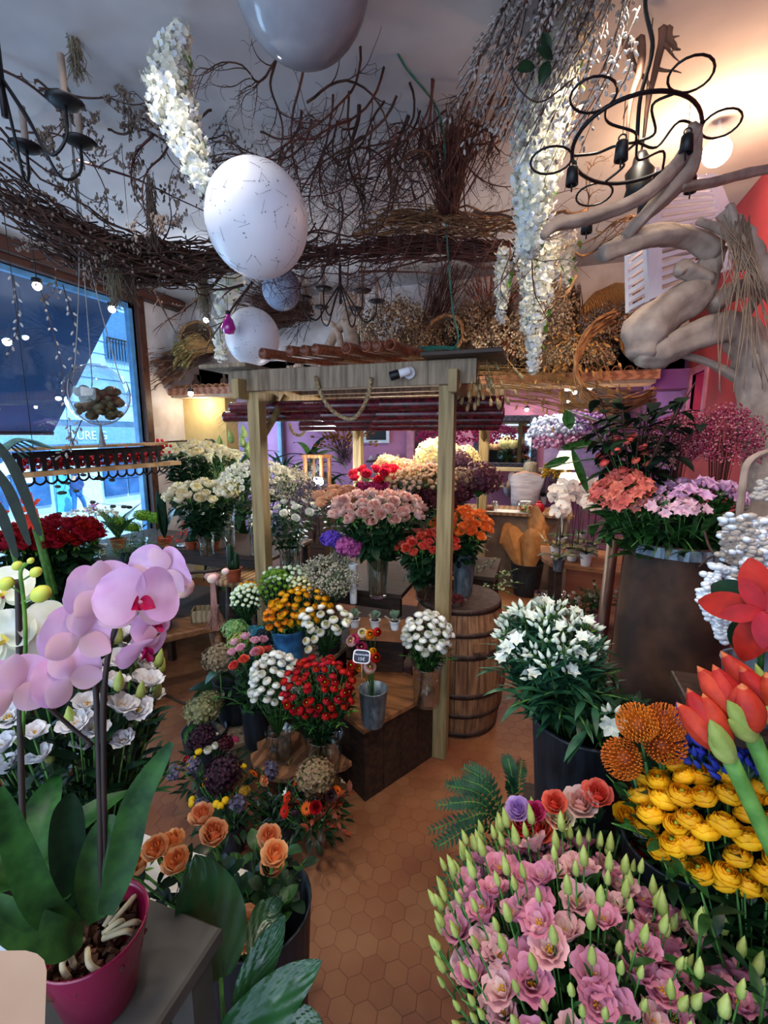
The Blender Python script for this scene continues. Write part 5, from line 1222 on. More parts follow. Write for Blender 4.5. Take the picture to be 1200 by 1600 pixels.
# terracotta/wicker lump items in the dark corner
foliage('greenery', 'dark leafy plant on the floor behind the bench', 'plant', (-2.15, 3.15, .2), .62, 24, 14, .12, .3, 'lance', [stem_m, leaf_d], spread=.8, seed=21)
vase('black bucket of the dark leafy plant behind the bench', -2.15, 3.15, 0, .12, .15, .24, blackpot, name='black_bucket', cat='bucket')
p = W(330, 965, 3.3); leafplant('broad dark green leaves of a low plant left of the blue pots', 345, 985, 3.3, 8, .28, .16, leaf_d, .0, potm=blackpot, seed=6, tilt=.35, potr=.1)
b = MB(); random.seed(9)
for k in range(7): tube(b, smoothpts([W(268, 942, 2.9)+Vector((0, 0, -.3)), W(290, 985, 2.9), W(300+k*4, 1010, 2.95)], 3), .004, 4)
# pinkish airplant tassel
tas = mat('pink_fibre', 'b0847c', '8c645c', rough=.9)
b = MB(); random.seed(2)
for k in range(70):
    a = W(332, 905, 3.2); tube(b, [a+Vector((random.uniform(-.02, .02), 0, 0)), a+Vector((random.uniform(-.03, .03), 0, -.2)), a+Vector((random.uniform(-.07, .07), random.uniform(-.05, .05), -.36))], .0016, 3, cap=False)
ball(b, a+Vector((0, 0, .02)), .045, 10, 6, 0, None, (1.4, 1, .7)); one('fibre_tassel', b, tas, 'dusty pink fibre tassel hanging before the dark corner', 'tassel')

# ================================================================ back room behind the opening
# counter
ct = thing('counter', 'long grey-brown shop counter at the back of the room', 'counter', (-.6, 6.35, 0)); b = MB(); box(b, -1.15, .95, -.22, .3, 0, .97, bev=.004); obj('body', b, mat('taupe_counter', '6f6058', '5f5048', rough=.7), ct)
b = MB(); box(b, -1.2, 1.0, -.3, .34, .97, 1.01, bev=.004); obj('worktop', b, mat('counter_wood', 'a08060', '80603f', wave=3, scale=4), ct)
for k in range(3):
    b = MB(); box(b, -.95+k*.62, -.43+k*.62, -.224, -.218, .12, .85); obj('panel', b, mat('taupe_panel', '7a6a60', '6a5a50', rough=.7), ct)
ctz = 1.011
def on_counter(px, dy=0): q = atY(px, 790, 6.15+dy); return (q.x, 6.15+dy, ctz)
b = MB(); box(b, -.28, .28, -.12, .12, 0, .004); one('wrapping_paper', b, mat('white_paper', 'ece6dc', rough=.7), 'white wrapping paper spread on the counter', 'paper', loc=on_counter(792, .02))
b = MB(); tube(b, [(-.1, 0, .03), (.1, 0, .03)], .03, 14); one('ribbon_spool', b, mat('red_brown_ribbon', '8c4438', '6a3028'), 'spool of red-brown ribbon lying on the counter', 'spool', loc=on_counter(760, -.02))
q = on_counter(773, -.03); b = MB(); lathe(b, hollow(.035, .04, .13, .004, .002), 16); one('drinking_glass', b, glass_m, 'clear drinking glass on the counter beside the ribbon spool', 'glass', loc=q)
q = on_counter(822, -.03); o = thing('glass_bowl', 'round glass bowl full of wrapped sweets on the counter', 'bowl', q); b = MB(); lathe(b, [(.05, 0), (.1, .03), (.125, .09), (.11, .15), (.09, .17)], 22); obj('body', b, glass_m, o)
b = MB(); random.seed(3)
for k in range(70): a = random.uniform(0, 6.28); r = random.uniform(0, .09); ball(b, (r*math.cos(a), r*math.sin(a), random.uniform(.02, .09)), .014, 6, 4, random.randrange(3))
s = obj('sweets', b, [mat('sweet_red', 'c04038'), mat('sweet_cream', 'e0c890'), mat('sweet_green', '6c9c58')], o); s['kind'] = 'stuff'
q = on_counter(842, -.03); b = MB(); ball(b, (0, 0, .07), .075, 16, 10); lathe(b, [(.03, .13), (.032, .16), (.0001, .162)], 14); one('red_jar', b, mat('red_ceramic', 'b81828', '981020', rough=.25), 'round shiny red jar at the right end of the counter', 'jar', loc=q)
# person behind counter, bending down
def person():
    t = thing('person', 'person in a pale grey jumper bending forward behind the counter', 'person', (-.22, 6.86, 0)); hx = 0
    sk = mat('skin', 'c49a82'); ju = mat('pale_jumper', 'a8a4aa', '8f8a92', scale=5, rough=.95, bump=.4, stretch=(1, 1, 5)); tr = mat('dark_trousers', '2c2c34', rough=.9); ha = mat('blonde_hair', 'b0a68c', '7c7460', scale=9, stretch=(6, 6, 1), rough=.5)
    def skin(name, pts, edges, rad, m):
        me = bpy.data.meshes.new(name); me.from_pydata(pts, edges, []); me.materials.append(m); o = link(name, me, t); o.modifiers.new('skin', 'SKIN').use_smooth_shade = True
        for i, r in enumerate(rad): me.skin_vertices[0].data[i].radius = r if isinstance(r, tuple) else (r, r)
        me.skin_vertices[0].data[0].use_root = True; s = o.modifiers.new('sub', 'SUBSURF'); s.levels = s.render_levels = 2; return o
    # pelvis, lumbar, chest, neck, head ; legs ; arms reaching to the counter on the far side
    pts = [(0, 0, .93), (0, .05, 1.12), (0, .16, 1.36), (.02, .25, 1.46), (.05, .34, 1.52), (-.1, 0, .88), (-.11, .02, .48), (-.11, 0, .08), (-.11, .12, .03), (.1, 0, .88), (.11, .02, .48), (.11, 0, .08), (.11, .12, .03),
           (-.2, .18, 1.37), (-.27, .32, 1.16), (-.2, .5, 1.06), (.2, .18, 1.37), (.30, .32, 1.16), (.28, .5, 1.06)]
    e = [(0, 1), (1, 2), (2, 3), (3, 4), (0, 5), (5, 6), (6, 7), (7, 8), (0, 9), (9, 10), (10, 11), (11, 12), (2, 13), (13, 14), (14, 15), (2, 16), (16, 17), (17, 18)]
    skin('body', pts, e, [.15, .13, .15, .05, .085, .09, .06, .04, .04, .09, .06, .04, .04, .06, .042, .032, .06, .042, .032], sk)
    skin('jumper', [(0, 0, .9), (0, .03, 1.08), (0, .14, 1.32), (.01, .2, 1.40), (-.2, .18, 1.36), (-.27, .32, 1.16), (-.21, .46, 1.08), (.2, .18, 1.36), (.30, .32, 1.16), (.28, .46, 1.08)],
         [(0, 1), (1, 2), (2, 3), (2, 4), (4, 5), (5, 6), (2, 7), (7, 8), (8, 9)], [(.22, .19), (.21, .18), (.20, .19), .10, .10, .075, .06, .10, .075, .06], ju)
    skin('trousers', [(0, 0, .93), (-.1, 0, .86), (-.11, .02, .48), (-.11, 0, .1), (.1, 0, .86), (.11, .02, .48), (.11, 0, .1)], [(0, 1), (1, 2), (2, 3), (0, 4), (4, 5), (5, 6)], [.17, .12, .08, .065, .12, .08, .065], tr)
    skin('hair', [(.05, .30, 1.62), (.05, .30, 1.54), (.06, .27, 1.45), (.06, .24, 1.38)], [(0, 1), (1, 2), (2, 3)], [.10, .125, .10, .05], ha)
    for s in (-1, 1):   # hands with five fingers resting on a low box beyond
        hpts = [(s*.2+(.08 if s > 0 else 0), .5, 1.06), (s*.2+(.08 if s > 0 else 0), .58, 1.03)]; ed = [(0, 1)]; rr = [.03, .034]
        for f in range(5):
            a = len(hpts); x = hpts[1][0]+(f-2)*.018; L = (.05, .07, .075, .07, .055)[f]
            hpts += [(x, .60, 1.02), (x+(f-2)*.003, .60+L*.6, 1.01), (x+(f-2)*.004, .60+L, .99)]; ed += [(1, a), (a, a+1), (a+1, a+2)]; rr += [.010, .009, .008]
        skin('hand', hpts, ed, rr, sk)
person()
# mirror with ornate dark frame on the back wall
def mirror(label, px0, py0, px1, py1, Y, fw, fm, scal=False, name='mirror', gm=None):
    a, c = atY(px0, py1, Y), atY(px1, py0, Y); w, h = c.x-a.x, c.z-a.z; t = thing(name, label, 'mirror', a)
    b = MB(); box(b, 0, w, -.01, .0, 0, h); obj('glass', b, gm or mat('mirror_glass', 'a8b4b8', '98a4aa', rough=.03, metal=1), t)
    b = MB(); 
    for x0, x1, z0, z1 in ((-fw, w+fw, -fw, 0), (-fw, w+fw, h, h+fw), (-fw, 0, 0, h), (w, w+fw, 0, h)): box(b, x0, x1, -.035, .0, z0, z1, bev=.004)
    if scal:
        for k in range(int(w/.09)+1):
            for z in (-fw*.5, h+fw*.5): tube(b, [( .09*k+.035*math.cos(q), -.045, z+.035*math.sin(q)) for q in [i*PI/5 for i in range(11)]], .009, 5)
        for k in range(int(h/.09)+1):
            for x in (-fw*.5, w+fw*.5): tube(b, [(x+.035*math.cos(q), -.045, .09*k+.035*math.sin(q)) for q in [i*PI/5 for i in range(11)]], .009, 5)
    obj('frame', b, fm, t)
mirror('wide mirror with an ornate dark scrolled frame on the back wall', 748, 658, 832, 722, 7.55, .09, mat('dark_scroll', '3c3c50', '28283a', rough=.4, metal=.3), True)
mirror('large wood-framed mirror on the back wall above the counter end', 955, 615, 978, 665, 7.5, .05, wood_warm)
mirror('wide dark mirror at the top of the back room', 880, 600, 950, 640, 7.52, .04, wood_warm)
# cream shelf and things under the mirror
t = thing('wall_shelf', 'cream wooden shelf unit under the ornate mirror', 'shelf', (-.9, 7.46, 1.2)); b = MB(); box(b, -.5, 1.3, -.15, .14, .25, .30); box(b, -.5, 1.3, -.15, .14, 0, .04); box(b, -.5, -.46, -.15, .14, 0, .3); box(b, 1.26, 1.3, -.15, .14, 0, .3); obj('shelf', b, mat('cream_paint', 'c8b48c', 'b4a078', rough=.6), t)
text_mesh('4', .16, 'number', mat('dark_number', '2a2420'), t, T_((.18, -.155, .14), rx=PI/2), .004)
# string lights / glassy hanging crowns in back room: bright orchid display
pl = thing('wall_panel', 'white wall panel with hanging bags at the back right', 'panel', (.35, 7.56, 1.3)); b = MB(); box(b, -.35, .5, 0, .02, 0, .75); obj('board', b, mat('pale_lilac', 'b8a4d0', 'a490c0'), pl)
wh = pm('white_phal', 'f0eef0', 'dedce4'); mg2 = pm('magenta_phal', 'a8286c', '8c1c58')
orc_m = [wh, pm('phal_white2', 'f5f3ee', 'e8e4e0'), pm('phal_lip', 'd8c050', 'c04878', .1)]
def phal(r, nu=5, nv=4):
    b = MB()
    for k in range(3): petal(b, r*1.0, r*.62, T_((0, 0, 0), rz=k*2.094, rx=.06), 0, .15, .1, 'oval', nu, nv)
    for s in (-1, 1): petal(b, r*1.05, r*1.25, T_((0, 0, .004), rz=s*1.25+0, rx=.1), 1, -.25, .12, 'wide', nu+1, nv+2)
    petal(b, r*.38, r*.35, T_((0, 0, r*.05), rz=PI, rx=.7), 2, .8, .8, 'paddle', 4, 4); 
    for s in (-1, 1): petal(b, r*.3, r*.22, T_((0, 0, r*.05), rz=PI+s*1.0, rx=1.1), 2, -.6, .5, 'oval', 3, 3)
    ball(b, (0, -r*.02, r*.12), r*.09, 8, 5, 0); return b
def orchid(label, base, h, mats, n=9, stems=2, r=.045, potm=white_plastic, seed=1, potr=.055, lean=.0, name='potted_orchid', group=None):
    random.seed(seed); o = thing(name, label, 'orchid', base, group)
    b = MB(); lathe(b, hollow(potr*.75, potr, potr*2.1), 20); obj('pot', b, potm, o)
    for k in range(5):
        b = MB(); s = random.uniform(.8, 1.1); petal(b, .2*s, .075*s, None, 0, -.9, .15, 'oval', 6, 2, fold=.15); obj('leaf', b, leaf_d, o, M=T_((0, 0, potr*2), rz=k*2.4+seed, rx=.6))
    d = phal(r).data('bloom', mats)
    for q in range(stems):
        a = random.uniform(-.8, .8)+(PI if q % 2 else 0)+1.0; P = smoothpts([(0, 0, potr*1.8), (.02*math.cos(a), .02*math.sin(a), h*.6), (.06*math.cos(a), .06*math.sin(a)-.02, h*.92), (.13*math.cos(a), .13*math.sin(a)-.05, h), (.2*math.cos(a), .2*math.sin(a)-.08, h*.93)], 5)
        b = MB(); tube(b, P, .0035, 5); obj('stem', b, wood_dark, o)
        for k in range(n):
            i = int(len(P)*(.45+.55*k/n)); p = P[min(i, len(P)-1)]+Vector((random.uniform(-.05, .05), -.03+random.uniform(-.03, .03), random.uniform(-.04, .04))); link('bloom', d, o, M=aim(p, (random.uniform(-.5, .5), -1, random.uniform(-.1, .5)), random.uniform(-.3, .3)))
    return o
tb = thing('corner_table', 'wooden table with a curved front carrying the potted orchids', 'table', (.5, 4.75, 0)); pol = [(-.48, .35), (-.46, -.05), (-.38, -.22), (.12, -.33), (.5, -.40), (.72, -.42), (.72, .5), (-.48, .5)]
b = MB(); prism(b, pol, .76, .80); obj('tabletop', b, wood_warm, tb, bev=.004)
for x, y in ((-.35, .4), (-.3, -.15), (.6, -.3), (.6, .4)): b = MB(); box(b, x-.03, x+.03, y-.03, y+.03, 0, .76); obj('leg', b, wood_dark, tb)
pots = [(872, 892, 'nearest, in a dull metal pot', zinc, 0), (868, 872, 'white one at the left rim', white_plastic, 0), (893, 876, 'white one behind the metal pot', white_plastic, 0), (915, 884, 'white one in the front right white pot', white_plastic, 0), (902, 868, 'magenta one in the middle', white_plastic, 1),
        (925, 870, 'white one at the right back', white_plastic, 0), (878, 856, 'white one at the left back', white_plastic, 0), (908, 850, 'pink one at the very back', white_plastic, 2)]
mgm = [mg2, mg2, magr[1]]; pkm = [pm('pink_phal', 'd890b8', 'c478a4'), pm('pink_phal2', 'e4a8c8', 'd090b4'), mg2]
for i, (px, py, l, m, c_) in enumerate(pots):
    q = atH(px, py, .80); orchid('potted orchid on the curved table, '+l, (q.x, q.y, .801), .62+.06*(i % 3), [orc_m, mgm, pkm][c_], 9 if c_ != 1 else 8, 2, .047, m, i+2)
# table lamp with cream shade
q = atY(893, 745, 5.25); o = thing('table_lamp', 'lit table lamp with a cream cone shade behind the orchids', 'lamp', (q.x, 5.25, .801)); b = MB(); lathe(b, [(.07, 0), (.07, .02), (.015, .04), (.012, .55)], 16); obj('base', b, wood_dark, o)
b = MB(); lathe(b, [(.19, .55), (.105, .80)], 28); b.f = b.f[:28]; b.m = b.m[:28]; b.s = b.s[:28]; sm_ = mat('cream_shade', 'f0dcae', 'e8d09c', rough=.8, petal=.6); obj('shade', b, sm_, o)
lamp('POINT', 'lamp_bulb_light', (q.x, 5.25, 1.48), 22, (1, .72, .42), size=.04)
# second small lamp / brighter pale glass lamp
q = atY(878, 700, 5.6); o = thing('table_lamp', 'bright white pleated lamp shade glowing above the cream one', 'lamp', (q.x+.05, 5.62, .801)); b = MB(); lathe(b, [(.06, 0), (.015, .03), (.012, .82)], 14); obj('base', b, mat('steel_blue', '7c8ca0'), o)
b = MB(); lathe(b, [(.15, .82), (.07, 1.02)], 24); b.f = b.f[:24]; b.m = b.m[:24]; b.s = b.s[:24]; obj('shade', b, mat('glowing_shade', 'f8ecd0', emis=('ffe8c0', 2.2)), o)
# kraft paper bouquets at the counter front
def kraftb(label, px, py, d, h, r, ax, seed, flower=True):
    random.seed(seed); q = W(px, py, d); o = thing('wrapped_bouquet', label, 'bouquet', (q.x, q.y, q.z)); vs = []; fs = []; n = 18; b = MB()
    for i in range(6):
        u = i/5
        for k in range(n):
            a = 2*PI*k/n; rr = r*(.35+.65*u)*(1+.10*math.sin(a*4+seed)*u); vs.append((rr*math.cos(a), rr*math.sin(a), h*u*(1+(.22*math.sin(a*2+seed)*u**3))))
    for i in range(5):
        for k in range(n): fs.append((i*n+k, i*n+(k+1) % n, (i+1)*n+(k+1) % n, (i+1)*n+k))
    b.add(vs, fs, 0, None, False); T = aim((0, 0, 0), ax); obj('wrapping', b, kraft, o, M=T)
    if flower: b = MB(); ball(b, (0, 0, h*.8), r*.7, 10, 6); obj('flowers', f_hyd(r*.75, 60, .2), hy('e8e8e0', 'c8d0bc'), o, M=T@T_((0, 0, h*.72)))
kraftb('kraft paper wrapped bouquet, left of the three before the counter', 814, 890, 5.9, .5, .16, (-.3, 0, 1), 1, False)
kraftb('kraft paper wrapped bouquet with white flowers, centre of the three before the counter', 826, 892, 5.8, .48, .17, (.1, 0, 1), 2)
kraftb('kraft paper wrapped bouquet, tallest one behind the other two', 832, 870, 5.95, .55, .16, (.15, .1, 1), 4, False)
q = W(822, 915, 5.85); vase('black bucket of the kraft wrapped bouquets', q.x, q.y, 0, .15, .2, .42, blackpot, name='black_bucket', cat='bucket')
# ================================================================ dried flowers on the ledge
LZ = 2.587
strawm = mat('wheat_straw', 'b8925c', '8c6a3c', scale=20, rough=.8); driedw = [twig, pm('dried_white', 'c4b49c', 'a08c74', .1), pm('dried_beige', 'a48c70', '7c6450', .1), pm('dried_cream', 'd8c8ac', 'b8a484', .1)]
driedb = [twig, pm('dried_brown', '7c6250', '5a4436', .1), pm('dried_tan', '98806a', '78624e', .1)]
def onledge(px, y=5.05): q = atY(px, 580, y); return Vector((q.x, y, LZ))
def lc(px, py, y=5.0): return atY(px, py, y)
for px, py, r, h, ms, nm, s in ((618, 525, .33, .30, driedb+[driedw[3]], 'big round bunch of brown and cream dried gypsophila over the pergola, left', 1), (660, 545, .25, .22, driedb, 'brown dried bunch right of the big round one', 2),
        (795, 545, .30, .26, driedw, 'beige dried gypsophila bunch below the hanging white blossoms', 3), (855, 505, .22, .34, driedw, 'tall column of cream dried gypsophila beside the right garland', 4),
        (740, 520, .24, .24, driedb, 'dull brown dried bunch beside the round basket', 5), (960, 520, .28, .2, driedb+[pm('dried_grey', '8c8484', '6c6468', .1)], 'grey-brown dried heather in the tilted basket at the right', 6), (905, 560, .26, .15, driedw, 'dried gypsophila low on the ledge at the right', 7)):
    c = lc(px, py, 5.0); cloud('dried_flower_bunch', nm, 'dried flowers', c, r*1.25, h*1.25, 2300, .0105, ms, drop=.25, seed=s, asp=1.3)
# wheat / bunny tail grass spilling
def spikes(name, label, c, n, L, dirs, m, headm, hl=.05, hr=.009, spread=.5, seed=1, group=None, droop=.3, r=.0015):
    random.seed(seed); b = MB()
    for k in range(n):
        d = Vector(dirs)+Vector([random.uniform(-spread, spread) for _ in range(3)]); d.normalize(); l = L*random.uniform(.6, 1.1)
        o = Vector([random.uniform(-.5, .5)*L*.25 for _ in range(3)]); e = o+d*l+Vector((0, 0, -droop*l)); P = smoothpts([o, o+d*l*.55, e], 3); tube(b, P, r, 3, 0, cap=False)
        if hl: m2 = MB(); ball(m2, (0, 0, hl*.5), hr, 5, 4, 0, None, (1, 1, hl/hr*.5)); merge(b, m2, aim(e, P[-1]-P[-2]), 1)
    return one(name, b, [m, headm], label, 'dried flowers', group, loc=c)
wheat_h = pm('wheat_ear', 'cfa668', 'a87c44', .1); 
spikes('wheat_bunch', 'golden bunch of dried wheat ears spilling over the ledge, nearest the garland', lc(865, 560, 4.95), 110, .42, (.1, -.5, .15), strawm, wheat_h, .06, .012, 1.0, 1, droop=.35)
spikes('wheat_bunch', 'golden bunch of dried wheat ears to the right of the other one', lc(915, 545, 4.95), 100, .40, (-.2, -.5, .2), strawm, wheat_h, .06, .012, 1.0, 2, droop=.35)
spikes('wheat_bunch', 'pale wheat ears hanging from the right corner of the pergola roof', atY(745, 560, 2.65)+Vector((0, .1, .03)), 34, .20, (.25, -.4, -.4), strawm, pm('pale_ear', 'a89468', '84704a', .1), .05, .012, .5, 3, droop=.5)
spikes('grass_bunch', 'brown plume of dried pampas grass sticking out left over the ledge', lc(325, 556, 4.9), 260, .62, (-1, -.3, -.1), twig, pm('plume', '8c6048', '64402e', .15), .12, .006, .28, 4, droop=.12, r=.001)
spikes('grass_bunch', 'green-brown dried reed heads on top of the brown plume', lc(330, 545, 4.85), 130, .38, (-.6, -.6, .2), strawm, pm('olive_head', '7c7044', '5a5030', .15), .07, .010, .4, 5, droop=.4)
spikes('straw_fan', 'fan of long golden straws hanging under the ledge behind the right post', atY(745, 596, 4.6)+Vector((0, 0, -.02)), 80, 1.3, (1, .0, -.12), mat('dull_straw', '94784a', '6c5430'), strawm, 0, .01, .07, 6, droop=.10, r=.0022)
spikes('straw_fan', 'fan of pale straws hanging behind the left pergola post', atY(420, 628, 4.5), 60, .6, (-1, .0, -.25), strawm, strawm, 0, .01, .10, 7, droop=.15, r=.0022)
for k, (px, py, l) in enumerate(((668, 460, 'dark twig broom leaning over the ledge behind the green cable'), (480, 490, 'dark heap of dried heather twigs left of the root sculpture'), (450, 500, 'bundle of dark twigs behind the lower globe'))):
    spikes('twig_bundle', l, lc(px, py+70*(k == 0), 5.0), 90 if k == 0 else 220, .75 if k == 0 else .62, (.35, -.1, 1) if k == 0 else (-.6, -.3, .3), twig, twig, 0, .01, .18 if k == 0 else .5, 11+k, droop=0 if k == 0 else .1, r=.004)
spikes('red_plume', 'rust red dried broom fan high behind the garlands', lc(765, 505, 5.15), 120, .42, (.1, -.1, .6), twigr, pm('rust_plume', '8c4a34', '6c3424', .1), .1, .006, .6, 15, droop=.0)
for px, py, l, mm in ((900, 450, 'brown hanging bunch of dried seed heads beside the white wall', 'plume'), (795, 470, 'small dark red dried flower bunch behind the garland', 'rust_plume')):
    spikes('dried_bunch', l, lc(px, py, 5.0), 90, .35, (0, 0, -1), twig, _mats[mm], .05, .008, .25, 16)
# cotton / pale buds left of the root
random.seed(8); b = MB(); 
for k in range(60): q = Vector((random.uniform(-.26, .26), random.uniform(-.12, .1), random.uniform(0, .25))); ball(b, q, random.uniform(.018, .03), 7, 5, 1); tube(b, [(0, 0, -.02), q], .002, 3, 0, cap=False)
one('cotton_bunch', b, [twig, pm('cotton', 'c8b4a4', 'a08878', .1)], 'bunch of small pale dried cotton pods left of the root sculpture', 'dried flowers', loc=Vector((lc(470, 552, 4.9).x, 4.95, LZ+.02)))
# baskets
wick = mat('wicker', 'a87c4c', '5c3e24', scale=26, wave=6, rough=.8, bump=.8)
def basket(label, px, py, r, L, ax, y=5.05, m=wick):
    c = lc(px, py, y); b = MB(); lathe(b, [(.0001, 0), (r*.7, 0), (r*.9, L*.3), (r, L), (r*1.05, L), (r*.94, L), (r*.84, L*.3), (.0001, .03)], 26, wob=.02); T = aim((0, 0, 0), ax)
    t = thing('basket', label, 'basket', c); obj('body', b, m, t, M=T); b = MB(); 
    tube(b, [(r*math.cos(a), r*math.sin(a), L+.01*math.sin(a*9)) for a in [i*PI/14 for i in range(29)]], .018, 6); obj('rim', b, wick, t, M=T); return c
basket('round dark-mouthed wicker basket lying on its side behind the right corner of the pergola', 712, 540, .21, .30, (-.25, -1, .15), m=mat('dark_wicker', '5c4430', '30221a', scale=26, wave=6, bump=.8))
basket('wicker basket tipped over on the ledge above the yellow wall', 322, 545, .19, .3, (.3, -1, .35), m=mat('dark_wicker', '5c4430'))
basket('shallow wicker hamper tilted under the driftwood', 960, 505, .26, .2, (-.4, -.8, .5))
basket('bronze basket far right on the ledge behind the driftwood', 1010, 545, .2, .3, (-.2, -1, .2))
for k, (px, ph) in enumerate(((300, .12), (345, .15), (362, .1))):
    q = onledge(px, 5.0); b = MB(); lathe(b, [(.045, 0), (.06, .05), (.05, .1), (.02, .13), (.02, .17), (.026, .18)], 16); one('clay_jug', b, mat('dark_clay', '4c3426', '30201a', rough=.5), 'small dark clay jug on the left ledge, '+('leftmost', 'middle', 'rightmost')[k]+' of three', 'jug', loc=q+Vector((0, .06, .0)))
# tangled vine ring hanging off the ledge on the right
random.seed(12); b = MB()
for k in range(14):
    pts = []
    c = W(1000, 540, 3.6); 
    for i in range(15):
        t = -.35*PI+i/14*PI*1.1+random.uniform(-.05, .05); rr = 1+.05*random.uniform(-1, 1); 
        px = 975-75*math.cos(t-.3)*rr*(1.4 if math.cos(t-.3) < 0 else 1); py = 560+72*math.sin(t-.3+.2)*rr+k*1.6-10; pts.append(W(px, py, 3.55+.012*k))
    tube(b, smoothpts(pts, 3), random.uniform(.005, .010), 5)
one('vine_coil', b, [mat('vine', '96704c', '5c4028', scale=14, rough=.8)], 'coil of brown vines looping down under the driftwood over the ledge', 'vine')
# root sculpture
def root():
    c = lc(548, 555, 4.85); t = MB(); random.seed(2)
    for pts, r in ((((0, 0, 0), (.02, 0, .2), (-.05, 0, .4), (.02, 0, .62)), (.10, .05)), (((-.28, -.05, 0), (-.22, 0, .18), (-.06, 0, .38), (-.02, 0, .5)), (.05, .06)), (((.3, 0, 0), (.2, 0, .2), (.05, 0, .42)), (.10, .05)), (((.0, 0, .3), (.14, -.03, .5), (.1, 0, .72)), (.06, .02)), (((-.1, -.04, 0), (-.12, -.03, .2), (-.2, -.03, .33), (-.32, 0, .38)), (.045, .02))):
        P = smoothpts(pts, 5); tube(t, P, lerpl(list(r), len(P)), 10)
    one('driftwood_root', t, drift, 'grey forked driftwood root standing on the pergola roof level behind the bamboo', 'driftwood', loc=c)
root()

# ================================================================ hanging from the ceiling
# green cable
b = MB(); tube(b, smoothpts([W(585, -30, 1.9), W(625, 90, 2.1), W(690, 190, 2.4), W(697, 350, 2.7), W(707, 480, 2.85), W(716, 530, 2.85), W(700, 552, 2.85)], 8), .006, 6)
for k in range(3): tube(b, [W(686+34*math.cos(a)-k, 549+4*math.sin(a)-k*2, 2.86) for a in [i*PI/8 for i in range(17)]], .005, 5)
one('cable', b, mat('teal_cable', '1f6a5c', '18544a', rough=.4), 'thin teal green cable hanging from the ceiling onto the pergola roof', 'cable')
# contorted willow
bud_m = mat('dull_bud', '8c7c70', '5c4c44', rough=.9)
def twist(label, start, direc, L, r0, seed, wig=.35, kids=7, depth=2, grav=0, m=twigr, group=None, kidl=.5, name='twisted_branch', nseg=22, catkins=0):
    random.seed(seed); b = MB()
    def grow(p, d, L, r, dep):
        n = max(6, int(nseg*(.6 if dep < depth else 1))); pts = [p.copy()]; ax = d.orthogonal().normalized(); ph = random.uniform(0, 6.28); ds = [d.copy()]
        for i in range(n):
            ax.rotate(Quaternion(d, random.uniform(-.9, 1.3))); d = (d+ax*wig*random.uniform(.3, 1.2)+Vector((0, 0, grav))).normalized(); p = p+d*(L/n)
            if p.z > HC-.02: p.z = HC-.03; d.z = -abs(d.z)
            ax = (ax-d*ax.dot(d)).normalized(); pts.append(p.copy()); ds.append(d.copy())
        tube(b, pts, [max(.0009, r*(1-.82*i/n)) for i in range(n+1)], 5 if r > .004 else 3, 0)
        if catkins and dep < depth:
            for i in range(1, n+1):
                if random.random() < catkins: q = pts[i]; ball(b, q+Vector((random.uniform(-.008, .008), 0, random.uniform(-.008, .008))), .006, 5, 4, 1, None, (.8, .8, 1.4))
        if dep > 0:
            for k in range(kids if dep == depth else max(2, kids//2)):
                i = random.randrange(n//6, n); dd = ds[i].copy(); o = dd.orthogonal(); o.rotate(Quaternion(dd, random.uniform(0, 6.28))); dd = (dd+o*random.uniform(.5, 1.1)).normalized()
                grow(pts[i], dd, L*kidl*random.uniform(.6, 1.1)*(1-.4*i/n), r*.55*(1-.5*i/n), dep-1)
    grow(Vector(start), Vector(direc).normalized(), L, r0, depth)
    return one(name, b, [m, bud_m], label, 'branch', group)
D = lambda a, b_, d1, d2: (W(*b_, d2)-W(*a, d1))
def br(label, a, b_, d1, d2, r0, seed, ext=1.15, **k):
    p = W(*a, d1); q = W(*b_, d2); p.z = min(p.z, HC-.03); v = q-p; return twist(label, p, v, v.length*ext, r0, seed, **k)
Ls = 'twisted willow branch hanging from the middle of the ceiling'
pairs = [((470, 20), (560, 330)), ((520, -10), (500, 300)), ((560, -20), (575, 330)), ((600, -20), (585, 380)), ((575, 60), (640, 400)), ((640, -20), (620, 300)), ((680, -10), (660, 420)), ((720, -20), (690, 250)), ((740, 10), (760, 200)), ((780, -10), (700, 230)),
         ((440, 60), (420, 260)), ((400, 40), (500, 210)), ((520, 120), (560, 420)), ((620, 150), (540, 430)), ((660, 200), (640, 450)), ((700, 60), (620, 200)), ((530, 300), (620, 470)), ((740, 100), (640, 60)), ((800, 40), (770, 300)), ((640, 120), (740, 330)), ((480, 160), (640, 130)), ((560, 230), (700, 260)), ((740, 330), (900, 390))]
random.seed(99); pairs += [((x, random.uniform(-30, 200)), (x+random.uniform(-60, 60), random.uniform(260, 460))) for x in range(430, 800, 19)]
for i, (a, e) in enumerate(pairs):
    d = 2.0+.7*((i*37) % 10)/10
    br(Ls, a, e, d, d+.25, .012 if i in (2, 5, 8, 14) else .0065, 100+i, ext=1.45, wig=.27, kids=10, depth=2, grav=-.06, m=twig if i % 3 else twigr, group='twisted willow branches over the middle')
random.seed(41)
for i in range(20):
    x = 455+i*19; y = random.uniform(330, 400)
    br('thin twisted willow twig drooping below the woven ring', (x, y), (x+random.uniform(-50, 50), random.uniform(470, 540)), 2.5, 2.6, .0045, 400+i, ext=1.3, wig=.26, kids=6, depth=2, grav=-.08, m=twig if i % 2 else twigr, group='thin twigs drooping below the woven ring')
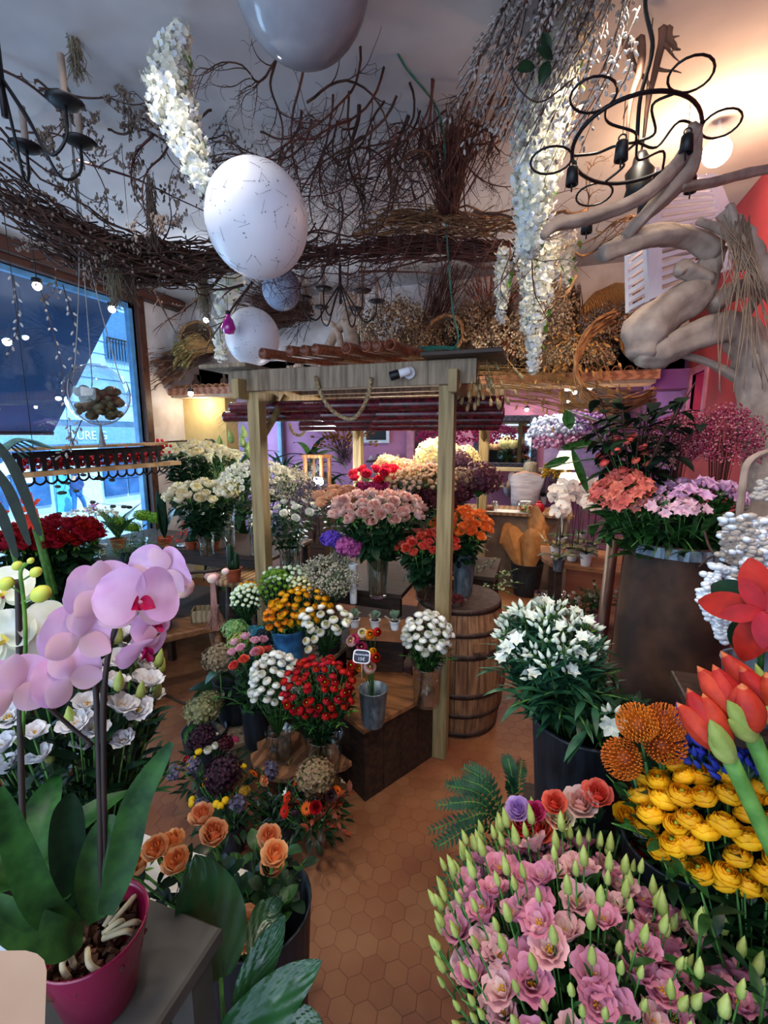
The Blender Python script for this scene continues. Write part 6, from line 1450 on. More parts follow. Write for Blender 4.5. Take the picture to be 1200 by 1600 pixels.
# broad upright broom in the middle (red osier)
c = W(700, 330, 2.6)
for k in range(5):
    random.seed(60+k); b = MB()
    for j in range(34):
        a = random.uniform(0, 6.28); q = random.uniform(.0, .62); d = Vector((math.cos(a)*q-.15+.08*k, math.sin(a)*q, 1)).normalized(); l = random.uniform(.4, .95); p0 = c+Vector((random.uniform(-.05, .05), random.uniform(-.05, .05), 0)); e = p0+d*l
        if e.z > HC-.02: e = p0+(e-p0)*((HC-.03-p0.z)/(e.z-p0.z))
        tube(b, smoothpts([p0, p0.lerp(e, .5)+Vector((random.uniform(-.03, .03), 0, 0)), e], 3), random.uniform(.0015, .0035), 4)
    one('osier_bundle', b, twigr, 'bundle of straight red osier twigs standing up from the woven ring to the ceiling', 'branch', 'red osier bundles')
# woven wreath of twigs running from the left edge across to the middle
def weave(label, pts, n, wid, r, seed, m, cat=.0, group=None):
    random.seed(seed); b = MB(); base = smoothpts(pts, 6); 
    for k in range(n):
        u0 = random.uniform(0, .6); u1 = min(1, u0+random.uniform(.25, .6)); i0 = int(u0*(len(base)-1)); i1 = max(i0+4, int(u1*(len(base)-1))); seg = base[i0:i1+1]; off = Vector([random.gauss(0, wid) for _ in range(3)]); o2 = Vector([random.gauss(0, wid) for _ in range(3)])
        P = [q+off.lerp(o2, j/len(seg))+Vector([random.gauss(0, wid*.22) for _ in range(3)]) for j, q in enumerate(seg)]
        for q in P: q.z = min(q.z, HC-.02)
        P = smoothpts(P, 2) if len(P) > 2 else P; tube(b, P, random.uniform(.4, 1)*r, 4, 0)
        if cat:
            for q in P:
                if random.random() < cat: ball(b, q+Vector([random.uniform(-.012, .012) for _ in range(3)]), random.uniform(.005, .009), 5, 4, 1)
    return one('twig_garland', b, [m, bud_m], label, 'branch', group)
weave('thick dark twig garland with pale catkins running along the left ceiling from the left edge', [W(-60, 250, 2.0), W(60, 330, 2.2), W(170, 385, 2.4), W(280, 405, 2.6), W(400, 400, 2.75), W(520, 385, 2.8)], 150, .06, .006, 1, twig, .16)
weave('denser lower part of the dark twig garland above the window corner', [W(20, 345, 2.4), W(110, 395, 2.6), W(190, 425, 2.7), W(280, 430, 2.8), W(330, 425, 2.9)], 110, .05, .006, 2, twig, .16)
weave('brown twig garland crossing the middle of the ceiling above the pergola', [W(440, 400, 2.8), W(560, 395, 2.8), W(680, 385, 2.8), W(780, 392, 2.8), W(860, 400, 2.9)], 90, .045, .006, 3, twigr, .0)
weave('lighter vines lying along the woven ring above the pergola', [W(560, 350, 2.7), W(660, 340, 2.7), W(760, 350, 2.7), W(880, 335, 2.7)], 60, .05, .007, 4, mat('vine', '96704c'), .0)
for i, (a, e) in enumerate((((560, 408), (880, 395)), ((560, 425), (700, 430)), ((120, 250), (330, 330)), ((0, 330), (330, 400)), ((600, 372), (860, 372)))):
    br('long straight reddish cane laid across the twig garlands', a, e, 2.75, 2.8, .009, 300+i, wig=.05, kids=3, depth=1, m=twigr, kidl=.2, group='long reddish canes')
Ll = 'dark budded twig spreading over the left ceiling'
for i, (a, e) in enumerate((((-20, 60), (180, 150)), ((60, -10), (60, 180)), ((0, 120), (220, 300)), ((150, -10), (260, 140)), ((210, 40), (330, 10)), ((300, 100), (340, 300)), ((240, 210), (170, 350)), ((60, 130), (240, 190)), ((0, 200), (120, 330)), ((40, 0), (140, 90)), ((270, 180), (300, 370)), ((20, 380), (230, 470)), ((180, 400), (340, 470)), ((200, -10), (430, 110)), ((330, 170), (250, 120)))):
    d = 2.1+.5*((i*29) % 10)/10
    br(Ll, a, e, d, d+.1, .007, 200+i, wig=.2, kids=8, depth=2, m=twig if i != 6 else twigr, catkins=.35, kidl=.4, group='budded twigs over the left ceiling')
# darker sticks by the lower globe, left of the back wall
for i, (a, e) in enumerate((((225, 430), (285, 500)), ((350, 425), (265, 515)), ((395, 440), (325, 545)), ((380, 445), (300, 470)))):
    br('dark angular stick hanging over the left end of the ledge', a, e, 3.3, 3.4, .012, 320+i, wig=.06, kids=5, depth=1, m=twig, catkins=.2, kidl=.5, group='dark sticks over the ledge')
for i, (a, e) in enumerate((((860, 400), (960, 520)), ((900, 430), (870, 560)), ((1010, 330), (870, 400)), ((880, 330), (960, 400)), ((900, 395), (1000, 450)))):
    br('pale brown bare branch reaching down at the right of the garlands', a, e, 2.6, 2.75, .009, 340+i, wig=.25, kids=8, depth=2, m=mat('vine', '96704c'), kidl=.45, group='pale bare branches at the right')
for i, (a, e) in enumerate((((1050, -20), (1040, 110)), ((1000, 60), (1020, 220)), ((1040, -10), (1045, 210)), ((975, 60), (1010, 130)))):
    br('bare brown branch hanging from the ceiling at the upper right', a, e, 1.9, 1.9, .019, 360+i, wig=.08, kids=2, depth=1, m=mat('bark_brown', '7c5a4a', '5a3e32'), kidl=.3, group='bare branches at the upper right')
# white blossom garlands
blo = [pm('blossom_white', 'e6e4d6', 'd2d0c0', .35), pm('blossom_cool', 'dfe4ea', 'c8ced8', .35), leaf_l]
def garland(label, pts, rads, n, s, seed, warm=0):
    P = smoothpts(pts, 8); N = len(P); R = lerpl(rads, N); random.seed(seed); o = thing('blossom_garland', label, 'garland', P[0]); b = MB()
    for k in range(n):
        i = random.randrange(N-1); q = P[i].lerp(P[i+1], random.random())-P[0]; d = Vector([random.gauss(0, 1) for _ in range(3)]).normalized(); q = q+d*R[i]*random.uniform(.35, 1)
        T = aim(q, d+Vector((0, 0, -.6)), random.uniform(0, 6)); sz = s*random.uniform(.7, 1.25)
        for w in range(2): petal(b, sz, sz*1.1, T@T_(rz=w*PI+random.uniform(-.4, .4), rx=random.uniform(.1, .9)), random.choice((0, 0, 1)), -.5, .3, 'wide', 2, 2)
    f = obj('blossoms', b, blo, o); f['kind'] = 'stuff'
    b = MB(); tube(b, [q-P[0] for q in P], .003, 4); obj('vine', b, stem_m, o)
    b = MB()
    for k in range(8): i = random.randrange(N-1); petal(b, .05, .025, T_(tuple(P[i]-P[0]+Vector((R[i]*.9, 0, 0))), rz=k, rx=-.8), 0, -.4, .1, 'lance', 3, 2)
    obj('leaves', b, leaf_l, o)
garland('thick white blossom garland hanging diagonally above the big starry globe', [W(283, 50, 1.9), W(262, 130, 1.85), W(285, 200, 1.85), W(318, 290, 1.85)], [.04, .095, .10, .07, .03], 1700, .022, 1)
garland('long dense white blossom garland falling from the ceiling at the right', [W(888, -30, 1.9), W(868, 80, 1.95), W(850, 180, 2.0), W(835, 300, 2.05), W(828, 395, 2.1)], [.12, .13, .14, .13, .09, .04], 2900, .024, 2)
garland('slender white blossom garland, left of the pair at the far right centre', [W(815, 380, 2.6), W(825, 440, 2.6), W(822, 520, 2.6)], [.07, .055, .03], 420, .022, 3)
garland('slender white blossom garland, longest of the pair at the right centre', [W(855, 380, 2.6), W(848, 440, 2.6), W(838, 500, 2.6), W(832, 580, 2.6)], [.10, .085, .06, .03], 640, .022, 4)
garland('small white blossom garland hanging left of the pair at the right centre', [W(788, 395, 2.7), W(785, 440, 2.7), W(783, 500, 2.7)], [.05, .045, .02], 260, .022, 5)
garland('short white blossom tuft right of the pair at the right centre', [W(885, 378, 2.7), W(882, 440, 2.7)], [.08, .03], 220, .022, 6)
garland('white blossom garland hanging behind the lower starry globe', [W(362, 395, 3.9), W(358, 430, 3.9), W(350, 490, 3.9), W(344, 560, 3.9)], [.08, .13, .10, .04], 480, .035, 7)
# hanging moss strands
for k, (px, py0, py1, d, r, l) in enumerate(((172, 375, 470, 2.5, .05, 'grey-green hanging moss strand above the window corner, left one'), (198, 380, 455, 2.6, .05, 'brownish hanging moss strand beside the grey-green one'), (315, 415, 495, 3.0, .06, 'brown hanging moss tuft above the pampas grass'), (232, 270, 380, 2.4, .03, 'thin pale dried plume hanging from the left ceiling'), (110, 0, 100, 2.0, .03, 'pale pinkish plume hanging at the top left'))):
    random.seed(k); b = MB(); a = W(px, py0, d); e = W(px+8, py1, d)
    for j in range(160):
        u = random.random(); q = a.lerp(e, u*.8)+Vector([random.gauss(0, r*.4*(1-u*.5)) for _ in range(3)]); tube(b, [q, q+Vector((random.gauss(0, .012), random.gauss(0, .012), -.06)), q+Vector((random.gauss(0, .02), random.gauss(0, .02), -.12))], .0018, 3, 0, cap=False)
    one('moss_strand', b, mat('spanish_moss%d' % (k % 2), ('8c8470', '6a5a50')[k % 2], ('6c6454', '4a3c34')[k % 2], rough=1), l, 'dried moss')
# starry globes
pearl = mat('frosted_globe', 'e4e4ea', 'd4d4de', scale=2, rough=.35, petal=.25)
def starglobe(label, px, py, d, r, pins=220, m=pearl, stars=True, name='globe_balloon'):
    c = W(px, py, d); o = thing(name, label, 'globe', c); b = MB(); ball(b, (0, 0, 0), r, 40, 24, 0, None, (1, 1, 1.06)); obj('body', b, m, o)
    if stars:
        b = MB(); random.seed(px)
        for k in range(pins):
            d_ = Vector([random.gauss(0, 1) for _ in range(3)]).normalized(); q = Vector((d_.x*r, d_.y*r, d_.z*r*1.06)); s = random.uniform(.0025, .005); T = aim(q+d_*.0006, d_, random.uniform(0, 6)); n = 5; vs = []
            for j in range(10): rr = s*(1 if j % 2 else .45); vs.append((rr*math.cos(j*PI/5), rr*math.sin(j*PI/5), 0))
            b.add(vs, [tuple(range(10))], 0, T, False)
            if k % 3 == 0:
                t = d_.orthogonal().normalized(); t.rotate(Quaternion(d_, random.uniform(0, 6))); P = []
                for j in range(4): dd = (d_+t*.07*j).normalized(); P.append(Vector((dd.x*r*1.002, dd.y*r*1.002, dd.z*r*1.063)))
                tube(b, P, .0006, 3)
        obj('star_print', b, mat('silver_print', '84848c', '6c6c74', rough=.3, metal=.6), o)
    b = MB(); lathe(b, [(.02, r*1.04), (.024, r*1.05), (.018, r*1.12), (.0001, r*1.13)], 12); tube(b, [(0, 0, r*1.1), (0, 0, HC-c.z)], .0015, 4); obj('hanging_cord', b, mat('grey_cord', '9c9a98'), o); return o
starglobe('large white globe printed with silver star constellations', 402, 345, 1.95, .212, 260)
starglobe('smaller white starry globe hanging above the left pergola post', 395, 527, 3.3, .188, 160)
starglobe('big translucent grey balloon cut off by the top edge of the view', 470, -42, 1.5, .225, m=mat('grey_balloon', 'a4a6ae', '90929c', rough=.12, petal=.3), stars=False)
starglobe('dim bluish globe hidden behind the large starry globe', 440, 452, 2.9, .12, m=mat('dim_globe', '8c98b0', '7c88a0', rough=.5), stars=False)
c = W(357, 505, 3.0); o = thing('bottle_ornament', 'shiny magenta glass bottle ornament beside the smaller globe', 'ornament', c); b = MB(); lathe(b, [(.0001, -.07), (.03, -.065), (.045, -.03), (.03, .02), (.014, .04), (.014, .06)], 20); obj('body', b, mat('magenta_glass', 'b0208c', '8c1870', rough=.08, spec=.8), o)
b = MB(); lathe(b, [(.017, .055), (.017, .075), (.0001, .08)], 12); tube(b, [(0, 0, .07), (0, 0, .3)], .0015, 4); obj('cap', b, iron, o)
# iron candle chandeliers
def chandelier(label, c, R, arms, hang=True, seed=0, drop=.25, tilt=0, dish=.065):
    t = thing('chandelier', label, 'chandelier', c)
    b = MB(); tube(b, [(0, 0, .25), (0, 0, -.02)], .012, 8); tube(b, [(0, 0, .25), (0, 0, HC-c.z)], .004, 5); obj('rod', b, iron, t)
    for k in range(arms):
        a = 2*PI*k/arms+seed; x, y = math.cos(a), math.sin(a); b = MB()
        tube(b, smoothpts([(0, 0, .12), (x*R*.35, y*R*.35, -.02), (x*R*.65, y*R*.65, -drop), (x*R*.95, y*R*.95, -drop*.7), (x*R, y*R, 0)], 6), .006, 6); last = obj('arm', b, iron, t)
        arm = last; b = MB(); lathe(b, [(.012, -.005), (dish*.7, 0), (dish, .012), (dish*.96, .014), (.02, .004), (.0001, .004)], 20, 0, T_((x*R, y*R, 0))); obj('drip_dish', b, iron, arm)
        b = MB(); lathe(b, [(.013, 0), (.013, .16), (.008, .163), (.0001, .160)], 12, 0, T_((x*R, y*R, .006))); obj('candle', b, mat('dusty_candle', '9c8c84', '847468', rough=.6), arm)
chandelier('black iron candle chandelier at the upper left corner', W(20, 160, 1.75)+Vector((-.05, 0, -.02)), .26, 6, seed=.2, drop=.16)
chandelier('black iron candle chandelier above the pergola roof', W(532, 470, 3.4), .27, 6, seed=.5, drop=.14)
# ring chandelier with little black bells
def ringch():
    c = W(995, 222, 1.75); t = thing('ring_chandelier', 'curly black iron ring chandelier with hanging bells at the upper right', 'chandelier', c); U = Vector((0, 0, 1)); X = (R_+Z_*.28-F_*.1).normalized(); Y = (F_*.62-Z_*.1+R_*.45).normalized(); R = .235
    q = lambda x, y, z=0: X*x+Y*y+U*z
    b = MB(); tube(b, [q(R*math.cos(a), R*math.sin(a)) for a in [i*PI/20 for i in range(41)]], .0075, 7); obj('ring', b, iron, t)
    for k in range(6):
        a = k*PI/3+.2; b = MB(); cx, cy = 1.32*R*math.cos(a), 1.32*R*math.sin(a); tube(b, [q(cx+.075*math.cos(i*PI/9), cy+.075*math.sin(i*PI/9)) for i in range(19)], .0045, 6); obj('loop', b, iron, t)
        b = MB(); tube(b, smoothpts([q(0, 0), q(.35*R*math.cos(a+.35), .35*R*math.sin(a+.35), -.015), q(.65*R*math.cos(a-.25), .65*R*math.sin(a-.25), .015), q(R*math.cos(a), R*math.sin(a))], 5), .005, 6); obj('spoke', b, iron, t)
        p = q(1.0*R*math.cos(a+.3), 1.0*R*math.sin(a+.3)); dz = (.10, .05, .12, .06, .11, .09)[k]
        b = MB(); tube(b, [p, p-U*dz], .0012, 4); tube(b, [p+Vector((.012*math.cos(i*PI/6), 0, -dz-.012+.012*math.sin(i*PI/6))) for i in range(13)], .003, 5)
        lathe(b, [(.0001, 0), (.017, 0), (.020, -.005), (.023, -.06), (.019, -.06), (.016, -.01)], 14, 0, Matrix.Translation(p-U*(dz+.022))); tube(b, [p-U*(dz+.03), p-U*(dz+.105)], .003, 4); obj('bell', b, iron, t)
    b = MB(); tube(b, smoothpts([q(0, 0), q(.0, 0, .15), q(.03, 0, .3), q(-.01, 0, .45), (0, 0, HC-c.z)], 6), .008, 6); obj('hanger', b, iron, t)
ringch()
# lantern-like black pot below
p = W(1000, 270, 2.0); b = MB(); lathe(b, [(.02, .08), (.03, .06), (.035, .03), (.06, .0), (.05, -.06), (.06, -.10), (.0001, -.1)], 18); tube(b, [(0, 0, .08), (0, 0, HC-p.z)], .002, 4); one('iron_lantern', b, iron, 'small black iron lantern under the curly ring chandelier', 'lantern', loc=p)
# catkin curtain at the upper right
catd = mat('dim_catkin', '9c9490', '6c6460', rough=.9)
Lc = 'silver catkin twig in the dense hanging bunch at the upper right'
random.seed(77)
for k in range(42):
    u = k/41; x0 = 800+u*190+random.uniform(-12, 12); x1 = x0-70-random.uniform(0, 60)-60*u*.3; y1 = random.uniform(120, 300)*(.7+.3*u)
    if k % 5 == 0: y1 += 40
    p, q = W(x0, -60, 1.75+random.uniform(-.1, .1)), W(x1, y1, 1.8); m_ = (p+q)/2+Vector((.04, 0, .03)); willow(Lc, [p, m_, q], 34, .0028, .0085, 'silver catkin twigs', seed=k, m=catd)
for k, (a, e) in enumerate((((930, 60), (870, 200)), ((960, 90), (880, 225)), ((990, 60), (958, 160)), ((1000, 10), (880, 250)))): willow(Lc, [W(*a, 1.7), (W(*a, 1.7)+W(*e, 1.72))/2+Vector((.02, 0, 0)), W(*e, 1.72)], 22, .0028, .009, 'silver catkin twigs', seed=50+k)
b = MB(); q = W(852, 70, 1.7)
for k, (x, y, rz) in enumerate(((848, 50, .4), (838, 75, 1.2), (858, 95, -.4), (808, 110, 1.9))): p = W(x, y, 1.7); petal(b, .075, .045, Matrix.Translation(p)@Matrix.Rotation(YAW, 4, 'Z')@Matrix.Rotation(PI/2, 4, 'X')@Matrix.Rotation(rz+PI, 4, 'Z'), 1, -.4, .2, 'oval', 5, 3, fold=.1)
tube(b, smoothpts([W(850, 40, 1.71), W(845, 75, 1.71), W(800, 115, 1.71), W(840, 160, 1.71), W(900, 120, 1.71)], 5), .003, 5, 0); one('ivy_sprig', b, [twig, leaf_d], 'sprig with four dark green leaves over the long white garland', 'leaf')
# slatted white shutters hanging at the right
def shutter(label, pts, d, n, m):
    # pts : four corners in order bottom-left, bottom-right, top-right, top-left
    A, B2, C2, D2 = [W(x, y, dd) for (x, y), dd in zip(pts, d)]; o = thing('slatted_shutter', label, 'shutter', A); nrm = (B2-A).cross(D2-A).normalized()*.012
    def quad(b, u0, u1, v0, v1):
        P = lambda u, v: (A.lerp(B2, u)).lerp(D2.lerp(C2, u), v)-A
        vs = [P(u0, v0), P(u1, v0), P(u1, v1), P(u0, v1)]; b.add([p-nrm for p in vs]+[p+nrm for p in vs], [(3, 2, 1, 0), (4, 5, 6, 7), (0, 1, 5, 4), (1, 2, 6, 5), (2, 3, 7, 6), (3, 0, 4, 7)], 0, None, False)
    for u0, u1 in ((0, .16), (.84, 1)): b = MB(); quad(b, u0, u1, 0, 1); obj('stile', b, m, o)
    for k in range(n): b = MB(); quad(b, .16, .84, (k+.12)/n, (k+.62)/n); obj('slat', b, m, o)
wp = mat('white_painted_wood', 'd4d4e0', 'bcbccc', scale=4, rough=.6)
shutter('white slatted shutter hanging behind the driftwood, upper one near the lamp', [(1012, 380), (1148, 345), (1120, 275), (1012, 262)], (2.5, 2.45, 2.45, 2.5), 9, wp)
shutter('white slatted shutter hanging behind the driftwood, lower one', [(1014, 470), (1140, 422), (1148, 350), (1012, 385)], (2.5, 2.4, 2.45, 2.5), 6, wp)
shutter('narrow grey-white slatted shutter seen edge-on left of the lower one', [(980, 490), (1018, 470), (1010, 345), (978, 375)], (2.7, 2.5, 2.5, 2.7), 9, wp)
# ceiling lamp glow at the right
p = W(1120, 238, 2.55); o = thing('ceiling_spotlight', 'glaring warm spotlight on the ceiling at the upper right', 'lamp', p); b = MB(); lathe(b, [(.05, .09), (.055, .05), (.06, 0)], 20); tube(b, [(0, 0, .08), (0, 0, HC-p.z)], .01, 6); obj('housing', b, white_plastic, o)
b = MB(); ball(b, (0, 0, .0), .07, 16, 10); obj('bulb', b, mat('warm_bulb', 'fff0d8', 'fff0d8', emis=('ffe2b8', 60)), o)
lamp('POINT', 'spotlight_glow_light', p-Vector((.02, .05, .10)), 36, (1, .56, .28), size=.06)
for k, (px, py, d, l, e) in enumerate(((58, 447, 3.2, 'small bright spot lamp under the left twig garland, nearer the edge', 30), (175, 483, 3.8, 'small bright spot lamp near the top of the window corner', 30), (322, 500, 4.7, 'cold bright spot lamp over the left end of the ledge', 60), (497, 752, 4.4, 'cold bright lamp glaring among the flowers left of the centre', 60), (298, 617, 5.0, 'tiny spot lamp set under the ledge over the yellow wall', 20), (770, 594, 5.1, 'tiny bright spot lamp under the right part of the ledge', 20), (898, 613, 6.0, 'warm hanging bulb in the back room', 12), (823, 640, 7.0, 'small ceiling spot in the back room, left', 20), (890, 640, 7.0, 'small ceiling spot in the back room, right', 20))):
    q = W(px, py, d); q.z = 2.44 if k in (4, 5) else q.z; top = (HC, HC, HC, .94, 2.544, 2.544, 2.82, 2.82, 2.82)[k]-q.z; b = MB(); ball(b, (0, 0, 0), .028 if k != 3 else .05, 12, 8); tube(b, [(0, 0, .03 if top > 0 else -.04), (0, 0, top)], .004, 5, 1); lathe(b, [(.035, .02), (.03, .05), (.0001, .055)], 12, 1); one('spot_lamp', b, [mat('cold_bulb' if k in (2, 3) else 'spot_bulb', 'ffffff', 'ffffff', emis=('dfeaff' if k in (2, 3) else 'fff0d0', e)), iron], l, 'lamp', loc=q)
lamp('POINT', 'ledge_cold_light', W(322, 500, 4.6)-Vector((0, .08, .05)), 16, (.85, .92, 1), size=.04)
lamp('POINT', 'display_lamp_light', W(497, 752, 4.35)+Vector((0, -.1, .05)), 20, (.95, .97, 1), size=.05)
lamp('POINT', 'yellow_wall_light', (-4.2, 4.92, 2.38), 7, (1, .85, .6), size=.04)
lamp('AREA', 'rear_overhead_light', (-.6, 6.6, 2.75), 44, (1, .86, .72), (-.6, 6.6, 0), 2.6, .8)  # broad overhead area light standing in for the back room's warm spots
lamp('AREA', 'under_pergola_fill', (-1.1, 3.9, 2.25), 44, (1, .86, .66), (-1.0, 3.3, 1.0), .8, .4)  # fill light added below the pergola roof to brighten the display
lamp('AREA', 'ledge_uplight', (-1.0, 4.6, 2.5), 14, (1, .82, .62), (-.4, 5.1, 3.0), 3.6, .2)
# ================================================================ right side
# driftwood tree
def limb(b, pts, d, rad, n=10, knob=.12, seed=1):
    random.seed(seed); P = smoothpts([W(x, y, dd) for (x, y), dd in zip(pts, d)], 6); R = lerpl(rad, len(P)); R = [r*.86*(1+random.uniform(-knob, knob)) for r in R]
    n = 18; k0 = len(b.v); tube(b, P, R, n)
    for i in range(len(P)):
        for j in range(n):
            a = 2*PI*j/n; v = Vector(b.v[k0+i*n+j]); f = 1+.12*math.sin(3*a+i*.22+seed)+.07*math.sin(5*a-i*.17)+.04*math.sin(8*a+i*.3); b.v[k0+i*n+j] = tuple(P[i]+(v-P[i])*f)
b = MB()
limb(b, [(1200, 900), (1195, 760), (1186, 640), (1182, 560), (1145, 515), (1085, 525), (1030, 550), (995, 560)], [1.9]*8, [.10, .085, .085, .085, .075, .07, .07, .035], 14, .08, 1)
limb(b, [(1000, 560), (1010, 520), (1045, 485), (1090, 455), (1105, 420), (1118, 392)], [1.9]*6, [.05, .10, .09, .07, .055, .05], 14, .08, 2)
limb(b, [(1115, 395), (1080, 372), (1030, 368), (980, 382), (940, 398)], [1.88, 1.85, 1.8, 1.78, 1.75], [.055, .05, .045, .045, .035], 12, .06, 3)
limb(b, [(1105, 440), (1070, 420), (1058, 425)], [1.88, 1.85, 1.83], [.045, .04, .02], 10, .05, 4)
limb(b, [(975, 372), (1010, 335), (1050, 295), (1078, 260), (1085, 200)], [1.76, 1.72, 1.7, 1.7, 1.7], [.022, .028, .034, .036, .026], 10, .05, 5)
limb(b, [(1085, 200), (1062, 250), (1005, 305), (930, 338), (870, 352), (848, 370)], [1.7, 1.68, 1.65, 1.62, 1.6, 1.6], [.028, .027, .027, .026, .022, .016], 10, .05, 6)
limb(b, [(1060, 292), (1110, 285), (1160, 272), (1215, 262)], [1.7, 1.75, 1.8, 1.85], [.022, .02, .022, .02], 8, .06, 7)
limb(b, [(1112, 480), (1150, 452), (1200, 445), (1240, 455)], [1.9]*4, [.04, .045, .045, .04], 12, .06, 8)
limb(b, [(1130, 330), (1160, 372), (1190, 425), (1225, 480)], [1.8]*4, [.03, .045, .05, .04], 10, .15, 9)
limb(b, [(1090, 345), (1130, 362), (1165, 395)], [1.8]*3, [.015, .02, .03], 8, .1, 10)
limb(b, [(1140, 320), (1150, 360), (1165, 420)], [1.78]*3, [.018, .025, .03], 8, .15, 13)
limb(b, [(1060, 553), (1110, 568), (1180, 605)], [1.95]*3, [.015, .018, .03], 8, .05, 11)
limb(b, [(1150, 510), (1180, 470), (1205, 430)], [1.95]*3, [.03, .02, .02], 8, .05, 12)
one('driftwood_tree', b, drift, 'large weathered grey driftwood tree trunk with thick bare limbs at the right', 'driftwood')
b = MB(); random.seed(5)
for k in range(40):
    a = W(1150+random.uniform(-25, 25), 345+random.uniform(-10, 25), 1.76); e = W(1160+random.uniform(-40, 50), random.uniform(420, 620), 1.74); tube(b, smoothpts([a, (a+e)/2+Vector((random.uniform(-.03, .03), 0, 0)), e], 4), .002, 4)
one('bark_fibres', b, mat('bark_fibre', '8c7460', '6a5444', rough=1), 'loose bark fibres hanging from the driftwood tree', 'fibres')
# thin arched stick near the bottom of the trunk
b = MB(); limb(b, [(1152, 840), (1160, 760), (1172, 720), (1215, 700)], [1.5]*4, [.012, .012, .013, .012], 8, .03, 1); one('bent_stick', b, drift, 'thin pale bent stick in front of the driftwood trunk', 'stick')
# plinth, tall rust pot
PT = W(1062, 842, 1.85); PH = PT.z
pl = thing('plinth', 'dark plinth table carrying the tall rust-brown pot', 'table', (PT.x, PT.y, 0)); b = MB(); box(b, -.24, .24, -.2, .24, .52, .56, bev=.004); obj('tabletop', b, wood_dark, pl)
for sx in (-1, 1):
    for sy in (-1, 1): b = MB(); box(b, sx*.19-.025, sx*.19+.025, sy*.17-.02, sy*.17+.05, 0, .52); obj('leg', b, wood_dark, pl)
b = MB(); h = PH-.56; lathe(b, [(.205, 0), (.215, .03), (.213, h*.35), (.200, h*.7), (.187, h-.012), (.190, h), (.176, h), (.19, h*.5), (.0001, h*.45)], 44, wob=.006)
rust = mat('rust_brown', '5c4030', '2e2019', scale=5, rough=.55, metal=.25, bump=.15, detail=6, lo=.3, hi=.6); one('tall_pot', b, rust, 'tall rust-brown metal pot full of pink and coral alstroemerias at the right', 'pot', loc=(PT.x, PT.y, .56))
b = MB()
for k in range(5):
    a = -2.3+k*.38; prof = []; T = T_((0, 0, PH-.56-.045), rz=a); vs = [(.192, -.055, 0), (.192, .055, 0), (.189, .055, .04), (.189, -.055, .04)]; b.add(vs+[(x+.004, y, z) for x, y, z in vs], [(3, 2, 1, 0), (4, 5, 6, 7), (0, 1, 5, 4), (2, 3, 7, 6)], 0, T, False)
one('zinc_strip', b, zinc, 'dull zinc strip around the rim of the tall rust-brown pot', 'strip', loc=(PT.x, PT.y, .56))
als = lambda a, b_, c_: [pm('alst_'+a, a, b_), pm('alst_'+b_, b_, a), leaf_m, stem_m]
alst = thinst(7, .09, .22, .28)
def AL(label, group, cols, px, py, d, rx, ry, n, drop, openr, r=.055, seed=1, **k): return B('alstroemeria', label, group, [(f_alst(r, openr, 5), cols), (f_alst(r, openr, 6), cols)], alst, px, py, d, rx, ry, n, drop, cat='alstroemeria', seed=seed, sm=SMm if k.pop('lm', 1) else SM, **k)
AL('coral red alstroemeria on the left side of the tall rust-brown pot', 'coral alstroemerias', als('c85a50', 'dc7c68', 0), 975, 778, 1.8, 32, 26, 15, .3, .85, seed=1, low=-.7, bloomname='bloom', base=(PT.x-.08, PT.y, PH-.18))
AL('lilac pink alstroemeria over the right side of the tall rust-brown pot', 'lilac pink alstroemerias', als('d49ac4', 'e4bcd8', 0), 1085, 778, 1.8, 50, 16, 17, .3, .8, seed=2, low=-.4, base=(PT.x+.03, PT.y, PH-.2))
AL('pale pink alstroemeria low over the rim of the tall rust-brown pot', 'pale pink alstroemerias', als('e0a8bc', 'eccad4', 0), 1052, 800, 1.7, 38, 8, 6, .24, .6, seed=3, r=.045, base=(PT.x+.0, PT.y, PH-.2))
foliage('greenery', 'broad green leaves hanging over the left rim of the tall rust-brown pot', 'foliage', (PT.x-.06, PT.y-.02, PH-.08), .28, 30, 9, .11, .32, 'lance', [stem_m, leaf_m, leaf_d], spread=1.9, seed=3, curve=.9, tilt=.1, bend=-.9)
foliage('greenery', 'green leaves filling the right side of the tall rust-brown pot', 'foliage', (PT.x+.08, PT.y, PH-.06), .22, 26, 9, .08, .3, 'lance', [stem_m, leaf_m, leaf_d], spread=1.7, seed=4, curve=.8, tilt=.4)
# pink limonium clouds
limm = [twigr, pm('crimson_statice', 'a83050', '80203c', .15), pm('pink_statice', 'c45878', 'a03c5c', .15), pm('pale_statice', 'd89498', 'b86c78', .15)]
def lims(label, px, py, d, rx, ry, n, seed, ms): c = W(px, py, d); cloud('statice_bunch', label, 'statice', c, rx*d/FPX, ry*d/FPX, n, .0042, ms, drop=c.z-PH+.1, seed=seed, nst=50)
lims('airy crimson statice cloud against the driftwood trunk', 1130, 695, 1.85, 52, 60, 2300, 1, limm)
lims('airy dusty pink statice cloud left of the crimson one', 1060, 690, 1.95, 46, 48, 1800, 2, limm)
lims('small cream and pink statice cloud above the coral alstroemerias', 1020, 718, 1.9, 32, 28, 800, 3, [twigr, limm[3], pm('cream_statice', 'd8c8a4', 'b8a884', .15)])
b = foliage('aralia_branch', 'dark jagged-leaved branch rising above the coral alstroemerias', 'foliage', W(985, 790, 1.9), .48, 16, 12, .13, .38, 'lance', [twig, pm('very_dark_leaf', '12241a', '0a1710', .06), leaf_d], spread=.6, seed=5, tilt=.3, bend=-.9)
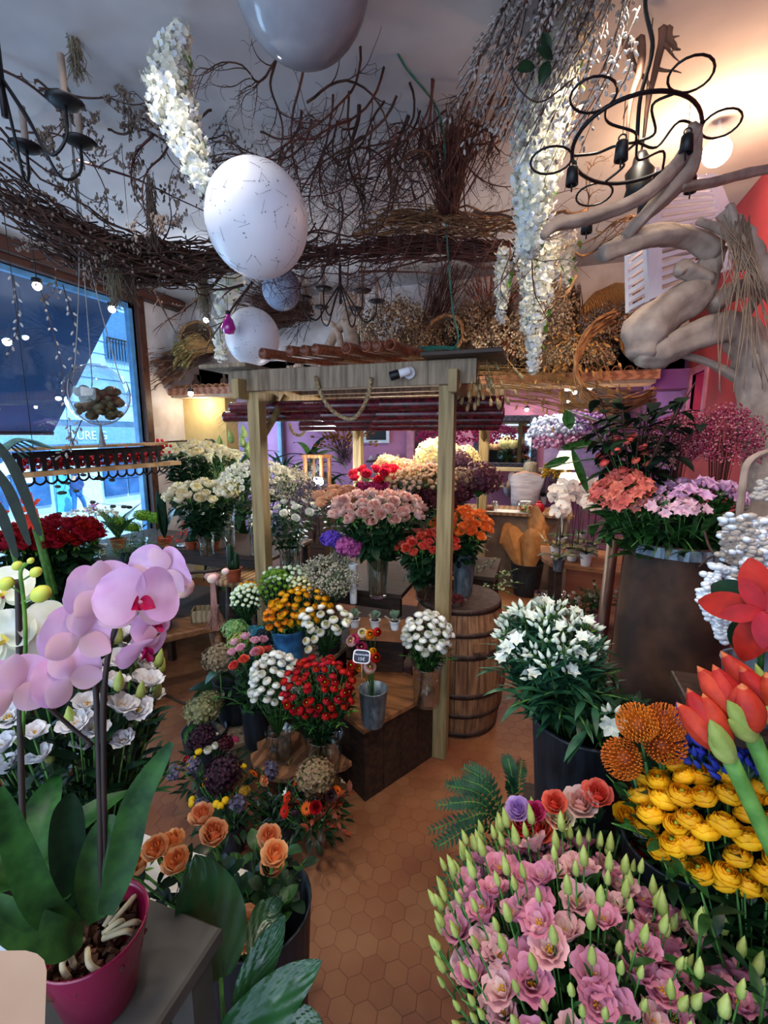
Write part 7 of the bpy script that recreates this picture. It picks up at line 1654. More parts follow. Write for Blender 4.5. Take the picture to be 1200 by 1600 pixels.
c = B('spray_flower', 'small scarlet flower among the dark leaves above the coral alstroemerias', 'small scarlet flowers', [(f_ranun(.022), [pm('scarlet_small', 'dc4c40', 'c43830'), pm('scarlet_small2', 'e46a5c', 'd05048'), greenc])], thinst(3, .03, .1), 975, 725, 1.85, 34, 40, 12, .3, seed=5, low=-.3, base=(PT.x-.08, PT.y, PH-.1))
# orchid paddle leaves in front of the lamp
for k, (a, e, w) in enumerate((((893, 700), (915, 765), .05), ((885, 640), (890, 668), .07), ((930, 690), (880, 700), .05), ((850, 730), (885, 715), .05))):
    p, q = W(*a, 2.6), W(*e, 2.6); v = q-p; b = MB(); petal(b, v.length*1.1, w, None, 0, .15, .1, 'oval', 8, 4, fold=.1); X = v.normalized(); N = -F_; Yv = N.cross(X).normalized(); Mx = Matrix(((Yv.x, X.x, N.x, p.x), (Yv.y, X.y, N.y, p.y), (Yv.z, X.z, N.z, p.z), (0, 0, 0, 1))); I = Mx.inverted(); tube(b, [(0, 0, 0), tuple(I@((p+Vector((PT.x-.1, PT.y, PH+.1)))/2+Vector((0, 0, .12)))), tuple(I@Vector((PT.x-.1, PT.y, PH-.1)))], .004, 5)
    one('broad_leaf', b, leaf_m, 'broad dark green leaf silhouetted before the table lamps, '+('long drooping one', 'small upright one', 'right one', 'left one')[k], 'leaf', M=Mx)
# dark red easel legs
eas = mat('oxblood_wood', '3c1a16', '26100e', rough=.5); t = thing('easel_stand', 'dark oxblood wooden stand between the orchid table and the rust pot', 'stand', atH(945, 1040, .0))
o0 = t.location
for k, (a, e, d) in enumerate((((958, 845), (935, 1030), 2.35), ((985, 850), (958, 1060), 2.3), ((1005, 860), (985, 1000), 2.5))): b = MB(); p = W(*a, d); q = W(*e, d); q = p+(q-p)*((p.z)/(p.z-q.z)); tube(b, [p-o0, q-o0], .028, 4); obj('leg', b, eas, t)
b = MB(); p, q = W(940, 842, 2.4), W(1010, 848, 2.35); tube(b, [p-o0, q-o0], .02, 4); obj('crossbar', b, eas, t)
# things under the orchid table
for k, (px, py, l) in enumerate(((905, 950, 'small plant with pale flowers on the floor under the orchid table, left'), (935, 935, 'leafy plant in a pink pot under the orchid table, right'))):
    q = atH(px, py+40, .0); o = thing('potted_plant', l, 'plant', q); b = MB(); lathe(b, hollow(.07, .09, .14), 18); obj('pot', b, white_plastic if k == 0 else mat('pink_pot', 'b05878', '94405f', rough=.5), o)
    foliage('leaves', '', '', (0, 0, .13), .34, 14, 9, .08, .35, 'lance', [stem_m, leaf_m, leaf_d], spread=.9, seed=k, parent=o)
    b = MB(); random.seed(k); 
    for j in range(9): merge(b, f_ranun(.022), aim((random.uniform(-.14, .14), random.uniform(-.14, .05), random.uniform(.3, .45)), (0, -.5, 1)))
    obj('flowers', b, [cream[0], whiter[1], greenc], o)
for k, px in enumerate((845, 872)): q = atH(px, 960, .0); vase('empty clear glass vase standing on the floor under the orchid table, '+('left', 'right')[k], q.x, q.y, 0, .07, .09, .26)
# white alstroemerias in the big black bucket
BK = W(915, 1120, 1.5); bt = BK.z
t = thing('side_table', 'low dark stand under the big black bucket of white alstroemerias', 'table', (BK.x, BK.y, 0)); b = MB(); box(b, -.18, .18, -.17, .17, bt-.46, bt-.42); obj('tabletop', b, wood_dark, t)
for sx in (-1, 1):
    for sy in (-1, 1): b = MB(); box(b, sx*.15-.02, sx*.15+.02, sy*.14-.02, sy*.14+.02, 0, bt-.46); obj('leg', b, wood_dark, t)
vase('big slate-black metal bucket of white alstroemerias', BK.x, BK.y, bt-.418, .135, .165, .418, blackpot, name='black_bucket', cat='bucket', n=40, t=.006, lip=.006)
wal = [pm('white_alst', 'e6ece0', 'd0dcc8'), pm('white_alst2', 'f2f4ee', 'dfe6da'), leaf_b, leaf_l]
c = B('alstroemeria', 'white alstroemeria in the dense bunch leaning out of the black bucket', 'white alstroemerias', [(f_alst(.055, .25, 6), wal), (f_alst(.05, .45, 5), wal)], thinst(13, .10, .20, .20), 856, 1012, 1.55, 66, 56, 38, .4, cat='alstroemeria', sm=[stem_m, leaf_b], low=-.5, cutoff=.35, seed=3, base=(BK.x-.02, BK.y, bt-.22), jit=.2)
for k, (px, py) in enumerate(((955, 1128),)):
    q = W(px, py, 1.32); base = Vector((BK.x, BK.y, bt-.2)); ax = q-base; o = thing('alstroemeria', 'single white alstroemeria leaning over the right rim of the black bucket', 'alstroemeria', base)
    obj('stem', stemmesh(ax.length, 8, .08, .3, .12, seed=4), [stem_m, leaf_m], o, M=aim((0, 0, 0), ax)); obj('bloom', f_alst(.06, .3, 7), wal, o, M=aim(ax, ax+(CAM-q)*.15))
foliage('greenery', 'dark blue-green leaves under the white alstroemerias', 'foliage', (BK.x-.07, BK.y-.03, bt-.02), .26, 26, 9, .10, .2, 'lance', [stem_m, leaf_b, leaf_d], spread=1.3, seed=8, curve=.7, tilt=.2)
foliage('greenery', 'glossy dark leaves over the front rim of the black bucket', 'foliage', (BK.x+.04, BK.y-.05, bt-.02), .15, 18, 7, .08, .3, 'lance', [stem_m, leaf_d, leaf_m], spread=1.6, seed=18, curve=.5)
# foreground table right (holds the buckets)
table('work_table', 'dark low work table carrying the flower buckets in the right foreground', -.05, .95, .45, 1.28, .55, wood_dark)
# fern fronds
def fern(label, px, py, d, n, L, w, m, seed, spread=1.0, dirx=(-.6, 0, .4)):
    random.seed(seed); c = W(px, py, d); b = MB()
    for k in range(n):
        dv = (Vector(dirx)+Vector([random.uniform(-spread, spread)*.8 for _ in range(3)])).normalized(); P = smoothpts([(0, 0, 0), dv*L*.5+Vector((0, 0, .04)), dv*L+Vector((0, 0, -.03))], 9); tube(b, P, .0018, 4, 0)
        up = Vector((0, 0, 1)); N = len(P)
        for i in range(2, N):
            t = (P[i]-P[i-1]).normalized(); s = t.cross(-F_*.7+up*.7).normalized(); l = w*math.sin(PI*min(1, (1.08-i/N)*1.05))**.6
            for sg in (-1, 1):
                X = (s*sg+t*.75).normalized(); nn = X.cross(t).normalized(); Yv = nn.cross(X); q = P[i]; Mx = Matrix(((Yv.x, X.x, nn.x, q.x), (Yv.y, X.y, nn.y, q.y), (Yv.z, X.z, nn.z, q.z), (0, 0, 0, 1))); petal(b, l, l*.34, Mx, 1, .1*sg, .05, 'lance', 3, 2, fold=.1)
    return one('fern', b, [stem_m, m], label, 'fern', loc=c)
fern('dark green fern fronds sticking out left of the colourful roses', 805, 1315, 1.3, 20, .24, .026, pm('fern_dark', '1c4a2c', '0f3020', .15), 2, .9, (-.7, -.1, .35))
# colourful roses
rb = Vector((.16, 1.06, .68)); 
for px, py, r, ca, l in ((845, 1302, .040, coralr, 'deep coral rose, lowest left of the colourful roses'), (822, 1295, .034, hotr, 'brick red rose behind the deep coral one'), (812, 1272, .03, purr, 'lilac rose at the left of the colourful roses'), (838, 1275, .026, magr, 'hot pink rose between lilac and cream'), (826, 1283, .024, pinkr, 'tiny blush rose beside the lilac rose'),
        (876, 1285, .036, cream, 'cream white rose in the middle of the colourful roses'), (868, 1262, .030, coralr, 'salmon rose behind the cream one'), (907, 1265, .040, pinkr, 'pale pink ruffled rose right of the cream one'), (932, 1250, .036, coralr, 'dusty salmon rose, rightmost of the upper row'),
        (975, 1282, .030, yelr, 'yellow rose bud beside the golden ranunculus'), (1002, 1305, .034, whiter, 'grey-white rose below the yellow one'), (1000, 1340, .03, hotr, 'dark coral rose half hidden by the lisianthus')):
    q = W(px, py, 1.15); ax = q-rb; o = thing('rose', l, 'rose', rb); obj('stem', stemmesh(ax.length, 8, .06, .5, .2, seed=px), SM, o, M=aim((0, 0, 0), ax)); obj('bloom', f_rose(r, 1), [ca[0], ca[1], sep], o, M=aim(ax, ax.normalized()+(CAM-q).normalized()*.9))
vase('dark bucket of the colourful roses', rb.x, rb.y, .55, .08, .11, .34, blackpot, name='dark_bucket', cat='bucket')
# pincushion proteas
pr_ = [pm('protea_orange', 'd87820', 'c05c14', .15), pm('protea_core', '9c4c18', '7c3410', .1)]
pb = Vector((.34, 1.12, .9))
for px, py, r, dx, l in ((1000, 1140, .046, (-.4, -.2, .9), 'orange pincushion protea, back left of the four'), (1035, 1138, .044, (.2, -.2, 1), 'orange pincushion protea, back right of the four'), (982, 1185, .046, (-.9, -.7, .3), 'orange pincushion protea, front left one facing sideways'), (1030, 1165, .048, (.2, -.5, .7), 'orange pincushion protea, front right of the four')):
    q = W(px, py, 1.1); ax = q-pb; o = thing('pincushion_protea', l, 'protea', pb); obj('stem', stemmesh(ax.length, 7, .05, .4, .15, rs=.004, seed=px), SM, o, M=aim((0, 0, 0), ax)); obj('flower_head', f_protea(r), pr_, o, M=aim(ax-Vector(dx).normalized()*r*.4, dx))
vase('dark bucket of the orange proteas', pb.x, pb.y, .55, .08, .11, .5, blackpot, name='dark_bucket', cat='bucket')
foliage('greenery', 'leafy stems below the orange proteas', 'foliage', (pb.x, pb.y, 1.02), .2, 16, 10, .05, .35, 'oval', [stem_m, leaf_m, leaf_d], spread=1.2, seed=30)
# blue gentians
gb = Vector((.52, 1.12, .9)); gen = [pm('gentian_blue', '3a48b4', '28349c'), leaf_m]
def f_gent(r):
    b = MB()
    for k in range(8): m = f_spbud(r*.7, .6); merge(b, m, aim((r*.25*math.cos(k*2.4), r*.25*math.sin(k*2.4), -r*.25*(k//3)), (math.cos(k*2.4), math.sin(k*2.4), 1.1)))
    return b
B('gentian', 'deep blue gentian stem between the proteas and the amaryllis', 'blue gentians', [(f_gent(.045), gen)], thinst(16, .06, .22, .35), 1112, 1158, 1.12, 66, 34, 20, .3, cat='gentian', sm=[stem_m, leaf_b], low=-.3, seed=3, base=gb)
vase('dark bucket of the blue gentians', gb.x, gb.y, .55, .08, .11, .45, blackpot, name='dark_bucket', cat='bucket')
# golden ranunculus
B('ranunculus', 'golden yellow ranunculus in the big dense bunch at the right', 'golden ranunculus', ranhd(yelr, .033), thinst(7, .07, .3, .3), 1115, 1290, 1.05, 96, 72, 62, .5, sm=SM, low=-.75, cutoff=.35, seed=5, jit=.12, base=(.50, 1.0, .6))
vase('brown paper lined bucket of the golden ranunculus', .50, 1.0, .55, .10, .14, .36, mat('dark_brown_paper', '4a3c34', '382c26', rough=.9), name='paper_bucket', cat='bucket', wob=.03)
foliage('greenery', 'dark stems and leaves below the golden ranunculus', 'foliage', (.46, .92, .72), .42, 34, 14, .06, .3, 'lance', [stem_m, leaf_d, leaf_m], spread=.8, seed=14)
# pink lisianthus with green buds
lisp = [pm('lisianthus_pink', 'dc96ac', 'cc7c98', .3), pm('lisianthus_core', 'eac0c8', 'd088a0', .3), pm('lis_yellow', 'e0b030'), stem_m]
lisq = [pm('lisianthus_pale', 'e6b8b8', 'd8a0a8', .3), pm('lisianthus_pale2', 'f0dcd0', 'e4bcb8', .3), pm('lis_yellow', 'e0b030'), stem_m]
budm = [pm('lisianthus_bud', 'b4c070', '94a850', .2), stem_m]
lb = Vector((.16, .80, .5))
k1 = [(f_lis(.036), lisp), (f_lis(.033), lisp), (f_lis(.034), lisq)]
B('lisianthus', 'pink ruffled lisianthus bloom in the large foreground bunch', 'pink lisianthus blooms', k1, thinst(4, .06, .2, .3), 880, 1500, .98, 152, 108, 74, .6, sm=SMm, low=-.2, cutoff=.35, seed=7, jit=.18, base=lb, cat='lisianthus')
B('lisianthus', 'pink ruffled lisianthus bloom low in the right corner of the foreground bunch', 'pink lisianthus blooms at the right', k1, thinst(4, .06, .2, .3), 1070, 1560, .9, 95, 55, 20, .5, sm=SMm, low=-.2, cutoff=.3, seed=8, jit=.18, base=(.3, .75, .5), cat='lisianthus')
B('lisianthus_bud', 'pale green pointed lisianthus bud rising above the pink foreground blooms', 'green lisianthus buds', [(f_spbud(.050), budm), (f_spbud(.038), budm)], thinst(2, .03, .12, .3), 872, 1480, .98, 188, 128, 150, .6, cat='bud', sm=SMm, parts=False, low=-.35, cutoff=.35, seed=9, jit=.12, base=lb)
B('lisianthus_bud', 'pale green lisianthus bud at the right of the foreground bunch', 'green lisianthus buds at the right', [(f_spbud(.05), budm), (f_spbud(.04), budm)], thinst(2, .03, .12, .3), 1060, 1520, .9, 110, 70, 26, .5, cat='bud', sm=SMm, parts=False, low=-.2, cutoff=.3, seed=10, jit=.2, base=(.3, .75, .5))
vase('dark bucket of the pink lisianthus', lb.x, lb.y, .55, .12, .16, .3, blackpot, name='black_bucket', cat='bucket')
foliage('greenery', 'dark stems and leaves inside the pink lisianthus bunch', 'foliage', (lb.x, lb.y, .7), .36, 46, 12, .06, .3, 'lance', [stem_m, leaf_d, leaf_m], spread=1.1, seed=15)
# amaryllis
ama = [pm('amaryllis_red', 'c03824', '9c201c', .15), pm('amaryllis_tip', 'c8784c', 'c05834', .15)]; shm = pm('sheath', 'a4b060', '8a9a48', .2); thick = pm('thick_stem', '649444', '4a7a34', .05)
def f_bigbud(L, R):
    b = MB(); n = 10
    for k in range(3): cup_p = 0
    for ph, s, mi in ((0, 1.0, 0), (1.05, .92, 0)):
        for k in range(3):
            a0 = ph+k*2.094; vs = []; fs = []
            for i in range(13):
                u = i/12; rad = R*s*math.sin(min(1, u*.9+.12)*PI)**.75
                if i == 12: rad = R*.02
                for j in range(5): v = j/4*2-1; an = a0+v*1.12*(1-.35*u); vs.append((rad*math.cos(an)*(1+.06*(1-v*v)), rad*math.sin(an)*(1+.06*(1-v*v)), L*u))
            for i in range(12):
                for j in range(4): q = i*5+j; fs.append((q, q+1, q+6, q+5))
            b.add(vs, fs, mi); m = len(fs); b.m[-4:] = [1]*4
    return b
def amaryllis(label, base, top, buds, sheath, seed):
    o = thing('amaryllis', label, 'amaryllis', base); ax = top-base; b = MB(); P = smoothpts([(0, 0, 0), tuple(ax*.5), tuple(ax)], 5); tube(b, P, .0145, 14); obj('stem', b, thick, o)
    for q, L, R in buds: v = q-top; obj('bud', f_bigbud(L, R), ama, o, M=aim(ax+v*.12, v, seed))
    for q, L in sheath: v = q-top; b = f_bigbud(L, .018); obj('sheath', b, [shm, shm], o, M=aim(ax-v.normalized()*.01, v, 1))
Wd = lambda x, y, d: W(x, y, d)
vb_ = W(1290, 1500, .82)
amaryllis('thick-stemmed red amaryllis, front one with a pale green sheath', vb_, Wd(1140, 1185, .86), [(Wd(1042, 1082, .94), .10, .024), (Wd(1072, 1072, .94), .115, .026), (Wd(1095, 1075, .92), .10, .025)], [(Wd(1092, 1090, .82), .115), (Wd(1078, 1110, .84), .08)], 1)
amaryllis('thick-stemmed red amaryllis with a split sheath, right of the front one', vb_+Vector((.04, .03, 0)), Wd(1175, 1150, .88), [(Wd(1085, 1035, .95), .125, .028), (Wd(1115, 1040, .93), .12, .027), (Wd(1158, 1062, .86), .10, .030)], [(Wd(1120, 1070, .84), .12), (Wd(1112, 1105, .84), .09)], 2)
amaryllis('red amaryllis at the right edge behind the others', vb_+Vector((.08, .05, 0)), Wd(1220, 1130, .92), [(Wd(1120, 1010, .98), .14, .027), (Wd(1170, 1060, .93), .12, .026), (Wd(1200, 1060, .9), .11, .024)], [(Wd(1165, 1000, .95), .13), (Wd(1180, 1100, .88), .10)], 3)
vase('tall grey-blue zinc bucket of the amaryllis at the right edge', vb_.x+.05, vb_.y, .55, .08, .11, vb_.z-.55+.12, zinc, name='zinc_bucket', cat='bucket')
# poinsettia
pc = W(1192, 955, 1.02); o = thing('poinsettia', 'bright red poinsettia in a grey pot at the right edge', 'poinsettia', (pc.x+.02, pc.y+.02, pc.z-.26)); L0 = Vector((pc.x+.02, pc.y+.02, pc.z-.26)); pr2 = pm('poinsettia_red', 'a80c18', '8a0812', .12)
b = MB(); lathe(b, hollow(.06, .075, .13), 24); obj('pot', b, zinc, o); b = MB(); tube(b, [(0, 0, .1), tuple(pc-L0)], .006, 6); obj('stem', b, stem_m, o)
up = (CAM-pc).normalized(); base = aim(pc-L0, up)
for k in range(8): b = MB(); petal(b, .125 if k < 5 else .08, .065 if k < 5 else .04, None, 0, -.5, .05, 'oval', 8, 4, fold=.12); obj('bract', b, pr2, o, M=base@T_((0, 0, .004*k), rz=k*1.32+.3, rx=.05+.3*(k > 4)))
for k in range(4): b = MB(); petal(b, .13, .075, None, 0, -.7, .05, 'oval', 8, 3, fold=.12); obj('leaf', b, leaf_d, o, M=base@T_((0, 0, -.02), rz=k*1.6+1.2, rx=-.15))
b = MB()
for k in range(7): ball(b, (.012*math.cos(k*2.4), .012*math.sin(k*2.4), .01), .005, 6, 4)
obj('centre', b, greenc, o, M=base)
mb = MB(); box(mb, -.17, .2, -.12, .16, -.03, 0, bev=.004); box(mb, -.14, -.11, -.1, .14, -1.36, -.03); box(mb, .14, .17, -.1, .14, -1.36, -.03)
one('tall_stand', mb, wood_dark, 'tall dark stand under the poinsettia at the right edge', 'stand', loc=(L0.x+.04, L0.y+.02, L0.z))
mb = None
# shell garland (white and grey shells)
def shells(label, pts, wid, n, s, ms, d, seed):
    random.seed(seed); b = MB(); P = smoothpts([W(x, y, d) for x, y in pts], 6); R = lerpl(wid, len(P))
    for k in range(n):
        i = int(k/n*(len(P)-1)); q = P[i].lerp(P[i+1], random.random()) if i+1 < len(P) else P[i]; a = random.uniform(0, 6.28); rr = R[i]
        o = R_*math.cos(a)*rr+(-F_)*abs(math.sin(a))*rr*.55+Vector((0, 0, random.uniform(-.01, .01))); m = MB(); ball(m, (0, 0, 0), s*random.uniform(.75, 1.2), 8, 6, 0, None, (1.15, .8, .62)); merge(b, m, aim(q+o*random.uniform(.6, 1), o+Vector((0, 0, -.5)), random.uniform(0, 6)), random.randrange(len(ms)))
    g = one('shell_garland', b, ms, label, 'garland')
wsh = mat('white_shell', 'd8dee4', 'c0c8d0', rough=.35); gsh = mat('grey_shell', 'b4aca4', '8c8278', rough=.5)
shells('garland of plump white shells hanging beside the rust-brown pot', [(1128, 885), (1120, 930), (1128, 970), (1140, 1000)], [.045, .055, .035, .02], 210, .0125, [wsh], 1.25, 1)
shells('mass of grey-white shells above the white shell garland', [(1165, 805), (1168, 850), (1165, 900)], [.07, .085, .075], 330, .0125, [gsh, gsh, wsh], 1.25, 2)
shells('small hanging ear-shaped bunch of grey shells in front of the trunk', [(1198, 750), (1190, 780)], [.025, .03], 60, .011, [gsh], 1.3, 3)
for k, (px, py) in enumerate(((1140, 860),)):
    b = MB(); random.seed(1)
    for i in range(10):
        for s in (-1, 1): petal(b, .022, .010, Matrix.Translation(W(px+i*.8, py+i*5-25, 1.22))@Matrix.Rotation(YAW, 4, 'Z')@Matrix.Rotation(PI/2, 4, 'X')@Matrix.Rotation(s*1.4, 4, 'Z'), 0, .3, .2, 'oval', 3, 2)
    one('dried_spike', b, gsh, 'flat grey braided seed spike hanging left of the grey shells', 'dried flower')
b = MB(); tube(b, smoothpts([W(1100, 830, 1.4), W(1110, 858, 1.38), W(1125, 872, 1.36), W(1140, 885, 1.36)], 4), .004, 5); tube(b, smoothpts([W(1122, 868, 1.36), W(1108, 872, 1.36), (W(1092, 886, 1.36))], 4), .003, 5); one('twig', b, twig, 'small forked dry twig before the rim of the rust-brown pot', 'twig')
# ================================================================ left foreground
tb = table('foreground_table', 'grey stone-topped table in the left foreground under the orchids', -1.15, -.50, .12, .56, 1.13, mat('grey_slate', '45433e', '33312d', scale=6, rough=.7, bump=.2))
# crimson pot with the pink orchid
pc = W(145, 1445, .70); ptop = pc.z
po = thing('potted_orchid', 'tall pink moth orchid in a glossy crimson pot in the left foreground', 'orchid', (pc.x, pc.y, 1.132))
o0 = Vector((pc.x, pc.y, 1.132)); hh = ptop-1.132
b = MB(); lathe(b, [(.046, 0), (.050, .004), (.075, hh-.006), (.0765, hh), (.0735, hh), (.07, hh-.01), (.06, hh-.05), (.0001, hh-.05)], 56); obj('pot', b, mat('crimson_glaze', '7c0f38', '6a0c30', rough=.22, spec=.6), po)
b = MB(); random.seed(4)
for k in range(130): a = random.uniform(0, 6.28); q = math.sqrt(random.random())*.064; m = MB(); box(m, -.008, .008, -.005, .005, -.003, .003); merge(b, m, T_((q*math.cos(a), q*math.sin(a), hh-.035+random.uniform(-.01, .01)), random.uniform(0, 6), random.uniform(0, 3), random.uniform(0, 3)))
obj('bark_chips', b, mat('bark_chip', '5c3a26', '2a1a12', scale=60, rough=1), po)
for k in range(9):
    b = MB(); random.seed(20+k); a = random.uniform(-2.4, 1.2); q = .03+random.random()*.03; P = smoothpts([(q*.4*math.cos(a), q*.4*math.sin(a), hh-.015), (q*math.cos(a+.3), q*math.sin(a+.3), hh-.005), (1.1*q*math.cos(a+.6), 1.1*q*math.sin(a+.6), hh-.03)], 5); tube(b, P, .0042, 7); obj('root', b, mat('aerial_root', 'b0a88c', '8c8468', rough=.7), po)
def flatleaf(pts, w, m, name, parent, off, d=.7, fold=.25):
    P = smoothpts([W(x, y, dd) for x, y, dd in pts], 6); n = len(P); b = MB(); vs = []
    for i, q in enumerate(P):
        t = (P[min(i+1, n-1)]-P[max(i-1, 0)]).normalized(); vdir = (CAM-q).normalized(); s = t.cross(vdir).normalized(); ww = w*max(.04, math.sin(PI*(.10+.88*i/(n-1)))**.6)
        for v in (-1, -.5, 0, .5, 1): vs.append(q+s*v*ww-vdir*(1-abs(v))*ww*fold-off)
    b.add(vs, [(i*5+j, i*5+j+1, i*5+j+6, i*5+j+5) for i in range(n-1) for j in range(4)]); return obj(name, b, m, parent)
for pts, w, m in ((((165, 1430, .68), (190, 1350, .68), (215, 1250, .68), (268, 1160, .68)), .022, leaf_m), (((150, 1440, .69), (145, 1370, .69), (165, 1300, .7), (185, 1290, .7)), .024, leaf_m), (((140, 1430, .7), (110, 1360, .7), (105, 1280, .7), (110, 1240, .7)), .024, leaf_d), (((120, 1450, .66), (70, 1420, .62), (30, 1330, .6), (0, 1230, .58)), .020, leaf_m), (((130, 1460, .66), (90, 1470, .62), (20, 1440, .6), (-20, 1400, .6)), .024, leaf_m), (((160, 1300, .75), (190, 1290, .78), (215, 1302, .8)), .012, leaf_d), (((150, 1420, .7), (100, 1390, .7), (60, 1370, .7)), .022, leaf_d)):
    flatleaf(pts, w, m, 'leaf', po, o0)
dst = mat('orchid_cane', '2c1e1a', '1a1210', rough=.6)
for pts, r in ((((158, 1440, .70), (156, 1250, .70), (150, 1080, .70), (145, 1045, .70)), .0042), (((165, 1430, .705), (162, 1200, .70), (163, 1080, .69), (172, 1010, .68), (190, 960, .67), (210, 930, .66)), .0040), (((92, 1480, .66), (70, 1400, .64), (20, 1280, .62), (-20, 1200, .6)), .005), (((145, 1165, .70), (110, 1135, .69), (70, 1100, .67)), .003), (((245, 923, .72), (270, 905, .76), (300, 895, .79), (325, 893, .8), (345, 890, .81)), .003)):
    b = MB(); tube(b, smoothpts([W(x, y, d)-o0 for x, y, d in pts], 6), r, 8); obj('flower_stem', b, dst, po)
b = MB(); tube(b, [W(158, 1160, .70)-o0, W(160, 1075, .695)-o0], .003, 6); tube(b, smoothpts([W(190, 1005, .67)-o0, W(215, 1020, .68)-o0, W(200, 1045, .69)-o0], 5), .002, 5); obj('support_clip', b, dst, po)
opk = [pm('orchid_pink', 'd8b0cc', 'd8b8b8', .3, scale=30, vary=.05), pm('orchid_pink2', 'e2c0e0', 'd4a4d0', .3, scale=22, vary=.05), pm('orchid_lip', 'b81054', '9c0c44', .2)]
olip = mat('orchid_lip_orange', 'd86024', 'b81054', scale=60)
def bigphal(r, cols, parent, M, lip=True, back=False):
    b = MB(); 
    for k in range(3): petal(b, r*1.0, r*.78, T_((0, 0, -.002), rz=k*2.094, rx=.10), 0, -.45, .25, 'oval', 10, 8)
    obj('sepals', b, cols[0], parent, M=M)
    for s in (-1, 1): b = MB(); petal(b, r*1.08, r*1.5, T_((0, 0, .004), rz=s*1.22, rx=.22), 0, -.75, .18, 'wide', 10, 10, ruf=.012, ph=s); obj('petal', b, cols[1], parent, M=M)
    if lip:
        b = MB(); petal(b, r*.62, r*.42, T_((0, 0, r*.06), rz=PI, rx=.75), 0, .9, .9, 'paddle', 6, 4)
        for s in (-1, 1): petal(b, r*.50, r*.40, T_((0, 0, r*.05), rz=PI+s*1.0, rx=1.15), 0, -.7, .6, 'oval', 6, 4)
        obj('lip', b, cols[2], parent, M=M); b = MB(); ball(b, (0, -r*.03, r*.13), r*.07, 10, 7); ball(b, (0, -r*.12, r*.1), r*.05, 8, 6, 1); obj('column', b, [cols[1], olip], parent, M=M)
def vaim(px, py, d, dx, dy, dz=1.0, spin=0, off=o0):   # facing: dx right, dy up, dz to the camera
    q = W(px, py, d); f = (CAM-q).normalized()*dz+R_*dx+Z_*dy; z = f.normalized(); x = Vector((0, 0, 1)).cross(z).normalized(); y = z.cross(x)
    return Matrix(((x.x, y.x, z.x, q.x-off.x), (x.y, y.y, z.y, q.y-off.y), (x.z, y.z, z.z, q.z-off.z), (0, 0, 0, 1)))@Matrix.Rotation(spin, 4, 'Z')
bigphal(.050, opk, po, vaim(216, 940, .60, .45, .0, 1, -.2))
bigphal(.046, opk, po, vaim(250, 895, .70, .5, .4, -1, .1), lip=False)
bigphal(.047, opk, po, vaim(160, 925, .66, -.6, .1, -1, 0), lip=False)
bigphal(.047, opk, po, vaim(124, 995, .64, -.6, .0, -1, .3), lip=False)
bigphal(.044, opk, po, vaim(108, 1060, .66, -.5, -.2, -1, -.2), lip=False)
bigphal(.050, opk, po, vaim(20, 1080, .62, -.7, .1, -.9, .2))
bigphal(.040, opk, po, vaim(222, 1010, .68, .7, -1.0, .5, 0))
bigphal(.036, opk, po, vaim(235, 975, .7, .9, -.3, .4, 0))
for px, py, d, r in ((284, 918, .73, .017), (332, 904, .8, .008), (352, 893, .82, .006)):
    b = MB(); ball(b, (0, 0, 0), r, 14, 9, 0, None, (1, 1, 1.25)); obj('bud', b, mat('orchid_bud', 'dcb0c0', 'e0c8a8', scale=20, rough=.5), po, M=Matrix.Translation(W(px, py, d)-o0)@Matrix.Rotation(1.1, 4, 'Y'))
# second orchid: white, with green buds
q = W(40, 1420, .80); wo = thing('potted_orchid', 'white moth orchid with green buds at the left edge', 'orchid', (q.x, q.y, 1.132)); w0 = Vector((q.x, q.y, 1.132))
b = MB(); lathe(b, hollow(.05, .065, .12), 28); obj('pot', b, white_plastic, wo)
b = MB(); lathe(b, [(.06, .095), (.03, .105), (.0001, .108)], 18); obj('bark', b, soil, wo)
for k in range(5): b = MB(); petal(b, .2, .065, None, 0, -.8, .12, 'oval', 8, 4, fold=.15); obj('leaf', b, leaf_m, wo, M=T_((0, 0, .10), rz=k*1.3+.6, rx=.85))
for pts, r in ((((40, 1400, .80), (33, 1200, .79), (30, 1000, .78), (28, 905, .78)), .005), (((36, 1150, .79), (40, 1000, .77), (36, 930, .76), (32, 895, .76), (40, 880, .76)), .003)):
    b = MB(); tube(b, smoothpts([W(x, y, d)-w0 for x, y, d in pts], 6), r, 8); obj('flower_stem', b, dst if r > .004 else leaf_l, wo)
ow = [pm('orchid_white', 'ececdc', 'dadac0', .35, vary=.05), pm('orchid_white2', 'f0f0e6', 'e0e2cc', .35, vary=.05), pm('orchid_lip_y', 'd8c860', 'c0a840', .2)]
for px, py, d, a, bb, r in ((5, 930, .80, -.5, .2, .05), (80, 985, .82, .6, .2, .052), (5, 1000, .78, -.4, 0, .05), (8, 1055, .8, -.2, -.3, .052), (55, 1030, .84, .4, -.4, .045)): bigphal(r, ow, wo, vaim(px, py, d, a, bb, 1, px*.1, w0), lip=px != 80)
for px, py, r in ((10, 912, .011), (64, 928, .014), (27, 884, .0075), (56, 894, .0085), (48, 876, .005)):
    b = MB(); ball(b, (0, 0, 0), r, 12, 8, 0, None, (1, 1, 1.35)); obj('bud', b, mat('green_orchid_bud', 'c4c850', 'aab440', rough=.5), wo, M=Matrix.Translation(W(px, py, .76)-w0)@Matrix.Rotation(1.0, 4, 'Y')); b = MB(); tube(b, [W(px, py, .76)-w0, W(33, py+14, .76)-w0], .0016, 5); obj('bud_stalk', b, leaf_l, wo)
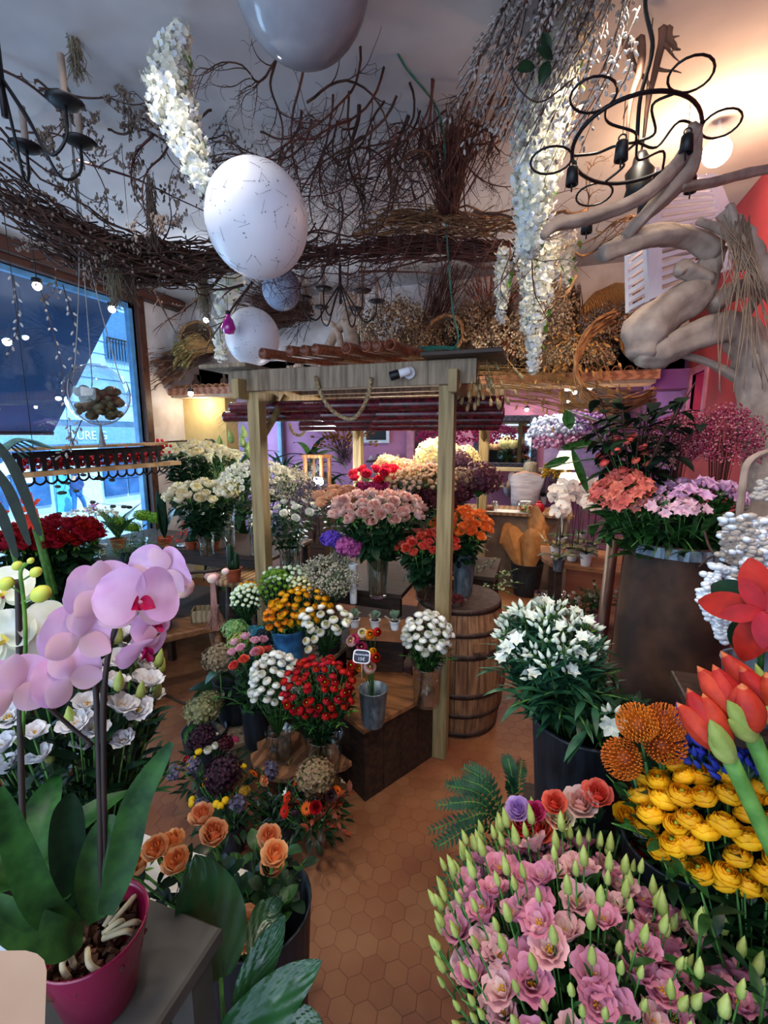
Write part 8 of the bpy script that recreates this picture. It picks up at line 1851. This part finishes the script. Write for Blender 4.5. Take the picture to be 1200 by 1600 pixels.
# white lisianthus with dark edges
wl = [pm('white_lis', 'e2e2e6', 'd0d0d8', .3), pm('white_lis2', 'ecebe8', 'd8d4d8', .3), pm('lis_yellow', 'e0b030'), stem_m]
base = Vector((-1.05, .72, .72))
B('lisianthus', 'white lisianthus with purple-edged petals in the left foreground bunch', 'white lisianthus in the foreground', [(f_lis(.032), wl), (f_lis(.028), wl)], thinst(10, .07, .3, .3), 110, 1105, 1.10, 110, 105, 46, .45, cat='lisianthus', low=-.5, cutoff=.3, seed=4, base=base, jit=.25)
B('lisianthus_bud', 'pale green bud among the white foreground lisianthus', 'buds of the white lisianthus', [(f_spbud(.038), budm)], thinst(4, .05, .2, .3), 125, 1090, 1.12, 112, 95, 26, .45, cat='bud', parts=False, low=-.4, seed=6, base=base)
foliage('greenery', 'dense grass-green stems and leaves of the white foreground lisianthus', 'foliage', base+Vector((0, 0, .12)), .36, 54, 15, .06, .2, 'lance', [stem_m, leaf_m, leaf_d], spread=.6, seed=24)
vase('teal glass vase of the white lisianthus', base.x+.0, base.y, .70, .09, .11, .26, mat('teal_glass', '2c5c5c', '1f4848', rough=.1), name='teal_vase', cat='vase')
table('low_table', 'white-painted low table at the left edge under the teal vase', -1.35, -.78, .58, 1.0, .70, mat('white_paint', 'c8c4bc', 'b8b4ac', rough=.5))
for k, (px, py) in enumerate(((170, 1170), (112, 1218))):
    q = W(px, py, 1.15); bs = Vector((q.x-.08, q.y, q.z-.3)); ax = q-bs; o = thing('rose', 'small pale peach rose leaning out right of the white lisianthus, '+('upper', 'lower')[k], 'rose', bs); obj('stem', stemmesh(ax.length, 8, .03, .4, .15, seed=k), SMm, o, M=aim((0, 0, 0), ax)); obj('bloom', f_rose(.022), [peach[1], cream[1], sep], o, M=aim(ax, ax))
# peach roses
pb = Vector((-.74, .98, .35))
Lp = [((195, 1358), .030), ((222, 1362), .036), ((247, 1335), .034), ((275, 1325), .034), ((280, 1356), .036), ((318, 1285), .034), ((334, 1312), .036), ((212, 1425), .034), ((182, 1380), .028), ((418, 1318), .034), ((428, 1345), .036), ((425, 1362), .034), ((385, 1455), .042), ((410, 1462), .026), ((330, 1300), .02)]
for k, ((px, py), r) in enumerate(Lp):
    q = W(px, py, 1.12+.05*(k % 2)); ax = q-pb; o = thing('rose', 'peach rose in the loose left foreground bunch, '+('left cluster' if px < 300 else 'front pair low behind the big leaf' if py > 1440 else 'right cluster' if px > 400 else 'tall centre stems'), 'rose', pb, group=('peach roses, left cluster' if px < 300 else 'peach roses, front pair' if py > 1440 else 'peach roses, right cluster' if px > 400 else 'peach roses, centre'))
    obj('stem', stemmesh(ax.length, 6, .055, .6, .26, rs=.0035, gap=.06, seed=k), SM, o, M=aim((0, 0, 0), ax)); obj('bloom', f_rose(r, .5 if py < 1440 else 1.2), [peach[0], peach[1], sep], o, M=aim(ax, ax.normalized()+(CAM-q).normalized()*(.0 if py < 1440 else 1.4)+Vector((random.uniform(-.3, .3), 0, .3))))
vase('black bucket of the peach roses in the left foreground', pb.x, pb.y, .0, .13, .16, .62, blackpot, name='black_bucket', cat='bucket')
foliage('greenery', 'dark rose leaves around the peach roses', 'foliage', (pb.x, pb.y, .50), .24, 24, 8, .06, .6, 'oval', [stem_m, leaf_d, leaf_m], spread=.7, seed=34)
# big ribbed leaves of the spathiphyllum
def ribleaf(parent, pts, w, d, off, ribs=9, m=None):
    P = smoothpts([W(x, y, dd) for x, y, dd in pts], 8); n = len(P); b = MB(); vs = []; nv = 12
    for i, q in enumerate(P):
        u = i/(n-1); t = (P[min(i+1, n-1)]-P[max(i-1, 0)]).normalized(); vdir = (CAM-q).normalized(); s = t.cross(vdir).normalized(); ww = w*max(.02, math.sin(PI*min(1, (.04+.96*u))**.8)**.75)
        for j in range(nv+1):
            v = j/nv*2-1; rib = .0030*math.sin((u*ribs*2.2+abs(v)*2.0)*6.28*.5*2); vs.append(q+s*v*ww-vdir*((1-abs(v))*ww*.22)+vdir*rib-off)
    b.add(vs, [(i*(nv+1)+j, i*(nv+1)+j+1, i*(nv+1)+j+nv+2, i*(nv+1)+j+nv+1) for i in range(n-1) for j in range(nv)]); return obj('leaf', b, m or leaf_g, parent)
leaf_g = mat('glossy_green_leaf', '1f4a26', '143619', scale=14, rough=.28, petal=.08, spec=.6, vary=.05)
q = W(350, 1640, .95); sp_ = thing('peace_lily', 'large-leaved glossy green plant in the left foreground', 'plant', (q.x, q.y, .0)); s0 = Vector((q.x, q.y, 0))
for pts, w in ((((345, 1530, .90), (335, 1460, .88), (318, 1390, .87), (305, 1335, .87)), .062), (((330, 1640, .85), (400, 1590, .84), (455, 1540, .85), (503, 1500, .86)), .040), (((370, 1600, .88), (395, 1530, .9), (425, 1470, .92), (445, 1430, .93)), .030), (((420, 1640, .85), (450, 1610, .84), (480, 1600, .84), (505, 1598, .84)), .03), (((300, 1640, .85), (280, 1600, .85), (290, 1560, .86)), .03), (((395, 1500, .95), (410, 1440, 1.0), (425, 1420, 1.02), (440, 1400, 1.03)), .03)): ribleaf(sp_, pts, w, 0, s0)
for k, (x, y, d) in enumerate(((345, 1530, .90), (330, 1640, .85), (370, 1600, .88), (300, 1640, .85))): b = MB(); tube(b, smoothpts([W(x, y, d)-s0, (W(x, y, d)-s0)*.6+Vector((0, 0, .0)), (.0, 0, .45)], 4), .004, 6); obj('leaf_stalk', b, stem_m, sp_)
b = MB(); lathe(b, hollow(.11, .14, .46), 28); obj('pot', b, blackpot, sp_)
# black and white patterned cloth ball
p = W(247, 1545, .9); b = MB(); ball(b, (0, 0, 0), .03, 14, 9); ball(b, (.01, 0, -.045), .03, 14, 9, 0, None, (1, 1, 1.2)); lathe(b, [(.031, -.024), (.034, -.018), (.031, -.012)], 16, 1); one('white_buds', b, [mat('white_bud_big', 'c8c8bc', 'b0b0a4'), leaf_d], 'two plump white buds in the shade below the stone table corner', 'bud', loc=p)
# beige rounded chair back / card in the corner
p = W(20, 1545, .42); b = MB()
R2 = .02; out = []
A0 = W(-60, 1486, .45); A1 = W(50, 1486, .45); A2 = W(72, 1515, .45); A3 = W(72, 1660, .45); A4 = W(-60, 1660, .45)
pts = [A0, W(40, 1485, .45), W(58, 1490, .45), W(69, 1500, .45), W(73, 1516, .45), W(68, 1660, .45), A4]; dv = (p-CAM).normalized()*.012; n = len(pts)
b.add([q-pts[0] for q in pts]+[q+dv-pts[0] for q in pts], [tuple(range(n)), tuple(range(n, 2*n))[::-1]]+[(i, i+n, (i+1) % n+n, (i+1) % n) for i in range(n)], 0, None, False)
one('chair_back', b, mat('beige_card', 'a88468', '9c785c', rough=.7), 'rounded beige chair back cut off by the lower left corner', 'chair', loc=pts[0])
# beam of branches at the near left floor etc.
b = MB(); tube(b, [atH(215, 1068, .012), atH(262, 1088, .012), atH(290, 1100, .012)], .008, 6); one('floor_strip', b, mat('dark_strip', '241812'), 'thin dark metal strip on the floor left of the crate', 'strip')

# ================================================================ back room, left part with windows and plants
def bigplant(label, px, py, d, n, L, w, z0, seed, m=leaf_m, spread=.6, prof='strap', fl=None, tilt=1.0):
    c = W(px, py, d); o = thing('potted_plant', label, 'plant', (c.x, c.y, z0)); b = MB(); lathe(b, hollow(.10, .13, .22), 20); obj('pot', b, terracotta, o); random.seed(seed)
    h = c.z-z0-L*.4; b = MB(); tube(b, [(0, 0, .15), (0, 0, max(.3, h))], .015, 6); obj('stem', b, stem_m, o)
    b = MB()
    for k in range(n): a = k*2.4; z = max(.2, h*random.uniform(.45, 1)); petal(b, L*random.uniform(.6, 1.1), w, T_((0, 0, z), rz=a, rx=tilt*random.uniform(.2, 1.2)), random.choice((0, 1)), -1.3, .1, prof, 7, 2, fold=.2)
    obj('leaves', b, [m, leaf_d], o)
    if fl:
        b = MB()
        for k in range(fl): merge(b, f_spbud(.14, .1), aim((random.uniform(-.2, .2), -.1, h+random.uniform(-.1, .35)), (random.uniform(-.3, .3), 0, 1)))
        obj('buds', b, [pm('lily_bud', 'b8c87c', '94a858', .3), leaf_l], o)
bigplant('tall green lily plant with fat pale buds behind the left post', 375, 690, 4.6, 60, .55, .07, 0, 1, leaf_m, fl=9)
bigplant('dark-leaved plant arching left over the upper cream roses', 335, 680, 4.4, 26, .5, .08, 0, 2, leaf_d, prof='lance')
bigplant('bright yellow-green ti plant in front of the back windows', 485, 680, 5.8, 70, .6, .09, 0, 3, leaf_l)
bigplant('blue-green palm with thin leaves right of the left post', 440, 690, 5.4, 80, .7, .03, 0, 4, pm('palm_green', '2c6a58', '1c4a40', .15))
bigplant('small dark fern-like plant beside the wooden lantern', 462, 735, 5.0, 60, .35, .05, 0, 5, leaf_d)
bigplant('bright leafy plant at the right of the wooden lantern', 515, 730, 5.4, 30, .35, .12, 0, 6, leaf_l, prof='oval')
spikes('dried_bunch', 'tall brown dried seed plant with yellow leaves behind the rear left post', W(538, 720, 5.2), 160, .5, (0, 0, 1), twig, pm('amber_leaf', 'a8743c', '7c4c28', .15), .05, .012, .55, 22, droop=.25)
q = W(497, 775, 4.7); o = thing('wooden_lantern', 'tall wooden frame lantern standing behind the lisianthus', 'lantern', (q.x, q.y, q.z)); fm = mat('lantern_wood', 'a06c40', '7c4c28', wave=3)
for sx in (-1, 1):
    for sy in (-1, 1): b = MB(); box(b, sx*.09-.014, sx*.09+.014, sy*.09-.014, sy*.09+.014, 0, .42); obj('corner_post', b, fm, o)
for z in (0, .39): b = MB(); box(b, -.11, .11, -.11, .11, z, z+.03); obj('plate', b, fm, o)
b = MB(); box(b, -.085, .085, -.085, .085, .03, .39); obj('pane', b, glass_m, o)
mb = MB(); box(mb, -.14, .14, -.14, .14, 0, q.z); one('pedestal', mb, wood_dark, 'dark pedestal under the wooden lantern', 'stand', loc=(q.x, q.y, 0))
# wall picture, shelf with small things
a, e = atY(568, 692, 7.56), atY(608, 655, 7.56); o = thing('blackboard', 'black board in a white frame on the pink back wall', 'picture', (a.x, 7.58, a.z)); b = MB(); w, h = e.x-a.x, e.z-a.z
for x0, x1, z0, z1 in ((0, w, 0, .05), (0, w, h-.05, h), (0, .05, .05, h-.05), (w-.05, w, .05, h-.05)): box(b, x0, x1, -.03, 0, z0, z1)
obj('frame', b, white_plastic, o); b = MB(); box(b, .05, w-.05, -.015, 0, .05, h-.05); obj('panel', b, mat('black_slate', '181818', '101010'), o)
p = atY(600, 720, 7.4); o = thing('wall_shelf', 'small dark shelf on the pink back wall under the black board', 'shelf', (p.x, 7.45, p.z)); b = MB(); box(b, -.3, .35, -.12, .12, -.03, 0); obj('board', b, wood_dark, o)
for k in range(5):
    b = MB(); h = .08+.03*(k % 3); lathe(b, [(.03, 0), (.04, h*.4), (.02, h*.8), (.025, h)], 12); one('ornament', b, [mat('pale_ornament', 'b8b0b0', '9c9494'), mat('dark_ornament', '5c4440', '443230')][k % 2], 'small '+('pale', 'dark')[k % 2]+' ornament on the shelf of the pink wall, '+('first', 'second', 'third', 'fourth', 'fifth')[k]+' from the left', 'ornament', loc=(p.x-.24+.12*k, 7.42, p.z+.001))
b = MB(); box(b, 0, .12, -.06, .02, 0, 2.7); q = atY(636, 700, 7.5); one('door_post', b, mat('mauve_post', 'a87890', '8c5c74'), 'mauve door post beside the dark doorway at the back', 'post', loc=(q.x, 7.52, 0))
b = MB(); box(b, 0, .5, -.02, .02, 0, 2.5); one('dark_doorway', b, mat('dark_door', '241820', '180f16'), 'dark brown door at the back between the pink walls', 'door', loc=(q.x+.13, 7.56, 0))
cloud('statice_bunch', 'bright magenta flower cloud in the back behind the cream hydrangea', 'statice', W(715, 680, 5.6), .5, .22, 900, .016, [twigr, pm('magenta_far', 'c02878', '9c1c60', .2)], drop=.4, seed=9)
vase('dark vase of the bright magenta cloud', W(715, 680, 5.6).x, W(715, 680, 5.6).y, 1.0, .1, .14, .7, blackpot, name='dark_vase', cat='vase')
mb = MB(); box(mb, -.25, .25, -.2, .2, 0, .999); one('pedestal', mb, wood_dark, 'dark pedestal behind the hydrangeas carrying the magenta cloud', 'stand', loc=(W(715, 680, 5.6).x, W(715, 680, 5.6).y, 0))
# lilac / magenta orchid shimmer on the right side of the back wall
for k, (px, py, l, cc) in enumerate(((870, 672, 'icy white blossom branch before the back wall panel, upper one', ['e0e8f4', 'c4d0e8']), (880, 690, 'magenta and white blossom branch below the icy white one', ['c878b0', 'e8c8dc']), (905, 665, 'violet blossom branch at the right end of the back wall panel', ['8c64b0', 'b48cd0']))):
    cloud('blossom_branch', l, 'flowers', W(px, py, 6.4), .38, .2, 420, .03, [twig, pm('far_'+cc[0], cc[0], cc[1], .3), pm('far_'+cc[1], cc[1], cc[0], .3)], drop=.2, seed=30+k)
c = W(868, 738, 6.2); cloud('chrysanthemum_bunch', 'yellow chrysanthemum bunch beside the white orchid pot at the back', 'flowers', c, .17, .16, 360, .016, [stem_m, pm('far_yellow', 'c49820', 'a07818', .2)], drop=.15, seed=40)
orchid('white potted orchid at the right end of the back shelf', (W(850, 755, 6.6).x, W(850, 755, 6.6).y, 1.012), .55, orc_m, 6, 1, .05, white_plastic, 44)
# red berries/embers glitter low left
